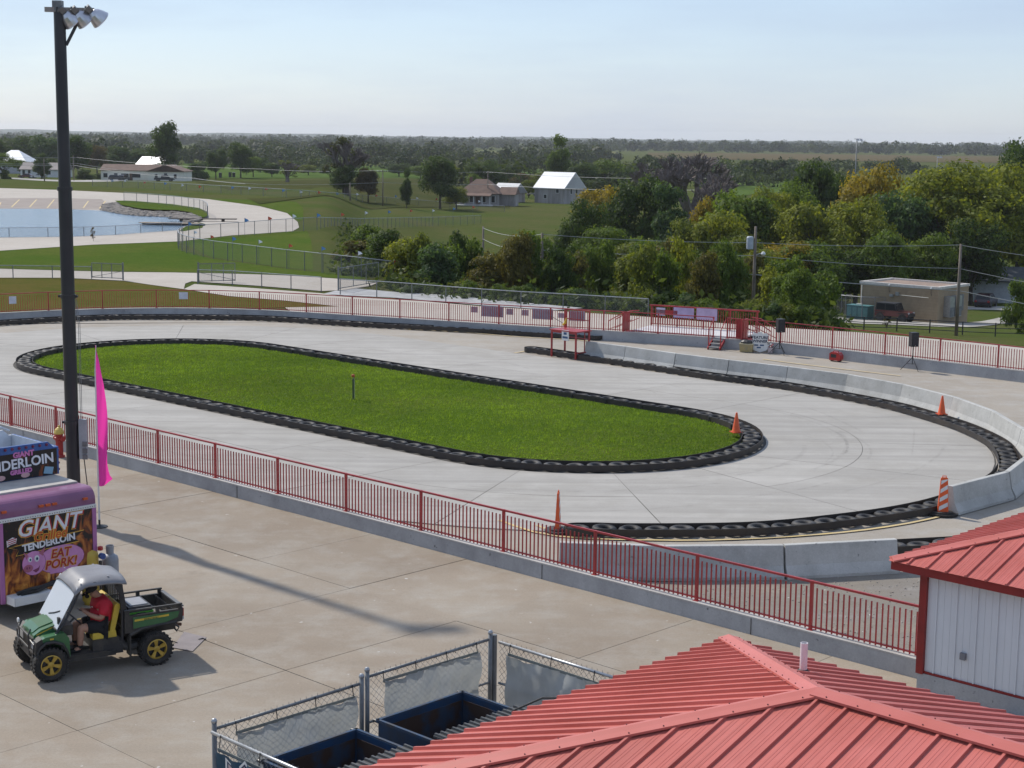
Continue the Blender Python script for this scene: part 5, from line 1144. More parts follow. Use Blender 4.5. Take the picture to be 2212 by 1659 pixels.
def cloth_mat(name, c, c2, trans):
    m, nt, b, out = nodes_of(name); b.inputs['Roughness'].default_value = .7; f, _ = noise_fac(nt, 1.5, 5, .6, .4, .65, local=True); col = mixc(nt, f, c, c2); nt.links.new(col, b.inputs['Base Color'])
    t = nt.nodes.new('ShaderNodeBsdfTranslucent'); nt.links.new(col, t.inputs['Color']); x = nt.nodes.new('ShaderNodeMixShader'); x.inputs[0].default_value = trans
    nt.links.new(b.outputs[0], x.inputs[1]); nt.links.new(t.outputs[0], x.inputs[2]); nt.links.new(x.outputs[0], out.inputs['Surface']); return m
# ================================================================ bin enclosure of chain-link
pBR, pMID, pBL = (-19.17, 19.72), (-19.17, 16.75), (-19.17, 13.70); ED = 19.72
enc_c = W(-19.17, 16.7); TARP = cloth_mat('tarp_grey', (.44,.45,.43), (.37,.38,.36), .3); CAPM = GALV
def link_mesh(a, c, z0, z1, off, pitch=.058):
    """woven wires between two ground points"""
    bm = MB(); a, c = Vector(a), Vector(c); L = (c-a).length; e = (c-a).normalized(); H = z1-z0; n = int(L/pitch); r = .0022
    def wire(s0, zz0, s1, zz1):
        p = a+e*s0; q = a+e*s1; bm.beam((p.x-off.x, p.y-off.y, zz0), (q.x-off.x, q.y-off.y, zz1), r*2, r*2)
    k = -int(H/pitch)-1
    while k < n+1:
        s0 = k*pitch
        for sg in (1, -1):
            if sg > 0: x0, x1 = s0, s0+H
            else: x0, x1 = s0+H, s0
            za, zb = z0, z1
            lo_, hi_ = min(x0, x1), max(x0, x1)
            if hi_ <= 0 or lo_ >= L: continue
            def cl(x, z, xo, zo):
                if x < 0: f = (0-x)/(xo-x); return 0, z+(zo-z)*f
                if x > L: f = (L-x)/(xo-x); return L, z+(zo-z)*f
                return x, z
            A = cl(x0, za, x1, zb); Bq = cl(x1, zb, x0, za)
            if abs(A[0]-Bq[0]) > .01: wire(A[0], A[1], Bq[0], Bq[1])
            # twisted wire tip above the rail
            if 0 < x1 < L and sg > 0: wire(x1, z1, x1+.001, z1+.055)
        k += 2
    return bm
def fence_panel(label, a, c, zt, tarp=None, rail_low=True, post_a=True, post_b=True, name='gate_panel', tarpm=None):
    a, c = W(*a), W(*c); mid = (a+c)/2; d = c-a; an = math.atan2(d.y, d.x); L = d.length; t = thing(name, label, 'fence', (a.x, a.y, 0), an)
    obj('top_rail', MB().tube([(.05,0,zt),(L-.05,0,zt)], .028, 8), GALVD if tarpm is None else GALV, t, smooth=True)
    if rail_low: obj('mid_rail', MB().tube([(.05,0,.95),(L-.05,0,.95)], .022, 8), GALVD, t); 
    obj('bottom_rail', MB().tube([(.05,0,.08),(L-.05,0,.08)], .02, 8), GALVD, t)
    for f, x in ((post_a, 0), (post_b, L)):
        if f: obj('post', MB().tube([(x,0,0),(x,0,zt+.1)], .04, 10), GALVD, t, smooth=True); obj('post_cap', MB().lathe([(.046,0),(.046,.03),(.03,.06),(0,.07)], 10, (x,0,zt+.1)), GALV, t)
    loc = Vector((0,0,0)); bm = link_mesh((0.06,0,0), (L-.06,0,0), .08, zt+.01, loc); stuff(obj('chain_link', bm, GALVD, t))
    for k in range(int(L/.45)): obj('tie', MB().tube([(.2+k*.45,-.02,zt-.05),(.2+k*.45,0,zt+.032),(.2+k*.45,.02,zt-.05)], .006, 5), BLACK, t)
    if tarp:
        x0, x1, z0, z1, side = tarp; b_ = MB(); nx, nz = 36, 18
        for j in range(nz+1):
            for i in range(nx+1):
                fx, fz = i/nx, j/nz; sag = .028*math.sin(fx*math.pi*3)**2*(1-fz)
                tz_ = abs(((fx*3+.5) % 1)-.5); wr = .03*math.sin(tz_*16+fz*6)*max(0, 1-fz*1.3)+.03*math.sin(fx*9-fz*8)+.014*math.sin(fx*23+fz*17)
                b_.v.append((x0+(x1-x0)*fx, side*(.10+wr), z1-(z1-z0)*fz-sag*(1-fz)))
        for j in range(nz):
            for i in range(nx): b_.f.append((j*(nx+1)+i, j*(nx+1)+i+1, (j+1)*(nx+1)+i+1, (j+1)*(nx+1)+i))
        tp = obj('tarp', b_, tarpm or TARP, t, smooth=True)
        for k in range(4):
            x = x0+(x1-x0)*(k+.03)/3.06; obj('grommet_tie', MB().tube([(x,side*.06,z1-.05),(x,side*.03,zt+.03),(x,-side*.03,zt)], .008, 5), BLACK, tp)
        obj('hem', MB().beam((x0,side*.06,z1-.005), (x1,side*.06,z1-.03), .012, .05), mat('tarp_hem', (.20,.21,.19), .8), tp)
    return t
zl, zh = 1.66, 1.74
fence_panel('chain-link bin gate with a grey tarp, at the open plaza corner', (-19.17,13.70), (-19.17,16.62), zl, (.35,2.72,.15,zl-.14,-1), rail_low=False)
fence_panel('taller chain-link bin gate with a wrinkled grey tarp behind the far skip', (-19.17,16.74), (-19.17,19.62), zh, (.30,2.52,.15,zh-.12,-1))
fence_panel('chain-link fence with a grey tarp running up to the red eave', (-19.08,19.70), (-15.6,19.70), zh-.04, (.32,3.3,.15,zh-.18,-1), tarpm=TARP, post_a=False)
obj('post', MB().tube([(0,0,0),(0,0,zh+.06)], .05, 10), GALVD, bpy.data.objects['gate_panel.002'], (-.09,.02,0)); 
NAVY = mat('banner_navy', (.012,.05,.09), .6, (.012,.075,.13), 1.2, local=True)
fr = fence_panel('chain-link fence with a navy banner carrying a white shield', (-19.17,13.62), (-15.6,13.62), zl-.02, (.28,3.2,.15,zl-.2,-1), post_a=False, tarpm=NAVY)
shd = [(.55,1.42),(.80,1.30),(1.02,1.50),(1.24,1.30),(1.5,1.42),(1.5,1.0),(1.35,.7),(1.02,.45),(.70,.7),(.55,1.0)]
def scale_p(P, s_, c=(1.02,1.0)): return [(c[0]+(x-c[0])*s_, c[1]+(z-c[1])*s_) for x, z in P]
em = obj('shield_emblem', MB().prism(shd, -.125, -.121, 'y'), WHITE, fr); obj('shield_inner', MB().prism(scale_p(shd,.9), -.130, -.1255, 'y'), INK, em); obj('shield_field', MB().prism(scale_p(shd,.82), -.135, -.1305, 'y'), mat('shield_pink', (.55,.45,.45), .6), em)
# skips
BLU = mat('skip_blue', (.015,.055,.13), .5, (.03,.045,.07), 2.2, local=True); RST = mat('skip_rust', (.055,.032,.022), .8, (.03,.05,.085), 1.6, local=True, lo=.48, hi=.6)
def skip(label, u0, u1, v0, v1, h):
    c = W(u0, v0); t = thing('dumpster', label, 'dumpster', c, UANG); lu, lv = u1-u0, v1-v0; th = .03
    obj('floor', MB().box((lu/2,lv/2,.14), (lu,lv,.06)), RST, t)
    for (cx_, cy_, sx_, sy_) in ((lu/2,th/2,lu,th),(lu/2,lv-th/2,lu,th),(th/2,lv/2,th,lv-2*th),(lu-th/2,lv/2,th,lv-2*th)):
        obj('side', MB().box((cx_,cy_,.1+(h-.1)/2), (sx_,sy_,h-.1)), BLU, t)
    for (cx_, cy_, sx_, sy_) in ((lu/2,th+.004,lu-.1,.006),(lu/2,lv-th-.004,lu-.1,.006),(th+.004,lv/2,.006,lv-.12),(lu-th-.004,lv/2,.006,lv-.12)):
        obj('rusty_lining', MB().box((cx_,cy_,.2+(h-.3)/2), (sx_,sy_,h-.32)), RST, t)
    for (a_, b_) in (((-.03,0),(lu+.03,0)),((-.03,lv),(lu+.03,lv)),((0,-.03),(0,lv+.03)),((lu,-.03),(lu,lv+.03))): obj('rim', MB().beam((a_[0],a_[1],h), (b_[0],b_[1],h), .05, .05), mat('skip_rim', (.025,.06,.12), .5, (.06,.06,.065), 4), t)
    for y in (.0, lv): obj('lift_pin', MB().tube([(-.12,y,h-.02),(.02,y,h-.02)], .025, 8), BLACK, t); obj('lift_sleeve', MB().box((lu*.5,y+(-.06 if y == 0 else .06),.75), (lu*.8,.1,.16)), BLU, t)
    for x in (.15, lu-.15):
        for y in (.15, lv-.15): obj('caster', MB().lathe([(.08,-.03),(.08,.03),(0,.03)], 12, (x,y,.08), 'y'), RUBBER, t)
    lid = obj('lid', MB().box((lu-.30,lv/2,h+.07), (.66,lv-.05,.03)), mat('lid_black', (.06,.062,.063), .55, (.09,.09,.09), 3), t, rot=None)
    n = int(lv/.125)
    for k in range(n): obj('lid_rib', MB().box((lu-.30,.06+k*(lv-.12)/(n-1),h+.10), (.66,.045,.04), 0, (.98,.7)), MATS['lid_black'], lid)
    return t
skip('blue dumpster with rusty inside below the shield banner fence', -18.35, -16.55, 13.98, 15.80, 1.30); skip('blue dumpster between the far tarp gate and the red eave', -18.42, -16.55, 16.32, 18.20, 1.30)
ca = thing('cable', 'black cable looping over the dumpster lids to the roof', 'cable', W(-16.9,18.3,1.38)); 
obj('cable', MB().tube([W(-17.0,17.9,1.42)-ca.location, W(-16.7,18.3,1.62)-ca.location, W(-16.2,18.5,1.70)-ca.location, W(-15.4,18.4,1.9)-ca.location, W(-14.8,18.2,2.4)-ca.location], .016, 6), RUBBER, ca)

r_ = random.Random(9); deb = MB()
for i in range(900):
    px, py = r_.uniform(1300,2050), r_.uniform(1245,1440); q = G(px, py, .01)
    if UVof(q)[1] < WALLV+.4 or UVof(q)[0] > -15.3: continue
    sz = r_.uniform(.008,.03); deb.box((q.x,q.y,.008+sz*.3), (sz*2,sz*1.4,sz*.8), r_.uniform(0,3), (.6,.6))
stuff(tag(obj('loose_gravel', deb, mat('litter', (.42,.39,.34), .9, (.16,.13,.11), 9)), 'loose stones scattered over the dusty ground by the shed', 'gravel'))

# ================================================================ trees
def leaf_quads(C, N, size, rng, asp=.65):
    """C centres (n,3), N preferred normals; returns (n*4,3) quad corners"""
    n = len(C); nr = N*1.3+rng.normal(0, .55, (n, 3)); nr[:, 2] += .35; nr /= np.linalg.norm(nr, axis=1, keepdims=True)+1e-9
    a = np.cross(nr, rng.normal(0, 1, (n, 3))); a /= np.linalg.norm(a, axis=1, keepdims=True)+1e-9; b = np.cross(nr, a)
    s = size*rng.uniform(.6, 1.35, (n, 1)); a = a*s; b = b*s*asp
    return np.stack([C-a, C-b*.9+a*.1, C+a, C+b*.9+a*.1], 1).reshape(-1, 3)
def crown(seed, kind, n, leaf):
    rng = np.random.default_rng(seed); lobes = []
    def L(x, y, z, rx, rz): lobes.append((np.array([x, y, z]), np.array([rx, rx, rz])))
    if kind == 'round':
        for k in range(15):
            z = rng.uniform(.30, .90); w = .36*math.sqrt(max(.05, 1-((z-.55)/.45)**2)); a = rng.uniform(0, 6.28); r = w*rng.uniform(.35, 1); L(r*math.cos(a), r*math.sin(a), z, rng.uniform(.14, .22), rng.uniform(.11, .17))
    elif kind == 'spread':
        for k in range(20):
            a = rng.uniform(0, 6.28); r = .40*math.sqrt(rng.uniform(.02, 1)); z = .82-.30*(r/.4)**2+rng.uniform(-.10, .08); L(r*math.cos(a), r*math.sin(a), z, rng.uniform(.12, .18), rng.uniform(.07, .12))
    elif kind == 'tall':
        for k in range(16):
            z = rng.uniform(.18, .93); w = .34*(1-z)**.55+.04; a = rng.uniform(0, 6.28); r = w*rng.uniform(.2, 1); L(r*math.cos(a), r*math.sin(a), z, rng.uniform(.14, .22), rng.uniform(.09, .14))
    elif kind == 'bush':
        for k in range(13):
            z = rng.uniform(.08, .82); w = .38*math.sqrt(max(.05, 1-(z/1.0)**2)); a = rng.uniform(0, 6.28); r = w*rng.uniform(.2, 1); L(r*math.cos(a), r*math.sin(a), z, rng.uniform(.16, .23), rng.uniform(.12, .2))
    elif kind == 'sparse':
        for k in range(20):
            z = rng.uniform(.28, .95); w = .40*math.sqrt(max(.08, 1-((z-.55)/.5)**2)); a = rng.uniform(0, 6.28); r = w*rng.uniform(.3, 1); L(r*math.cos(a), r*math.sin(a), z, rng.uniform(.05, .11), rng.uniform(.04, .08))
    C = []; N = []; T = []
    vol = np.array([r[0]*r[0]*r[2] for _, r in lobes])**.75; vol /= vol.sum()
    for (c, r), f in zip(lobes, vol):
        m = int(n*f); per = 9; nc = max(3, m//per); d = rng.normal(0, 1, (nc, 3)); d /= np.linalg.norm(d, axis=1, keepdims=True)
        rr = .45+.6*rng.uniform(0, 1, (nc, 1))**.6; cc = c+d*r*rr; ct = np.clip(.48+rng.normal(0, .2, nc)+.12*rng.normal(), 0, 1)
        idx = np.repeat(np.arange(nc), per); C.append(cc[idx]+rng.normal(0, 1, (len(idx), 3))*r*.17); N.append(d[idx]*.9); T.append(np.clip(ct[idx]+rng.normal(0, .12, len(idx)), 0, 1))
    C = np.concatenate(C); N = np.concatenate(N); T = np.concatenate(T); C[:, 2] = np.maximum(C[:, 2], .012)
    me = tri_mesh('crown', leaf_quads(C, N, leaf, rng), 4, T); me.materials.append(LEAF); return me, lobes
BARK = mat('bark', (.075,.06,.045), .9, (.045,.036,.028), 2, bump=.4, bscale=12)
def trunk(seed, lobes, r=.028, fork=.3, n=9, bare=False):
    rng = random.Random(seed); bm = MB(); bm.tube([(0,0,-.03),(.005,.003,fork*.5),(.01,-.004,fork)], [r*1.25, r, r*.85], 8)
    pick = rng.sample(range(len(lobes)), min(n, len(lobes)))
    for k in pick:
        c = lobes[k][0]; b0 = Vector((.01, -.004, fork*rng.uniform(.75, 1.05))); e = Vector(c); m_ = b0.lerp(e, .5)+Vector((rng.uniform(-.03,.03), rng.uniform(-.03,.03), -.03)); bm.tube([b0, m_, e], [r*.6, r*.38, r*.12], 6)
        for q in range(3):
            s_ = m_.lerp(e, rng.uniform(.2, .8)); bm.tube([s_, s_+Vector((rng.uniform(-.1,.1), rng.uniform(-.1,.1), rng.uniform(.02,.1)))], [r*.2, r*.05], 4)
    me = bm.mesh('trunk'); me.materials.append(BARK); return me
def bare_tree(seed):
    rng = random.Random(seed); bm = MB()
    def grow(p, d, l, r, lev):
        q = p+d*l; mid = p.lerp(q, .5)+Vector((rng.uniform(-.1,.1), rng.uniform(-.1,.1), 0))*l*.4; bm.tube([p, mid, q], [r, r*.85, r*.65], 5 if lev < 2 else 3, cap=False)
        if lev < 6:
            for k in range(3):
                nd = (d+Vector((rng.uniform(-.8,.8), rng.uniform(-.8,.8), rng.uniform(-.15,.5)))).normalized(); grow(p.lerp(q, rng.uniform(.6, 1)), nd, l*rng.uniform(.62, .82), r*.66, lev+1)
    grow(Vector((0,0,-.02)), Vector((0,0,1)), .25, .042, 0); zm = max(v[2] for v in bm.v); xm_ = sorted(max(abs(v[0]), abs(v[1])) for v in bm.v)[int(len(bm.v)*.99)]; bm.v = [(v[0]*.5/xm_, v[1]*.5/xm_, v[2]/zm) for v in bm.v]
    me = bm.mesh('branches'); me.materials.append(mat('bare_bark', (.17,.14,.13), .9, (.12,.10,.095), 2)); return me
KINDS = {}
for kd, sd, n, lf in (('round', (1, 2, 3), 11000, .021), ('spread', (4, 5), 15000, .0145), ('tall', (6, 7, 8), 8500, .024), ('bush', (9, 10, 11), 7000, .029), ('sparse', (12, 13), 2400, .018)):
    for s_ in sd:
        cm, lb = crown(s_, kd, n, lf); tm = trunk(s_, lb, .024 if kd != 'bush' else .012, {'round': .26, 'spread': .32, 'tall': .16, 'bush': .08, 'sparse': .25}[kd], 9 if kd != 'sparse' else 16); KINDS.setdefault(kd, []).append((cm, tm))
BAREM = [bare_tree(31), bare_tree(32)]
def tree(px, Y, top, wpx, kind, col, label, group=None, name='tree', jit=0):
    b_ = onT(px, Y); h = at(px, top, Y).z-b_.z; w_ = wpx/FPX*Y; b_.z += TOFF-.05
    t = thing(name, label, 'tree' if name == 'tree' else 'shrub', b_, random.uniform(0, 6.28), group); sc = (w_, w_, h)
    if kind == 'bare':
        obj('branches', random.choice(BAREM), None, t, scale=sc); return t
    if kind == 'sparse' and h > 6: obj('branches', random.choice(BAREM), None, t, scale=(sc[0]*.9, sc[1]*.9, sc[2]*.95))
    cm, tm = random.choice(KINDS[kind]); o = obj('crown', cm, None, t, scale=sc); o.color = (*col, 1); obj('trunk', tm, None, t, scale=sc)
    return t
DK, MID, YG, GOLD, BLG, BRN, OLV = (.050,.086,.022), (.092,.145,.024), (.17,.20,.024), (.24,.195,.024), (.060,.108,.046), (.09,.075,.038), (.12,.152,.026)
# big trees beyond the drop on the right
for a in [
 (1262,190,428,95,'round',DK,'dark green tree at the near end of the wood beside the sloping field'),
 (1292,212,393,105,'round',GOLD,'golden yellow tree showing behind the dark tree below the barn'),
 (1318,178,470,130,'spread',MID,'open-crowned green tree with a leaning trunk in the thicket'),
 (1372,205,380,118,'round',DK,'dense dark tree next to the golden tree below the barn'),
 (1445,198,392,105,'tall',BLG,'blue-green pointed tree in front of the bare trees'),
 (1490,180,470,110,'round',OLV,'olive tree low in front of the bare trees'),
 (1545,178,445,125,'round',YG,'yellow-green tree left of the transformer pole'),
 (1520,206,428,70,'round',GOLD,'small yellow tree tip above the thicket by the wood pole'),
 (1602,192,400,150,'round',MID,'wide mid-green tree behind the transformer pole'),
 (1655,204,396,120,'spread',YG,'bright-topped tree behind the transformer pole on the wood edge'),
 (1738,228,330,125,'tall',DK,'tall dark tree rising over the golden trees'),
 (1690,172,520,120,'round',GOLD,'orange-tinted tree beside the transformer pole'),
 (1775,184,440,150,'round',YG,'yellow-green tree above the dark gap by the brick building'),
 (1868,212,352,135,'round',GOLD,'golden broad tree in front of the silver light tower'),
 (1850,186,415,150,'spread',YG,'yellow-green tree behind the brick building fence cage'),
 (1945,196,402,140,'round',BLG,'blue-green tree right behind the brick building'),
 (2050,200,338,260,'spread',YG,'huge spreading tree with forked trunk behind the brick building'),
 (2135,212,352,170,'round',YG,'large yellow-green tree over the white garage'),
 (2195,215,360,185,'round',YG,'mid-green tree behind the white garage roof'),
 (2192,262,303,115,'round',DK,'dark distant tree standing highest on the wood skyline'),
 (2110,250,365,90,'tall',DK,'narrow dark tree behind the huge spreading tree'),
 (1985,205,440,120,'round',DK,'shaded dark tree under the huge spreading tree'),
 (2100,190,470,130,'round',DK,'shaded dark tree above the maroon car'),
 (1900,176,500,110,'round',MID,'leafy green tree just over the flat brick roof'),
 (1400,176,505,110,'round',MID,'mid-green tree in front of the dense dark tree'), (1350,172,520,110,'round',OLV,'olive tree beside the open-crowned leaning tree'), (1455,170,545,110,'bush',MID,'bushy green tree below the blue-green pointed tree'),
 (1600,172,505,120,'round',OLV,'olive tree left of the orange-tinted tree'), (1635,166,535,120,'round',YG,'yellow-green tree hugging the transformer pole'), (1745,172,520,130,'round',MID,'mid-green tree between the orange tree and the dark gap'), (1715,215,392,120,'round',MID,'mid-green tree in front of the tall dark tree'),
 (1820,176,530,120,'round',DK,'dark tree overhanging the generator cage'), (1965,228,385,120,'round',OLV,'olive tree between the golden tree and the huge tree'), (2005,186,500,110,'round',MID,'mid-green tree behind the brick building corner'), (1800,235,365,110,'round',DK,'dark tree between the tall dark tree and the golden tree'), (1690,190,450,120,'round',YG,'yellow-green tree behind the orange-tinted tree'), (1225,205,500,70,'tall',DK,'narrow dark tree at the field corner below the barn')]:
    a = list(a); a[3] *= 1.28; tree(*a)
tree(2208,140,588,70,'bush',MID,'leafy shrub beside the drive in front of the white garage','', 'shrub')
tree(1921,137,682,24,'sparse',BRN,'small bare-looking shrub by the black pipe fence','', 'shrub')
# thicket: young trees packed below the walkway edge
prof_px = [740,775,800,840,880,925,965,1000,1040,1080,1105,1140,1170,1210,1260,1320,1400,1480,1560,1640,1720,1800,1850]
prof_top = [560,500,482,498,500,492,505,498,522,552,508,482,545,515,520,540,520,500,530,545,560,585,610]
r2 = random.Random(11); px = 752
while px < 1790:
    top = np.interp(px, prof_px, prof_top)+r2.uniform(-14, 22); ey = float(np.interp(math.atan2(at(px,640,100).x, 100), E_PHI, E_Y)); Y = ey+r2.uniform(11, 34)
    cols = [DK, MID, OLV, BLG, YG, MID, (.105,.10,.028)]; c = cols[r2.randrange(7)]
    if 1060 < px < 1130: c = (.11,.105,.03)
    if 1135 < px < 1205 or 1585 < px < 1672: Y = ey+r2.uniform(44, 58)
    tree(px, Y, top, r2.uniform(80, 130), r2.choice(['bush','round','tall','bush']), c, 'young leafy tree packed in the thicket below the walkway edge', 'young trees in the thicket', jit=0); px += r2.uniform(17, 27)
r2 = random.Random(12); px = 765
while px < 1780:
    ey = float(np.interp(math.atan2(at(px,640,100).x, 100), E_PHI, E_Y)); tree(px, ey+r2.uniform(5, 12), np.interp(px, [740,1000,1200,1400,1850], [590,612,622,632,665])+r2.uniform(-14, 10), r2.uniform(45, 80), 'bush', r2.choice([DK, MID, BLG, OLV]), 'low leafy bush at the foot of the thicket', 'bushes at the foot of the thicket', 'shrub'); px += r2.uniform(20, 34)
# trees around the houses
for a in [
 (365,505,257,92,'tall',DK,'tall ragged dark tree behind the ranch house'), (470,520,322,52,'round',DK,'round dark tree on a bare trunk right of the ranch house'), (523,540,306,62,'round',DK,'dark leaning tree at the pasture edge'),
 (436,500,346,62,'bush',DK,'broad dark shrub mass beside the ranch house'), (550,560,334,44,'round',MID,'small green tree behind the leaning tree'), (622,470,345,64,'sparse',OLV,'thin-leaved scrubby tree alone on the pasture line'),
 (748,345,293,112,'sparse',(.06,.07,.028),'large half-bare spreading tree in the olive field'), (742,343,355,70,'round',DK,'dark leafy shrub tree under the half-bare tree'), (796,345,358,64,'round',BRN,'brownish low tree beside the half-bare tree'), (878,330,362,38,'tall',DK,'narrow ivy-clad tree between the half-bare tree and the farmhouse'),
 (950,345,330,98,'round',DK,'large dark tree just left of the farmhouse'), (1045,450,345,95,'round',DK,'dark round tree behind the farmhouse'), (985,350,400,60,'round',OLV,'olive tree overhanging the farmhouse porch'), (1205,500,289,78,'tall',MID,'tall poplar-like tree rising behind the white-roofed barn'), (1170,485,372,60,'round',OLV,'olive tree showing above the barn ridge'), (1120,480,372,70,'sparse',BRN,'thin brownish trees between farmhouse and barn'),
 (1252,480,348,85,'round',DK,'dark tree at the right shoulder of the barn'), (1305,500,345,100,'round',MID,'rounded green tree in the field beyond the barn'), (1350,520,362,90,'round',DK,'dark low tree beyond the barn field'), (1270,470,385,90,'bush',DK,'dark shrubs behind the barn gable'),
 (1425,285,335,150,'bare',BRN,'leafless branching tree left of the pair beyond the wood'), (1487,280,325,185,'bare',BRN,'large leafless tree with wide crown beyond the wood'), (1540,270,365,140,'bare',BRN,'low leafless tree beside the wooden pole beyond the wood'),
 (14,455,322,78,'spread',MID,'open green tree in front of the big white roof'), (97,470,330,56,'tall',DK,'dark conical tree beside the parked white car'), (176,530,286,80,'tall',DK,'tall dark tree right of the floodlight pole'), (216,560,310,58,'round',BRN,'rusty brown tree behind the ranch house'), (262,620,312,62,'round',DK,'dark tree in the hedge line behind the ranch house'), (305,640,322,60,'round',DK,'dark rounded tree at the left of the tall ragged tree'),
 (42,640,293,90,'round',DK,'dark tree rising behind the big white roof'), (110,660,292,90,'round',BLG,'blue-green tree behind the dark conical tree'), (20,450,365,32,'bush',DK,'dark clipped shrub below the open green tree'), (190,470,362,42,'bush',DK,'dark shrub by the wire fence near the pole'), (222,490,372,24,'bush',DK,'small dark shrub at the ranch house corner'), (5,620,300,70,'round',DK,'dark tree at the wood edge left of the white roof')]:
    tree(*a)
for a in [(590,560,350,42,'round',DK),(668,600,354,46,'round',OLV),(705,640,352,44,'bush',DK),(862,620,352,60,'round',DK),(908,600,356,55,'round',MID),(985,560,355,60,'round',OLV),(1085,570,356,60,'round',DK),(240,600,333,52,'round',DK),(334,570,340,50,'round',MID),(60,530,345,42,'round',DK),(128,545,340,50,'round',DK),(565,640,340,44,'round',DK),(640,660,346,40,'tall',DK),(1140,430,385,44,'round',OLV),(1020,430,372,44,'bush',MID)]:
    tree(*a, 'scattered leafy tree on the far pasture behind the houses', 'scattered pasture trees')
# a staked sapling on the lawn by the pond
sp_ = onT(204, 158); t = tree(204,158,488,16,'sparse',(.10,.07,.03),'thin young sapling on the lawn by the pond fence')

# ---------------------------------------------------------------- undergrowth and far woods
def scatter(n, rng, fn): return np.array([fn() for _ in range(n)])
rng = np.random.default_rng(5); C = []; T = []
for i in range(1500):
    px = rng.uniform(745, 1790); ey = float(np.interp(math.atan2(at(px,640,100).x, 100), E_PHI, E_Y)); Y = ey+rng.uniform(4, 80)**1.0; p = onT(px, Y); hgt = rng.uniform(.6, 1.9); m = 26
    d = rng.normal(0, 1, (m, 3))*np.array([.8,.8,.45]); d[:, 2] = np.abs(d[:, 2])*hgt; C.append(np.array([p.x,p.y,p.z])+d); T.append(np.clip(rng.normal(.5, .15)+rng.normal(0, .15, m), 0, 1))
C = np.concatenate(C); T = np.concatenate(T); ug = stuff(tag(obj('undergrowth', tri_mesh('undergrowth', leaf_quads(C, np.zeros_like(C), .24, rng), 4, T), LEAF), 'tangled green undergrowth on the slope under the wood', 'undergrowth')); ug.color = (.05,.075,.022,1)
def wood(name, label, rows, seed, col):
    rng = np.random.default_rng(seed); C = []; T = []; S = []; N = []
    for (px0, px1, Y, h, sp, depth, q) in rows:
        x = px0
        while x < px1:
            yy = Y+rng.uniform(0, depth); p = onT(x, yy); hh = h*rng.uniform(.6, 1.15); w_ = hh*rng.uniform(.6, .95); tt = np.clip(rng.normal(.45, .24), 0, 1)
            for k in range(4):
                c = np.array([p.x, p.y, p.z])+np.array([rng.normal(0, w_*.4), rng.normal(0, w_*.4), hh*rng.uniform(.22, .72)]); m = q//4
                d = rng.normal(0, 1, (m, 3)); d /= np.linalg.norm(d, axis=1, keepdims=True); rr = rng.uniform(.6, 1.05, (m, 1)); r3 = np.array([w_*.55, w_*.55, hh*.34])
                pts = c+d*r3*rr; pts[:, 2] = np.maximum(pts[:, 2], p.z); C.append(pts); N.append(d); T.append(np.clip(tt+rng.normal(0, .08, m), 0, 1)); S.append(np.full(m, hh*(.09 if Y < 1000 else .13)))
            x += sp*rng.uniform(.6, 1.4)*FPX/yy*.001*1000/FPX*FPX/1000 if False else sp*rng.uniform(.6, 1.4)/yy*FPX
    C = np.concatenate(C); N = np.concatenate(N); T = np.concatenate(T); S = np.concatenate(S)
    me = tri_mesh(name, leaf_quads(C, N, S[:, None], rng, .8), 4, T); o = stuff(tag(obj(name, me, LEAF), label, 'woodland')); o.color = (*col, 1); return o
wood('hedgerow', 'dark hedgerow wood lining the pasture behind the houses', [(-60,330,700,12,3.2,60,240),(250,700,860,11,3,70,200),(560,1260,930,11,3,80,200),(640,1180,760,8,3.5,40,200)], 21, (.034,.052,.024))
wood('hedgerow', 'line of mixed trees behind the farmhouse and the barn', [(985,1140,470,9,5,40,260),(1225,1420,500,10,5,60,260),(1130,1260,540,9,6,30,240),(560,760,640,7,9,40,220),(1290,1480,420,8,6,50,280)], 25, (.045,.066,.026))
wood('hedgerow', 'scrubby tree belt across the low fields beyond the wood', [(1230,1760,640,9,3.5,80,240),(1240,1560,540,7,5,50,220),(1380,2000,820,8,5,80,220),(1700,2300,760,6,7,70,160),(1560,1800,560,8,5,40,220)], 22, (.038,.058,.026))
wood('distant_wood', 'band of distant woodland along the skyline', [(-80,300,1180,13,4.5,120,150),(430,620,1250,12,5,120,150),(740,1010,1250,12,5,120,150),(1120,1330,1200,12,5,120,150),(560,800,1500,12,6,100,120),(1300,2320,2100,15,4.5,350,120),(-80,1330,2100,15,5,300,100),(-80,2320,3000,16,7,400,80),(-80,2320,4200,17,10,600,60),(-80,2320,6000,19,14,900,44)], 23, (.036,.052,.028))
# far ridge
bm = MB(); xs_ = np.linspace(-3800, 1900, 60); 
for i, x in enumerate(xs_):
    f = (x+3800)/5700; bm.v += [(x, 7400, -10), (x, 7600, 6+17*(1-f)**1.3+3*math.sin(i*.5)+2*math.sin(i*1.3)), (x, 8300, -10)]
for i in range(len(xs_)-1):
    for k in range(2): bm.f.append((i*3+k, i*3+3+k, i*3+4+k, i*3+1+k))
struct(obj('hills', bm, mat('far_wooded', (.045,.06,.035), .9, (.035,.045,.028), .01), smooth=True))

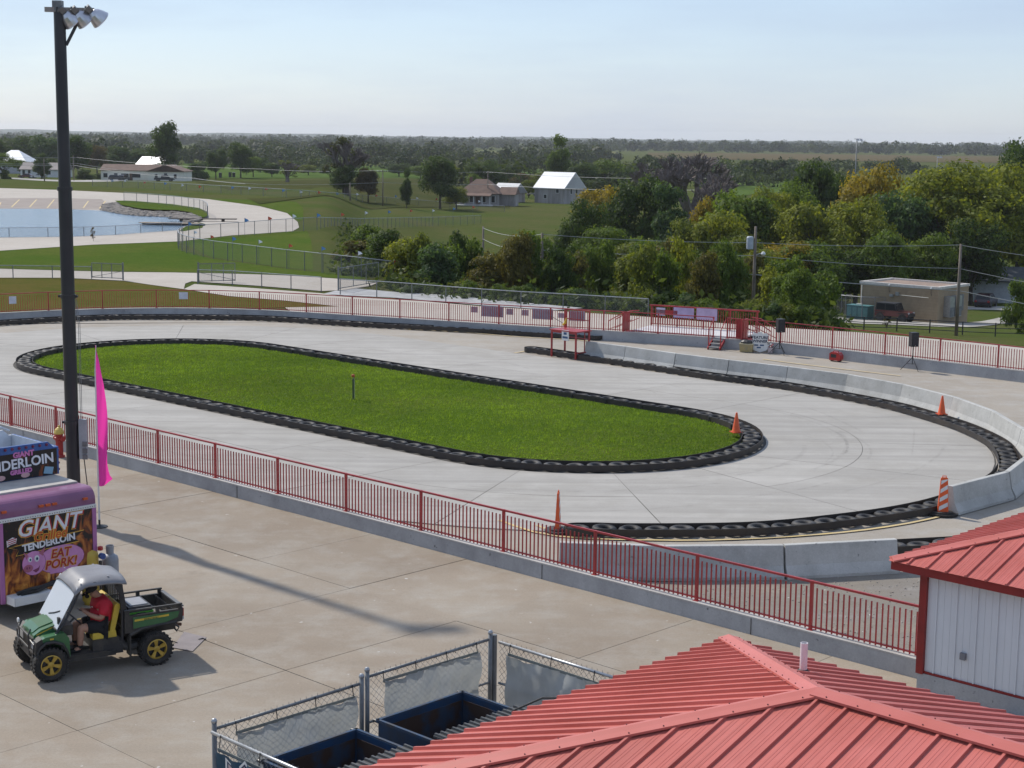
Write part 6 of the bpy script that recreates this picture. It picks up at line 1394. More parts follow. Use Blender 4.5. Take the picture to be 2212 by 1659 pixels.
# ---------------------------------------------------------------- fields
FG = mat('pasture_green', (.085,.13,.032), 1, (.065,.105,.026), .03, spec=0); FO = mat('pasture_olive', (.068,.07,.026), 1, (.05,.06,.02), .04, spec=0); FB = mat('stubble', (.115,.085,.045), 1, (.095,.085,.04), .02, spec=0); FT = mat('pale_field', (.14,.13,.07), 1, (.11,.11,.06), .02, spec=0)
drape('pasture', ([(395,383),(560,386),(700,384),(900,386),(1250,395)], [(395,352),(560,356),(700,358),(900,360),(1250,368)]), FG, .12)
drape('pasture', ([(560,441),(760,440),(1000,446),(1120,452)], [(420,392),(700,388),(1000,390),(1120,398)]), FO, .10)
drape('pasture', ([(1540,425),(1640,420),(1740,410)], [(1540,390),(1640,386),(1740,384)]), FG, .12)
drape('stubble_field', ([(1400,343),(1800,348),(2280,354)], [(1400,330),(1800,334),(2280,338.5)]), FB, .3)
drape('stubble_field', ([(600,349),(800,351),(1000,352)], [(600,345),(800,346),(1000,347)]), FT, .3)
drape('pasture', ([(-100,324),(600,331),(1330,339)], [(-100,312),(600,319.5),(1330,328)]), mat('hay_field', (.13,.15,.06), 1, (.15,.13,.065), .006, spec=0), .3)
drape('pasture', ([(240,338),(420,336),(520,334)], [(240,326),(420,325),(520,324)]), FT, .3)

# ================================================================ houses
def gable_house(label, loc, rz, L, Wd, h, rise, wallm, roofm, wins=(), name='house', door=None, over=.4, hip=0.0, base=None):
    t = thing(name, label, 'house' if name == 'house' else name.replace('_', ' '), loc, rz)
    obj('wall', MB().prism([(-Wd/2,-1),(Wd/2,-1),(Wd/2,h),(0,h+(rise*(1 if hip == 0 else 0.02))),(-Wd/2,h)], -L/2, L/2, 'x'), wallm, t)
    o2 = over; k = rise/(Wd/2); z0 = h-o2*k+.06; zr = h+rise+.06; a = L/2+o2; y = Wd/2+o2; hx = a-hip
    vs = [(-a,-y,z0),(a,-y,z0),(a,y,z0),(-a,y,z0),(-hx,0,zr),(hx,0,zr)]; vs += [(x,yy,z-.14) for x, yy, z in vs]
    obj('roof', MB().add(vs, [(0,1,5,4),(2,3,4,5),(1,2,5),(3,0,4),(7,6,10,11),(9,8,11,10),(8,7,11),(6,9,10),(0,6,7,1),(2,8,9,3),(1,7,8,2),(3,9,6,0)]), roofm, t)
    for (side, x, z, w_, hh) in wins:
        if side == 'f': c, d = (x, -Wd/2-.03, z), (w_, .06, hh)
        elif side == 'l': c, d = (-L/2-.03, x, z), (.06, w_, hh)
        else: c, d = (L/2+.03, x, z), (.06, w_, hh)
        f_ = obj('window', MB().box(c, (d[0]+.16, d[1], d[2]+.16) if side == 'f' else (d[0], d[1]+.16, d[2]+.16)), WHITE, t); off = .035; cc = (c[0], c[1]-off, c[2]) if side == 'f' else (c[0]+(-off if side == 'l' else off), c[1], c[2]); obj('pane', MB().box(cc, d), mat('pane', (.03,.035,.04), .15), f_)
    if door: obj('door', MB().box((door[0], -Wd/2-.04, 1.0), (.95,.08,2.0)), mat('door_dark', (.10,.06,.04), .6), t)
    return t
CREAM = mat('cream_siding', (.74,.71,.62), .7, (.68,.65,.56), .5); BRF = mat('brown_shingle', (.165,.105,.078), .85, (.12,.078,.06), .6); GREYW = mat('weathered', (.34,.32,.31), .85, (.22,.205,.195), .7, lo=.4, hi=.6, stretch=(1,1,.15)); WMET = mat('white_metal', (.80,.80,.80), .45, (.72,.72,.72), .2, spec=.5); WSD = mat('white_siding', (.66,.66,.65), .7)
p = hit(300, 386); Hy = p.y
p = onT(293, 478); gable_house('long cream ranch house with a brown shingle roof', p, rad(-4), 16.8, 8.0, 3.0, 1.55, CREAM, BRF, [('f',-7,1.4,1.2,1.2),('f',-3.9,1.4,1.0,1.2),('f',-1.2,1.4,2.2,1.1),('f',2.2,1.4,2.4,1.1),('f',6.6,1.4,1.0,1.3)], door=(.6,))
gw = onT(372, 474); gable_house('cream garage wing with its gable end beside the ranch house', gw, rad(86), 9, 10.5, 2.9, 1.7, CREAM, BRF, [('l',-2.8,1.4,.8,1.2),('l',0,1.6,.9,1.3),('l',2.8,1.4,.8,1.2)])
p = onT(342, 535); gable_house('shed with a gleaming white roof behind the ranch house', p, rad(-30), 11, 8, 3.6, 3.0, WSD, WMET, name='shed')
p = onT(42, 560); gable_house('large house under a big white hip roof', p, rad(-8), 12, 10, 4.2, 3.6, mat('grey_siding', (.42,.42,.43), .7), WMET, hip=5, wins=[('f',-2,2.6,1,1.4),('f',2,2.6,1,1.4)])
p = onT(108, 515); gable_house('low white house behind the parked maroon car', p, rad(-2), 14, 8, 2.5, 1.9, WSD, mat('taupe_shingle', (.30,.26,.24), .8), [('f',-6,1.4,.8,1.5),('f',-4.2,1.4,.8,1.5),('f',2,1.4,1.2,1.2)])
# farmhouse with a porch
p = onT(1040, 375); fh = gable_house('old grey farmhouse with a rusty brown hip roof and porch', p, rad(-10), 9.2, 8.2, 3.0, 2.9, GREYW, BRF, [('f',-3.6,1.5,.9,1.5),('f',-1.6,1.5,.9,1.5),('f',1.2,1.5,.9,1.5),('f',3.4,1.5,.8,1.5)], hip=3.6, door=(-.2,))
obj('porch_roof', MB().add([(-4.9,-6.3,2.35),(3.2,-6.3,2.35),(3.2,-4.0,2.95),(-4.9,-4.0,2.95),(-4.9,-6.3,2.2),(3.2,-6.3,2.2),(3.2,-4.0,2.8),(-4.9,-4.0,2.8)], [(0,1,2,3),(7,6,5,4),(0,4,5,1),(1,5,6,2),(3,7,4,0)]), BRF, fh)
for x in (-4.7,-2.8,-.8,1.2,3.0): obj('porch_post', MB().box((x,-6.1,1.1), (.14,.14,2.2)), WSD, fh)
obj('chimney', MB().box((-2.8,.8,5.6), (.6,.6,1.6)), mat('chimney_brick', (.17,.09,.07), .9), fh); obj('wing_wall', MB().box((6.2,.6,.9), (3.6,5.0,3.4)), GREYW, fh); obj('wing_roof', MB().prism([(-2.4,2.55),(3.6,2.55),(.6,4.2)], 4.3, 8.3, 'x'), BRF, fh); obj('porch_floor', MB().box((-.8,-5.2,.12), (8.4,2.4,.24)), WSD, fh)
p = onT(1098, 398); gable_house('small outbuilding with a grey metal roof behind the farmhouse', p, rad(-35), 6, 5, 2.6, 1.9, GREYW, mat('grey_metal', (.42,.44,.46), .45), name='shed')
# barn
p = onT(1206, 398); br_ = gable_house('weathered grey barn with a shining white metal roof', p, rad(-36), 8.6, 8.8, 3.9, 3.5, GREYW, WMET, [('f',-1.2,1.6,.8,.9),('f',2.4,3.0,.8,.9),('r',-1.4,2.9,.7,1.2),('r',.9,2.9,.7,1.2)], name='barn')
for k in range(15): obj('roof_seam', MB().beam((-4.6+k*.66,-4.82,3.62), (-4.6+k*.66,-.05,7.46), .05, .05), WMET, br_)
for k in range(22): obj('board', MB().box((-4.2+k*.4,-4.41,1.45), (.36,.03,4.7)), GREYW, br_)
for x, y in ((1086,416),(1150,424),(1118,428)):
    q = hit(x, y); t = thing('farm_implement', 'rusting grey farm implement left in the yard between house and barn', 'implement', q, random.uniform(0, 3), 'farm clutter in the yard'); obj('frame', MB().box((0,0,.7), (2.6,.9,.3)), GREYW, t); obj('hopper', MB().box((.3,0,1.2), (1.2,.9,.9), 0, (1.3,1.2)), GREYW, t); [obj('wheel', MB().lathe([(.45,-.1),(.45,.1),(.1,.1),(.1,-.1)], 12, (s_,.5,.45), 'y', True), RUBBER, t) for s_ in (-.9,.9)]

# ---------------------------------------------------------------- brick utility building
BK = mat('tan_brick', (.33,.25,.16), .85, (.28,.21,.135), 1.5, bump=.3, bscale=14); CAPW = mat('coping', (.62,.58,.52), .6)
x_ = at(2024, 692, 155).x; zN = terr(x_, 155)-.5; bb = thing('brick_building', 'flat-roofed tan brick utility building with pale coping', 'building', (x_, 155, zN), UANG); BLn, BD, BH = 8.64, 6.0, 3.75
obj('wall', MB().box((-BLn/2, BD/2, BH/2), (BLn, BD, BH)), BK, bb); obj('roof_deck', MB().box((-BLn/2, BD/2, BH+.03), (BLn-.5, BD-.5, .06)), mat('roof_gravel', (.30,.22,.17), .9, (.22,.16,.13), 1), bb)
for (c, d) in (((-BLn/2,.12,BH+.1),(BLn+.2,.34,.24)),((-BLn/2,BD-.12,BH+.1),(BLn+.2,.34,.24)),((-.12,BD/2,BH+.101),(.34,BD-.46,.24)),((-BLn+.12,BD/2,BH+.101),(.34,BD-.46,.24))): obj('coping', MB().box(c, d), CAPW, bb)
for k in range(12): obj('mortar_course', MB().box((-BLn/2,-.002,.35+k*.28), (BLn-.02,.012,.014)), mat('mortar', (.24,.19,.13), .9), bb)
for x in (-5.3, -.7):
    w_ = obj('lamp', MB().tube([(x,-.02,3.1),(x,-.15,3.3),(x,-.15,3.75)], .02, 6), BLACK, bb); obj('lamp_globe', MB().lathe([(.05,0),(.1,.06),(.07,.16),(0,.2)], 10, (x,-.15,3.72)), WHITE, w_)
obj('meter_box', MB().box((-4.4,-.08,3.0), (.35,.16,.35)), GALV, bb); obj('conduit', MB().tube([(-4.2,-.05,2.9),(-1.0,-.05,2.85)], .03, 6), CREAM, bb); obj('flood_lamp', MB().box((-5.0,-.12,2.8), (.4,.2,.22)), GALV, bb)
for y in (1.6, 3.0): obj('air_unit', MB().box((.35,y,2.0), (.7,.9,2.0)), GALV, bb); obj('air_grille', MB().box((.715,y,1.5), (.02,.8,.9)), GALVD, bb)
obj('side_panel', MB().box((.06,4.5,2.2), (.12,.8,1.6)), GALVD, bb); obj('drain', MB().tube([(-BLn+.2,-.06,.5),(-BLn+.2,-.06,3.6)], .05, 6), CREAM, bb)
bw = lambda x, y, z=0: bb.matrix_basis @ Vector((x, y, z))
bpy.context.view_layer.update(); bw = lambda x, y, z=0: Matrix.Translation(bb.location) @ Matrix.Rotation(UANG, 4, 'Z') @ Vector((x, y, z))
def gnd(p): return Vector((p.x, p.y, terr(p.x, p.y)+TOFF))
q = gnd(bw(-7.4,-1.9)); ge = thing('generator_cabinet', 'teal green generator cabinet inside the wire cage', 'generator', q, UANG); TEAL = mat('teal', (.045,.16,.17), .5)
obj('cabinet', MB().box((0,0,.75), (2.4,1.1,1.3)), TEAL, ge); obj('top', MB().box((0,0,1.42), (2.5,1.2,.06)), mat('teal_light', (.10,.26,.26), .5), ge); obj('exhaust', MB().tube([(.2,0,1.4),(.2,0,1.9)], .05, 8), R_DARK, ge); obj('muffler', MB().box((-.1,0,1.52), (.6,.25,.14)), CREAM, ge); obj('skid', MB().box((0,0,.06), (2.5,1.0,.14)), WHITE, ge)
for k in range(4): obj('louvre', MB().box((-.9+k*.6,-.56,.8), (.45,.02,.9)), MATS['teal_light'], ge)
SCR = mesh_screen('chain_link_far', (.22,.23,.23), .16)
def cl_fence(label, pts, h, step=2.6, m=GALVD, mesh_m=SCR, name='chain_link_fence', z_off=0.0, low=False, cat='fence', r=.03):
    P = resample(pts, step); p0 = P[0]; t = thing(name, label, cat, p0); posts = []
    for p in P:
        q = p-p0; obj('post', MB().tube([(q.x,q.y,q.z-.15),(q.x,q.y,q.z+h)], r*1.2, 6), m, t)
    obj('top_rail', MB().tube([p-p0+Vector((0,0,h-.02)) for p in P], r, 6), GALV if m is GALVD else m, t)
    if low: obj('bottom_rail', MB().tube([p-p0+Vector((0,0,.1)) for p in P], r*.7, 6), m, t)
    bm = MB(); n = len(P)
    for p in P: bm.v += [tuple(p-p0+Vector((0,0,.03))), tuple(p-p0+Vector((0,0,h-.03)))]
    bm.f = [(2*i, 2*i+2, 2*i+3, 2*i+1) for i in range(n-1)]; stuff(obj('chain_link', bm, mesh_m, t)); return t, P
cg = [gnd(bw(-9.9,.5)), gnd(bw(-9.9,-3.4)), gnd(bw(-5.6,-3.4)), gnd(bw(-5.6,-.3))]
cl_fence('wire cage around the teal generator cabinet', cg, 2.3, 1.9, low=True)

# ---------------------------------------------------------------- fences
gp_ = lambda L_: [hit(*p)+Vector((0,0,TOFF)) for p in L_]
cl_fence('chain-link fence along the near water edge of the pond', gp_([(-60,514),(0,512),(150,511),(248,507),(310,503),(372,498),(392,500)]), 1.0, 3.6)
cl_fence('chain-link fence on the bank lawn peninsula', [G(p[0],p[1],.2) for p in [(268,436.5),(293,438),(345,442),(400,449),(437,456),(448,463),(449,471)]], 1.5, 3.2)
cl_fence('grey chain-link fence beside the path ending at the first gate', gp_([(-60,599),(11,599),(82,600),(198,602)]), .95, 3.4)
f3, F3P = cl_fence('tall chain-link fence curving round the lawn to the thicket corner', gp_([(432,516),(400,520),(384,528),(386,538),(407,547),(456,557),(531,567),(624,580),(693,588),(775,598),(850,607)]), 1.55, 2.4)
f4, F4P = cl_fence('long chain-link fence from the loop road across the field', gp_([(432,516),(494,512),(560,506),(630,500),(682,497),(780,494),(866,490),(940,487),(1039,482)]), 1.5, 3.0)
cl_fence('dark chain-link fence dividing path and walkway', gp_([(427,612),(508,615),(560,619),(617,623.5),(694,629.5)]), 1.05, 2.6)
cl_fence('chain-link fence along the walkway edge above the thicket', [G(p[0],p[1],-.03) for p in [(735,636),(800,640),(856,643.5),(940,651),(1027,658.5),(1110,664.5),(1200,669.5),(1300,676),(1400,682.5)]], 1.05, 2.8)
f6, F6P = cl_fence('low wire fence along the far side of the loop road field', gp_([(200,402),(330,408),(494,418),(640,427),(800,436),(960,450),(1090,458)]), 1.4, 7, r=.04)
def gate(label, px0, px1, pyb0, pyb1, h=1.15):
    a, c = G(px0, pyb0), G(px1, pyb1); d = c-a; L = d.length; t = thing('swing_gate', label, 'gate', a, math.atan2(d.y, d.x))
    for x in (0, L*.36, L*.68, L): obj('upright', MB().tube([(x,0,.08),(x,0,h)], .03, 6), GALVD, t)
    for z in (.12, h): obj('bar', MB().tube([(0,0,z),(L,0,z)], .03, 6), GALVD, t)
    obj('brace', MB().tube([(0,0,h*.55),(L,0,.15)], .018, 6), GALVD, t); obj('hinge_post', MB().tube([(0,0,0),(0,0,h+.12)], .06, 8), GALVD, t); stuff(obj('chain_link', MB().add([(0,0,.12),(L,0,.12),(L,0,h),(0,0,h)], [(0,1,2,3)]), SCR, t))
gate('open chain-link gate at the path end near the floodlight pole', 266, 199, 605, 602); gate('chain-link gate swung open across the path beside the dark fence', 429, 508, 611, 609, 1.35); gate('chain-link gate standing open toward the thicket corner', 731, 818, 627, 612, 1.5)
# three-rail pipe fence
pf = [(1514,683),(1620,690),(1739,700),(1797,705),(1858.6,711),(1979.5,717.6),(2109.5,731),(2179.5,737),(2300,749)]
PFp = []
for x, y in pf:
    q = onT(x, 134); PFp.append(q+Vector((0,0,TOFF)))
t = thing('pipe_fence', 'black three-rail pipe fence on the grass slope', 'fence', PFp[0]); P = resample(catmull(PFp, 4), 2.75)
for p in P: p.z = terr(p.x, p.y)+TOFF; q = p-PFp[0]; obj('post', MB().tube([(q.x,q.y,q.z-.2),(q.x,q.y,q.z+1.15)], .055, 8), BLACK, t)
for z in (.3, .68, 1.08): obj('rail', MB().tube([p-PFp[0]+Vector((0,0,z)) for p in P], .035, 6), BLACK, t)
# pennants
PENM = {'white': mat('pennant_white', (.78,.78,.78), .7), 'blue': mat('pennant_blue', (.10,.25,.50), .7), 'orange': mat('pennant_orange', (.62,.10,.04), .7)}
def pennant(px, py, Y, colr, size, where):
    q = at(px, py, Y); g = terr(q.x, q.y)+TOFF; t = thing('pennant_flag', '%s pennant on a thin staff %s' % (colr, where), 'pennant', (q.x, q.y, g), random.uniform(-.3, .3), '%s pennants %s' % (colr, where))
    h = q.z-g+size*.5; obj('staff', MB().tube([(0,0,0),(0,0,h)], .018, 5), GALVD, t); s_ = size; bm = MB()
    bm.add([(0,-.01,h),(s_*.55,.09,h-s_*.25),(s_*.95,.02,h-s_*.55),(s_*.4,-.05,h-s_*.75),(0,0,h-s_*.95)], [(0,1,3,4),(1,2,3)]); obj('cloth', bm, PENM[colr], t)
zx = lambda x: 493.7+x/4.032
zy = lambda y: 219.4+y/4.032
for x, y, c in [(33,1195,'blue'),(262,1222,'white'),(525,1258,'orange'),(810,1282,'blue'),(1128,1322,'white'),(1438,1392,'orange')]:
    d = ray(zx(x), zy(y)); q = min(F3P, key=lambda p: abs(p.x*d.y-p.y*d.x)); pennant(zx(x), zy(y), q.y, c, .36, 'on the tall curving fence')
for x, y, c in [(1640,1065,'blue'),(1690,1140,'white'),(1835,1180,'orange'),(2025,1200,'blue')]:
    pennant(x/4.032, zy(y), 150, c, .36, 'on the tall curving fence')
for x, y, c in [(140,1035,'blue'),(345,1020,'orange'),(557,1000,'white'),(770,992,'blue'),(980,985,'orange'),(1188,970,'white'),(1390,962,'blue'),(1580,952,'orange'),(1775,950,'white'),(1955,935,'blue'),(2125,920,'orange')]:
    d = ray(zx(x), zy(y)); q = min(F4P, key=lambda p: abs(p.x*d.y-p.y*d.x)); pennant(zx(x), zy(y), q.y, c, .5, 'on the long field fence')
for x, y, c in [(-910,692,'white'),(-1020,690,'blue'),(-740,705,'orange'),(-560,715,'blue'),(-410,730,'white'),(-260,742,'orange'),(25,750,'blue'),(172,757,'white'),(318,762,'orange'),(467,775,'blue'),(620,787,'white'),(780,792,'orange'),(940,802,'blue'),(1113,808,'white'),(1280,820,'orange'),(1450,825,'blue'),(1635,842,'white'),(1805,850,'orange'),(2000,858,'blue'),(2175,870,'white')]:
    d = ray(zx(x), zy(y)); q = min(F6P, key=lambda p: abs(p.x*d.y-p.y*d.x)); pennant(zx(x), zy(y), q.y, c, .55, 'on the low fence of the loop road')

# ---------------------------------------------------------------- utility poles and wires
def upole(px, Y, top, label, arm=True, extra=None, metal=False, r=.15):
    b_ = onT(px, Y); b_.z += TOFF; h = at(px, top, Y).z-b_.z; t = thing('utility_pole' if not metal else 'light_tower', label, 'utility pole' if not metal else 'light tower', b_)
    obj('pole', MB().tube([(0,0,-.3),(0,0,h)], [r, r*.7], 10), WOODP if not metal else GALVD, t, smooth=True)
    if arm and not metal: obj('cross_arm', MB().box((0,-.12,h-.35), (2.2,.1,.12)), WOODP, t); [obj('insulator', MB().lathe([(.04,0),(.06,.06),(.03,.14),(0,.15)], 8, (x,-.12,h-.29)), WHITE, t) for x in (-1.0,-.3,.5,1.0)]
    if extra == 'transformer':
        f = (at(px,530,Y).z-b_.z); obj('transformer', MB().lathe([(.26,-.5),(.28,-.45),(.28,.42),(.22,.5),(0,.52)], 16, (-.42,0,f+.2)), mat('trafo', (.45,.49,.54), .4), t); g = obj('street_lamp', MB().tube([(.1,0,f-.75),(.55,0,f-.6)], .03, 6), GALV, t); obj('lamp_head', MB().lathe([(0,.14),(.12,.1),(.2,-.06),(.14,-.16),(0,-.18)], 12, (.66,0,f-.62)), WHITE, g)
    if metal:
        obj('lamp_bar', MB().box((.3,0,h), (1.6,.12,.12)), GALV, t); [obj('floodlight', MB().lathe([(.1,.3),(.4,-.1),(0,-.05)], 10, (x,0,h-.25)), GALV, t) for x in (.2,.9)]
    return b_, h
PL = [upole(1043,168,489,'weathered wooden pole at the left of the thicket',False), upole(1170,126,503,'bare wooden pole standing in front of the thicket',False), upole(1629,128,489,'wooden pole with a grey transformer and lamp by the stage',False,'transformer'), upole(2072,132,527,'wooden pole leaning beside the brick building',False)]
upole(827,330,367,'distant wooden pole with cross arm beside the olive field'); upole(1052,372,370,'distant wooden pole in front of the old farmhouse'); upole(1537,290,383,'distant wooden pole with cross arm by the bare trees'); upole(757,315,395,'short grey pole under the half-bare tree',False); upole(103,410,343,'leaning dark pole before the parked maroon car',False); upole(166,440,336,'distant pole with a small transformer right of the floodlight pole',False)
upole(1838,330,300,'silver light tower above the golden tree',metal=True,r=.13); upole(2012,420,338,'slim silver light tower over the huge spreading tree',metal=True,r=.12)
def wire(label, pts, r=.018, sag=1.0):
    out = []
    for a, c in zip(pts[:-1], pts[1:]):
        for k in range(16): f = k/16; q = a.lerp(c, f); q.z -= 4*sag*f*(1-f)*(c-a).length/100; out.append(q)
    out.append(pts[-1]); p0 = out[0]; t = thing('overhead_wire', label, 'wire', p0); obj('cable', MB().tube([q-p0 for q in out], r, 4), mat('wire_grey', (.40,.40,.38), .5), t)
T0 = lambda i, py: at([1043,1170,1629,2072][i], py, [168,126,128,132][i])
right = lambda py: at(2400, py, 128)
wire('top overhead wire strung between the wooden poles', [T0(0,492), T0(1,506), T0(2,524), T0(3,529), right(575)], .02)
wire('middle overhead wire strung between the wooden poles', [T0(0,516), T0(1,540), T0(2,552), T0(3,580), right(640)], .02)
wire('lowest thick cable strung between the wooden poles', [T0(0,545), T0(1,564), T0(2,593), T0(3,628), right(690)], .03, .5)
wire('distant power line crossing above the olive field', [at(-80,338,410), at(166,340,440), at(560,365,380), at(827,368,330), at(1052,371,372), at(1537,385,290)], .03, .6)
wire('lower distant cable crossing in front of the ranch house', [at(-80,352,410), at(166,353,440), at(560,398,360), at(827,394,330), at(1052,398,372), at(1537,410,290)], .035, .6)
wire('low cable sweeping down past the ranch house to the field', [at(-80,356,410), at(160,357,420), at(420,385,330), at(530,397,300)], .035, .4)

# ---------------------------------------------------------------- vehicles
def car(label, loc, rz, colr, kind='suv', name='parked_car', cat='car'):
    t = thing(name, label, cat, loc, rz); pm_ = mat('paint_%d%d%d' % tuple(int(c*255) for c in colr), colr, .28, tuple(c*.9 for c in colr), 1, coat=.6); GL = mat('car_glass', (.02,.022,.026), .08)
    if kind == 'suv': low = [(-2.2,.35),(-2.22,.75),(-2.15,.98),(1.0,.98),(2.05,.86),(2.2,.65),(2.2,.35)]; cab = [(-2.1,.98),(-1.85,1.5),(-1.5,1.62),(.2,1.62),(1.05,.98)]; wd, wh = 1.8, .36
    elif kind == 'sedan': low = [(-2.25,.35),(-2.3,.7),(-2.2,.88),(1.2,.88),(2.15,.74),(2.25,.6),(2.25,.35)]; cab = [(-1.75,.88),(-1.1,1.36),(.1,1.38),(1.1,.88)]; wd, wh = 1.76, .32
    elif kind == 'jeep': low = [(-1.75,.55),(-1.78,1.1),(.55,1.12),(.6,1.08),(1.55,1.02),(1.7,.95),(1.7,.6)]; cab = [(-1.72,1.1),(-1.66,1.82),(.28,1.82),(.56,1.12)]; wd, wh = 1.55, .41
    else: low = [(-2.8,.45),(-2.82,1.02),(1.3,1.02),(2.5,.96),(2.7,.75),(2.7,.45)]; cab = [(-.9,1.02),(-.7,1.75),(.7,1.78),(1.45,1.02)]; wd, wh = 1.95, .4
    ax = {'suv': (1.35,-1.35), 'sedan': (1.4,-1.35), 'jeep': (1.15,-1.2), 'pickup': (1.75,-1.8)}[kind]
    obj('body', MB().prism(low, -wd/2, wd/2, 'y'), pm_, t)
    n = len(cab); b_ = MB(); w2 = wd/2-.02; w3 = wd/2-(.16 if kind != 'jeep' else .06); zc = [z for _, z in cab]; zmin, zmax = min(zc), max(zc)
    for s_ in (-1, 1): b_.v += [(x, s_*(w2+(w3-w2)*(z-zmin)/(zmax-zmin)), z) for x, z in cab]
    b_.f = [tuple(range(n)), tuple(range(2*n-1, n-1, -1))]+[(i, n+i, n+(i+1) % n, (i+1) % n) for i in range(n)]; obj('cabin', b_, BLACKP if kind == 'jeep' else pm_, t)
    def wpanel(poly, nm='side_window'):
        for s_ in (-1, 1):
            vs = [(x, s_*(w2+.012+(w3-w2)*(z-zmin)/(zmax-zmin)), z) for x, z in poly]; obj(nm, MB().add(vs, [tuple(range(len(vs)))]), GL, t)
    zb, zt_ = zmin+.06, zmax-.1; xl = lambda z: np.interp(z, [zmin, zmax], [cab[0][0], cab[1][0] if kind != 'suv' else cab[2][0]])+.12; xr = lambda z: np.interp(z, [zmin, zmax], [cab[-1][0], cab[-2][0]])-.1; xm = (cab[1][0]+cab[-2][0])/2
    wpanel([(xl(zb),zb),(xm-.04,zb),(xm-.04,zt_),(xl(zt_),zt_)]); wpanel([(xm+.04,zb),(xr(zb),zb),(xr(zt_),zt_),(xm+.04,zt_)])
    f0, f1 = cab[-1], cab[-2]; g = lambda a, c, f: (a[0]+(c[0]-a[0])*f, a[1]+(c[1]-a[1])*f); q0, q1 = g(f0,f1,.1), g(f0,f1,.9); obj('windscreen', MB().add([(q0[0]+.02,-w2+.1,q0[1]),(q0[0]+.02,w2-.1,q0[1]),(q1[0]+.02,w3-.06,q1[1]),(q1[0]+.02,-w3+.06,q1[1])], [(0,1,2,3)]), GL, t)
    q0, q1 = g(cab[0],cab[1],.15), g(cab[0],cab[1],.9); obj('rear_window', MB().add([(q0[0]-.02,-w2+.12,q0[1]),(q1[0]-.02,-w3+.08,q1[1]),(q1[0]-.02,w3-.08,q1[1]),(q0[0]-.02,w2-.12,q0[1])], [(0,1,2,3)]), GL, t)
    for x in ax:
        for s_ in (-1, 1): w_ = obj('wheel', MB().lathe([(.2,-.11),(wh-.03,-.12),(wh,-.08),(wh,.08),(wh-.03,.12),(.2,.11)], 18, axis='y', closed=True), RUBBER, t, (x, s_*(wd/2-.08), wh)); obj('rim', MB().lathe([(0,-.08),(.21,-.09),(.21,.09),(0,.08)], 12, axis='y'), GALV if kind != 'jeep' else BLACK, w_); obj('wheel_arch', MB().lathe([(wh+.05,-.03),(wh+.05,.03),(0,.03)], 18, (x, s_*(wd/2-.022), wh), 'y'), BLACKP, t)
    xf, xb = low[-1][0], low[0][0]; obj('bumper', MB().box((xf,0,low[0][1]+.12), (.16,wd-.1,.2)), BLACKP, t); obj('bumper', MB().box((xb,0,low[0][1]+.12), (.16,wd-.1,.2)), BLACKP, t)
    for s_ in (-1, 1): obj('headlight', MB().box((xf-.02,s_*(wd/2-.25),low[0][1]+.38), (.08,.3,.15)), mat('lens', (.45,.46,.46), .15), t); obj('tail_light', MB().box((xb-.0,s_*(wd/2-.18),low[0][1]+.48), (.07,.24,.2)), MATS['tail_red'], t)
    if kind == 'jeep': obj('spare_wheel', MB().lathe([(.15,-.1),(.37,-.1),(.37,.1),(.15,.1)], 16, (-1.9,.1,1.05), 'x', True), RUBBER, t); obj('fender', MB().box((1.15,0,.92), (1.0,1.72,.06)), BLACKP, t); obj('fender', MB().box((-1.2,0,.92), (1.0,1.72,.06)), BLACKP, t); obj('grille', MB().box((1.71,0,.8), (.03,.9,.3)), BLACKP, t)
    return t
q = gnd(bw(-3.2,-2.4)); car('dark red soft-top off-roader parked against the brick building', q, UANG+rad(4), (.10,.012,.014), 'jeep')
q = onT(2133, 186); q.z += TOFF; car('dark maroon car parked before the white garage', q, rad(62), (.035,.012,.018), 'suv')
q = onT(2180, 197); gable_house('white garage with a dark eave behind the maroon car', q, rad(-28), 9, 6.5, 2.9, 1.3, mat('garage_white', (.56,.58,.62), .7), mat('dark_shingle', (.09,.10,.11), .8), name='garage', over=.5)
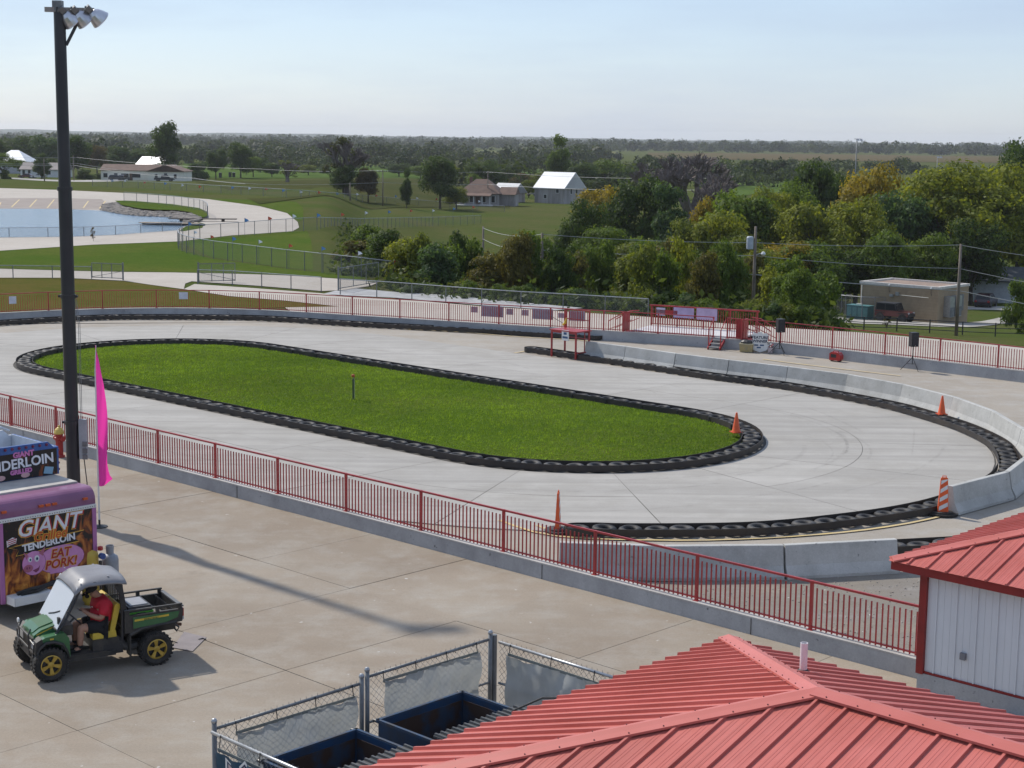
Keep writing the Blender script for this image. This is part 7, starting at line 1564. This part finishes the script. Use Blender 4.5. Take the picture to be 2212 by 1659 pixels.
for x, Y, rz, c, k, lb in [(257,462,12,(.03,.032,.04),'suv','dark grey car parked left on the ranch house drive'),(273,466,78,(.035,.03,.035),'suv','dark car parked end-on beside the dark grey car'),(360,459,4,(.02,.025,.04),'pickup','long dark blue pickup parked before the garage wing'),(64,492,178,(.09,.015,.018),'sedan','maroon car parked before the low white house'),(91,488,178,(.62,.63,.64),'sedan','white car parked behind the dark conical tree')]:
    q = onT(x, Y); q.z += TOFF; car(lb, q, rad(rz), c, k)
for x, y in ((476,384),(497,383),(505,383)):
    q = hit(x, y); t = thing('feed_drum', 'dark drum standing on the pasture line', 'drum', q, 0, 'drums on the pasture line'); obj('drum', MB().lathe([(.5,0),(.52,.1),(.5,.8),(.52,1.5),(.5,1.6),(0,1.62)], 14), BLACKP, t); obj('lid', MB().lathe([(.54,1.6),(.54,1.68),(0,1.7)], 14), WSD if x > 500 else BLACKP, t)
q = hit(2890/1.8228+0, 718/1.8228+4); t = thing('cow', 'black cow grazing in the green field beyond the bare trees', 'cow', q, rad(70))
cb = skin('body', [(-.75,0,1.05),(-.2,0,1.02),(.4,0,1.08),(.75,0,1.15),(1.05,0,.85),(1.25,0,.45),(-.7,.22,.55),(-.68,.22,.05),(-.7,-.22,.55),(-.72,-.22,.05),(.5,.2,.55),(.5,.2,.05),(.5,-.2,.55),(.52,-.2,.05),(-.95,0,.9),(-.98,0,.4)], [(0,1),(1,2),(2,3),(3,4),(4,5),(0,6),(6,7),(0,8),(8,9),(2,10),(10,11),(2,12),(12,13),(0,14),(14,15)], [.30,.38,.34,.24,.15,.10,.11,.06,.11,.06,.10,.06,.10,.06,.05,.03], BLACKP, t, 1)

# ================================================================ haze
hz = MB().box((0, 3500, 20), (17000, 13500, 70)); ho = stuff(tag(obj('haze', hz), 'thin pale summer haze in the air over the fields', 'haze'))
hm = bpy.data.materials.new('haze'); hm.use_nodes = True; nt = hm.node_tree; nt.nodes.clear(); out = nt.nodes.new('ShaderNodeOutputMaterial'); pv_ = nt.nodes.new('ShaderNodeVolumePrincipled')
pv_.inputs['Color'].default_value = (.94,.97,1,1); pv_.inputs['Density'].default_value = 8e-5; pv_.inputs['Anisotropy'].default_value = .2; nt.links.new(pv_.outputs['Volume'], out.inputs['Volume']); ho.data.materials.append(hm)
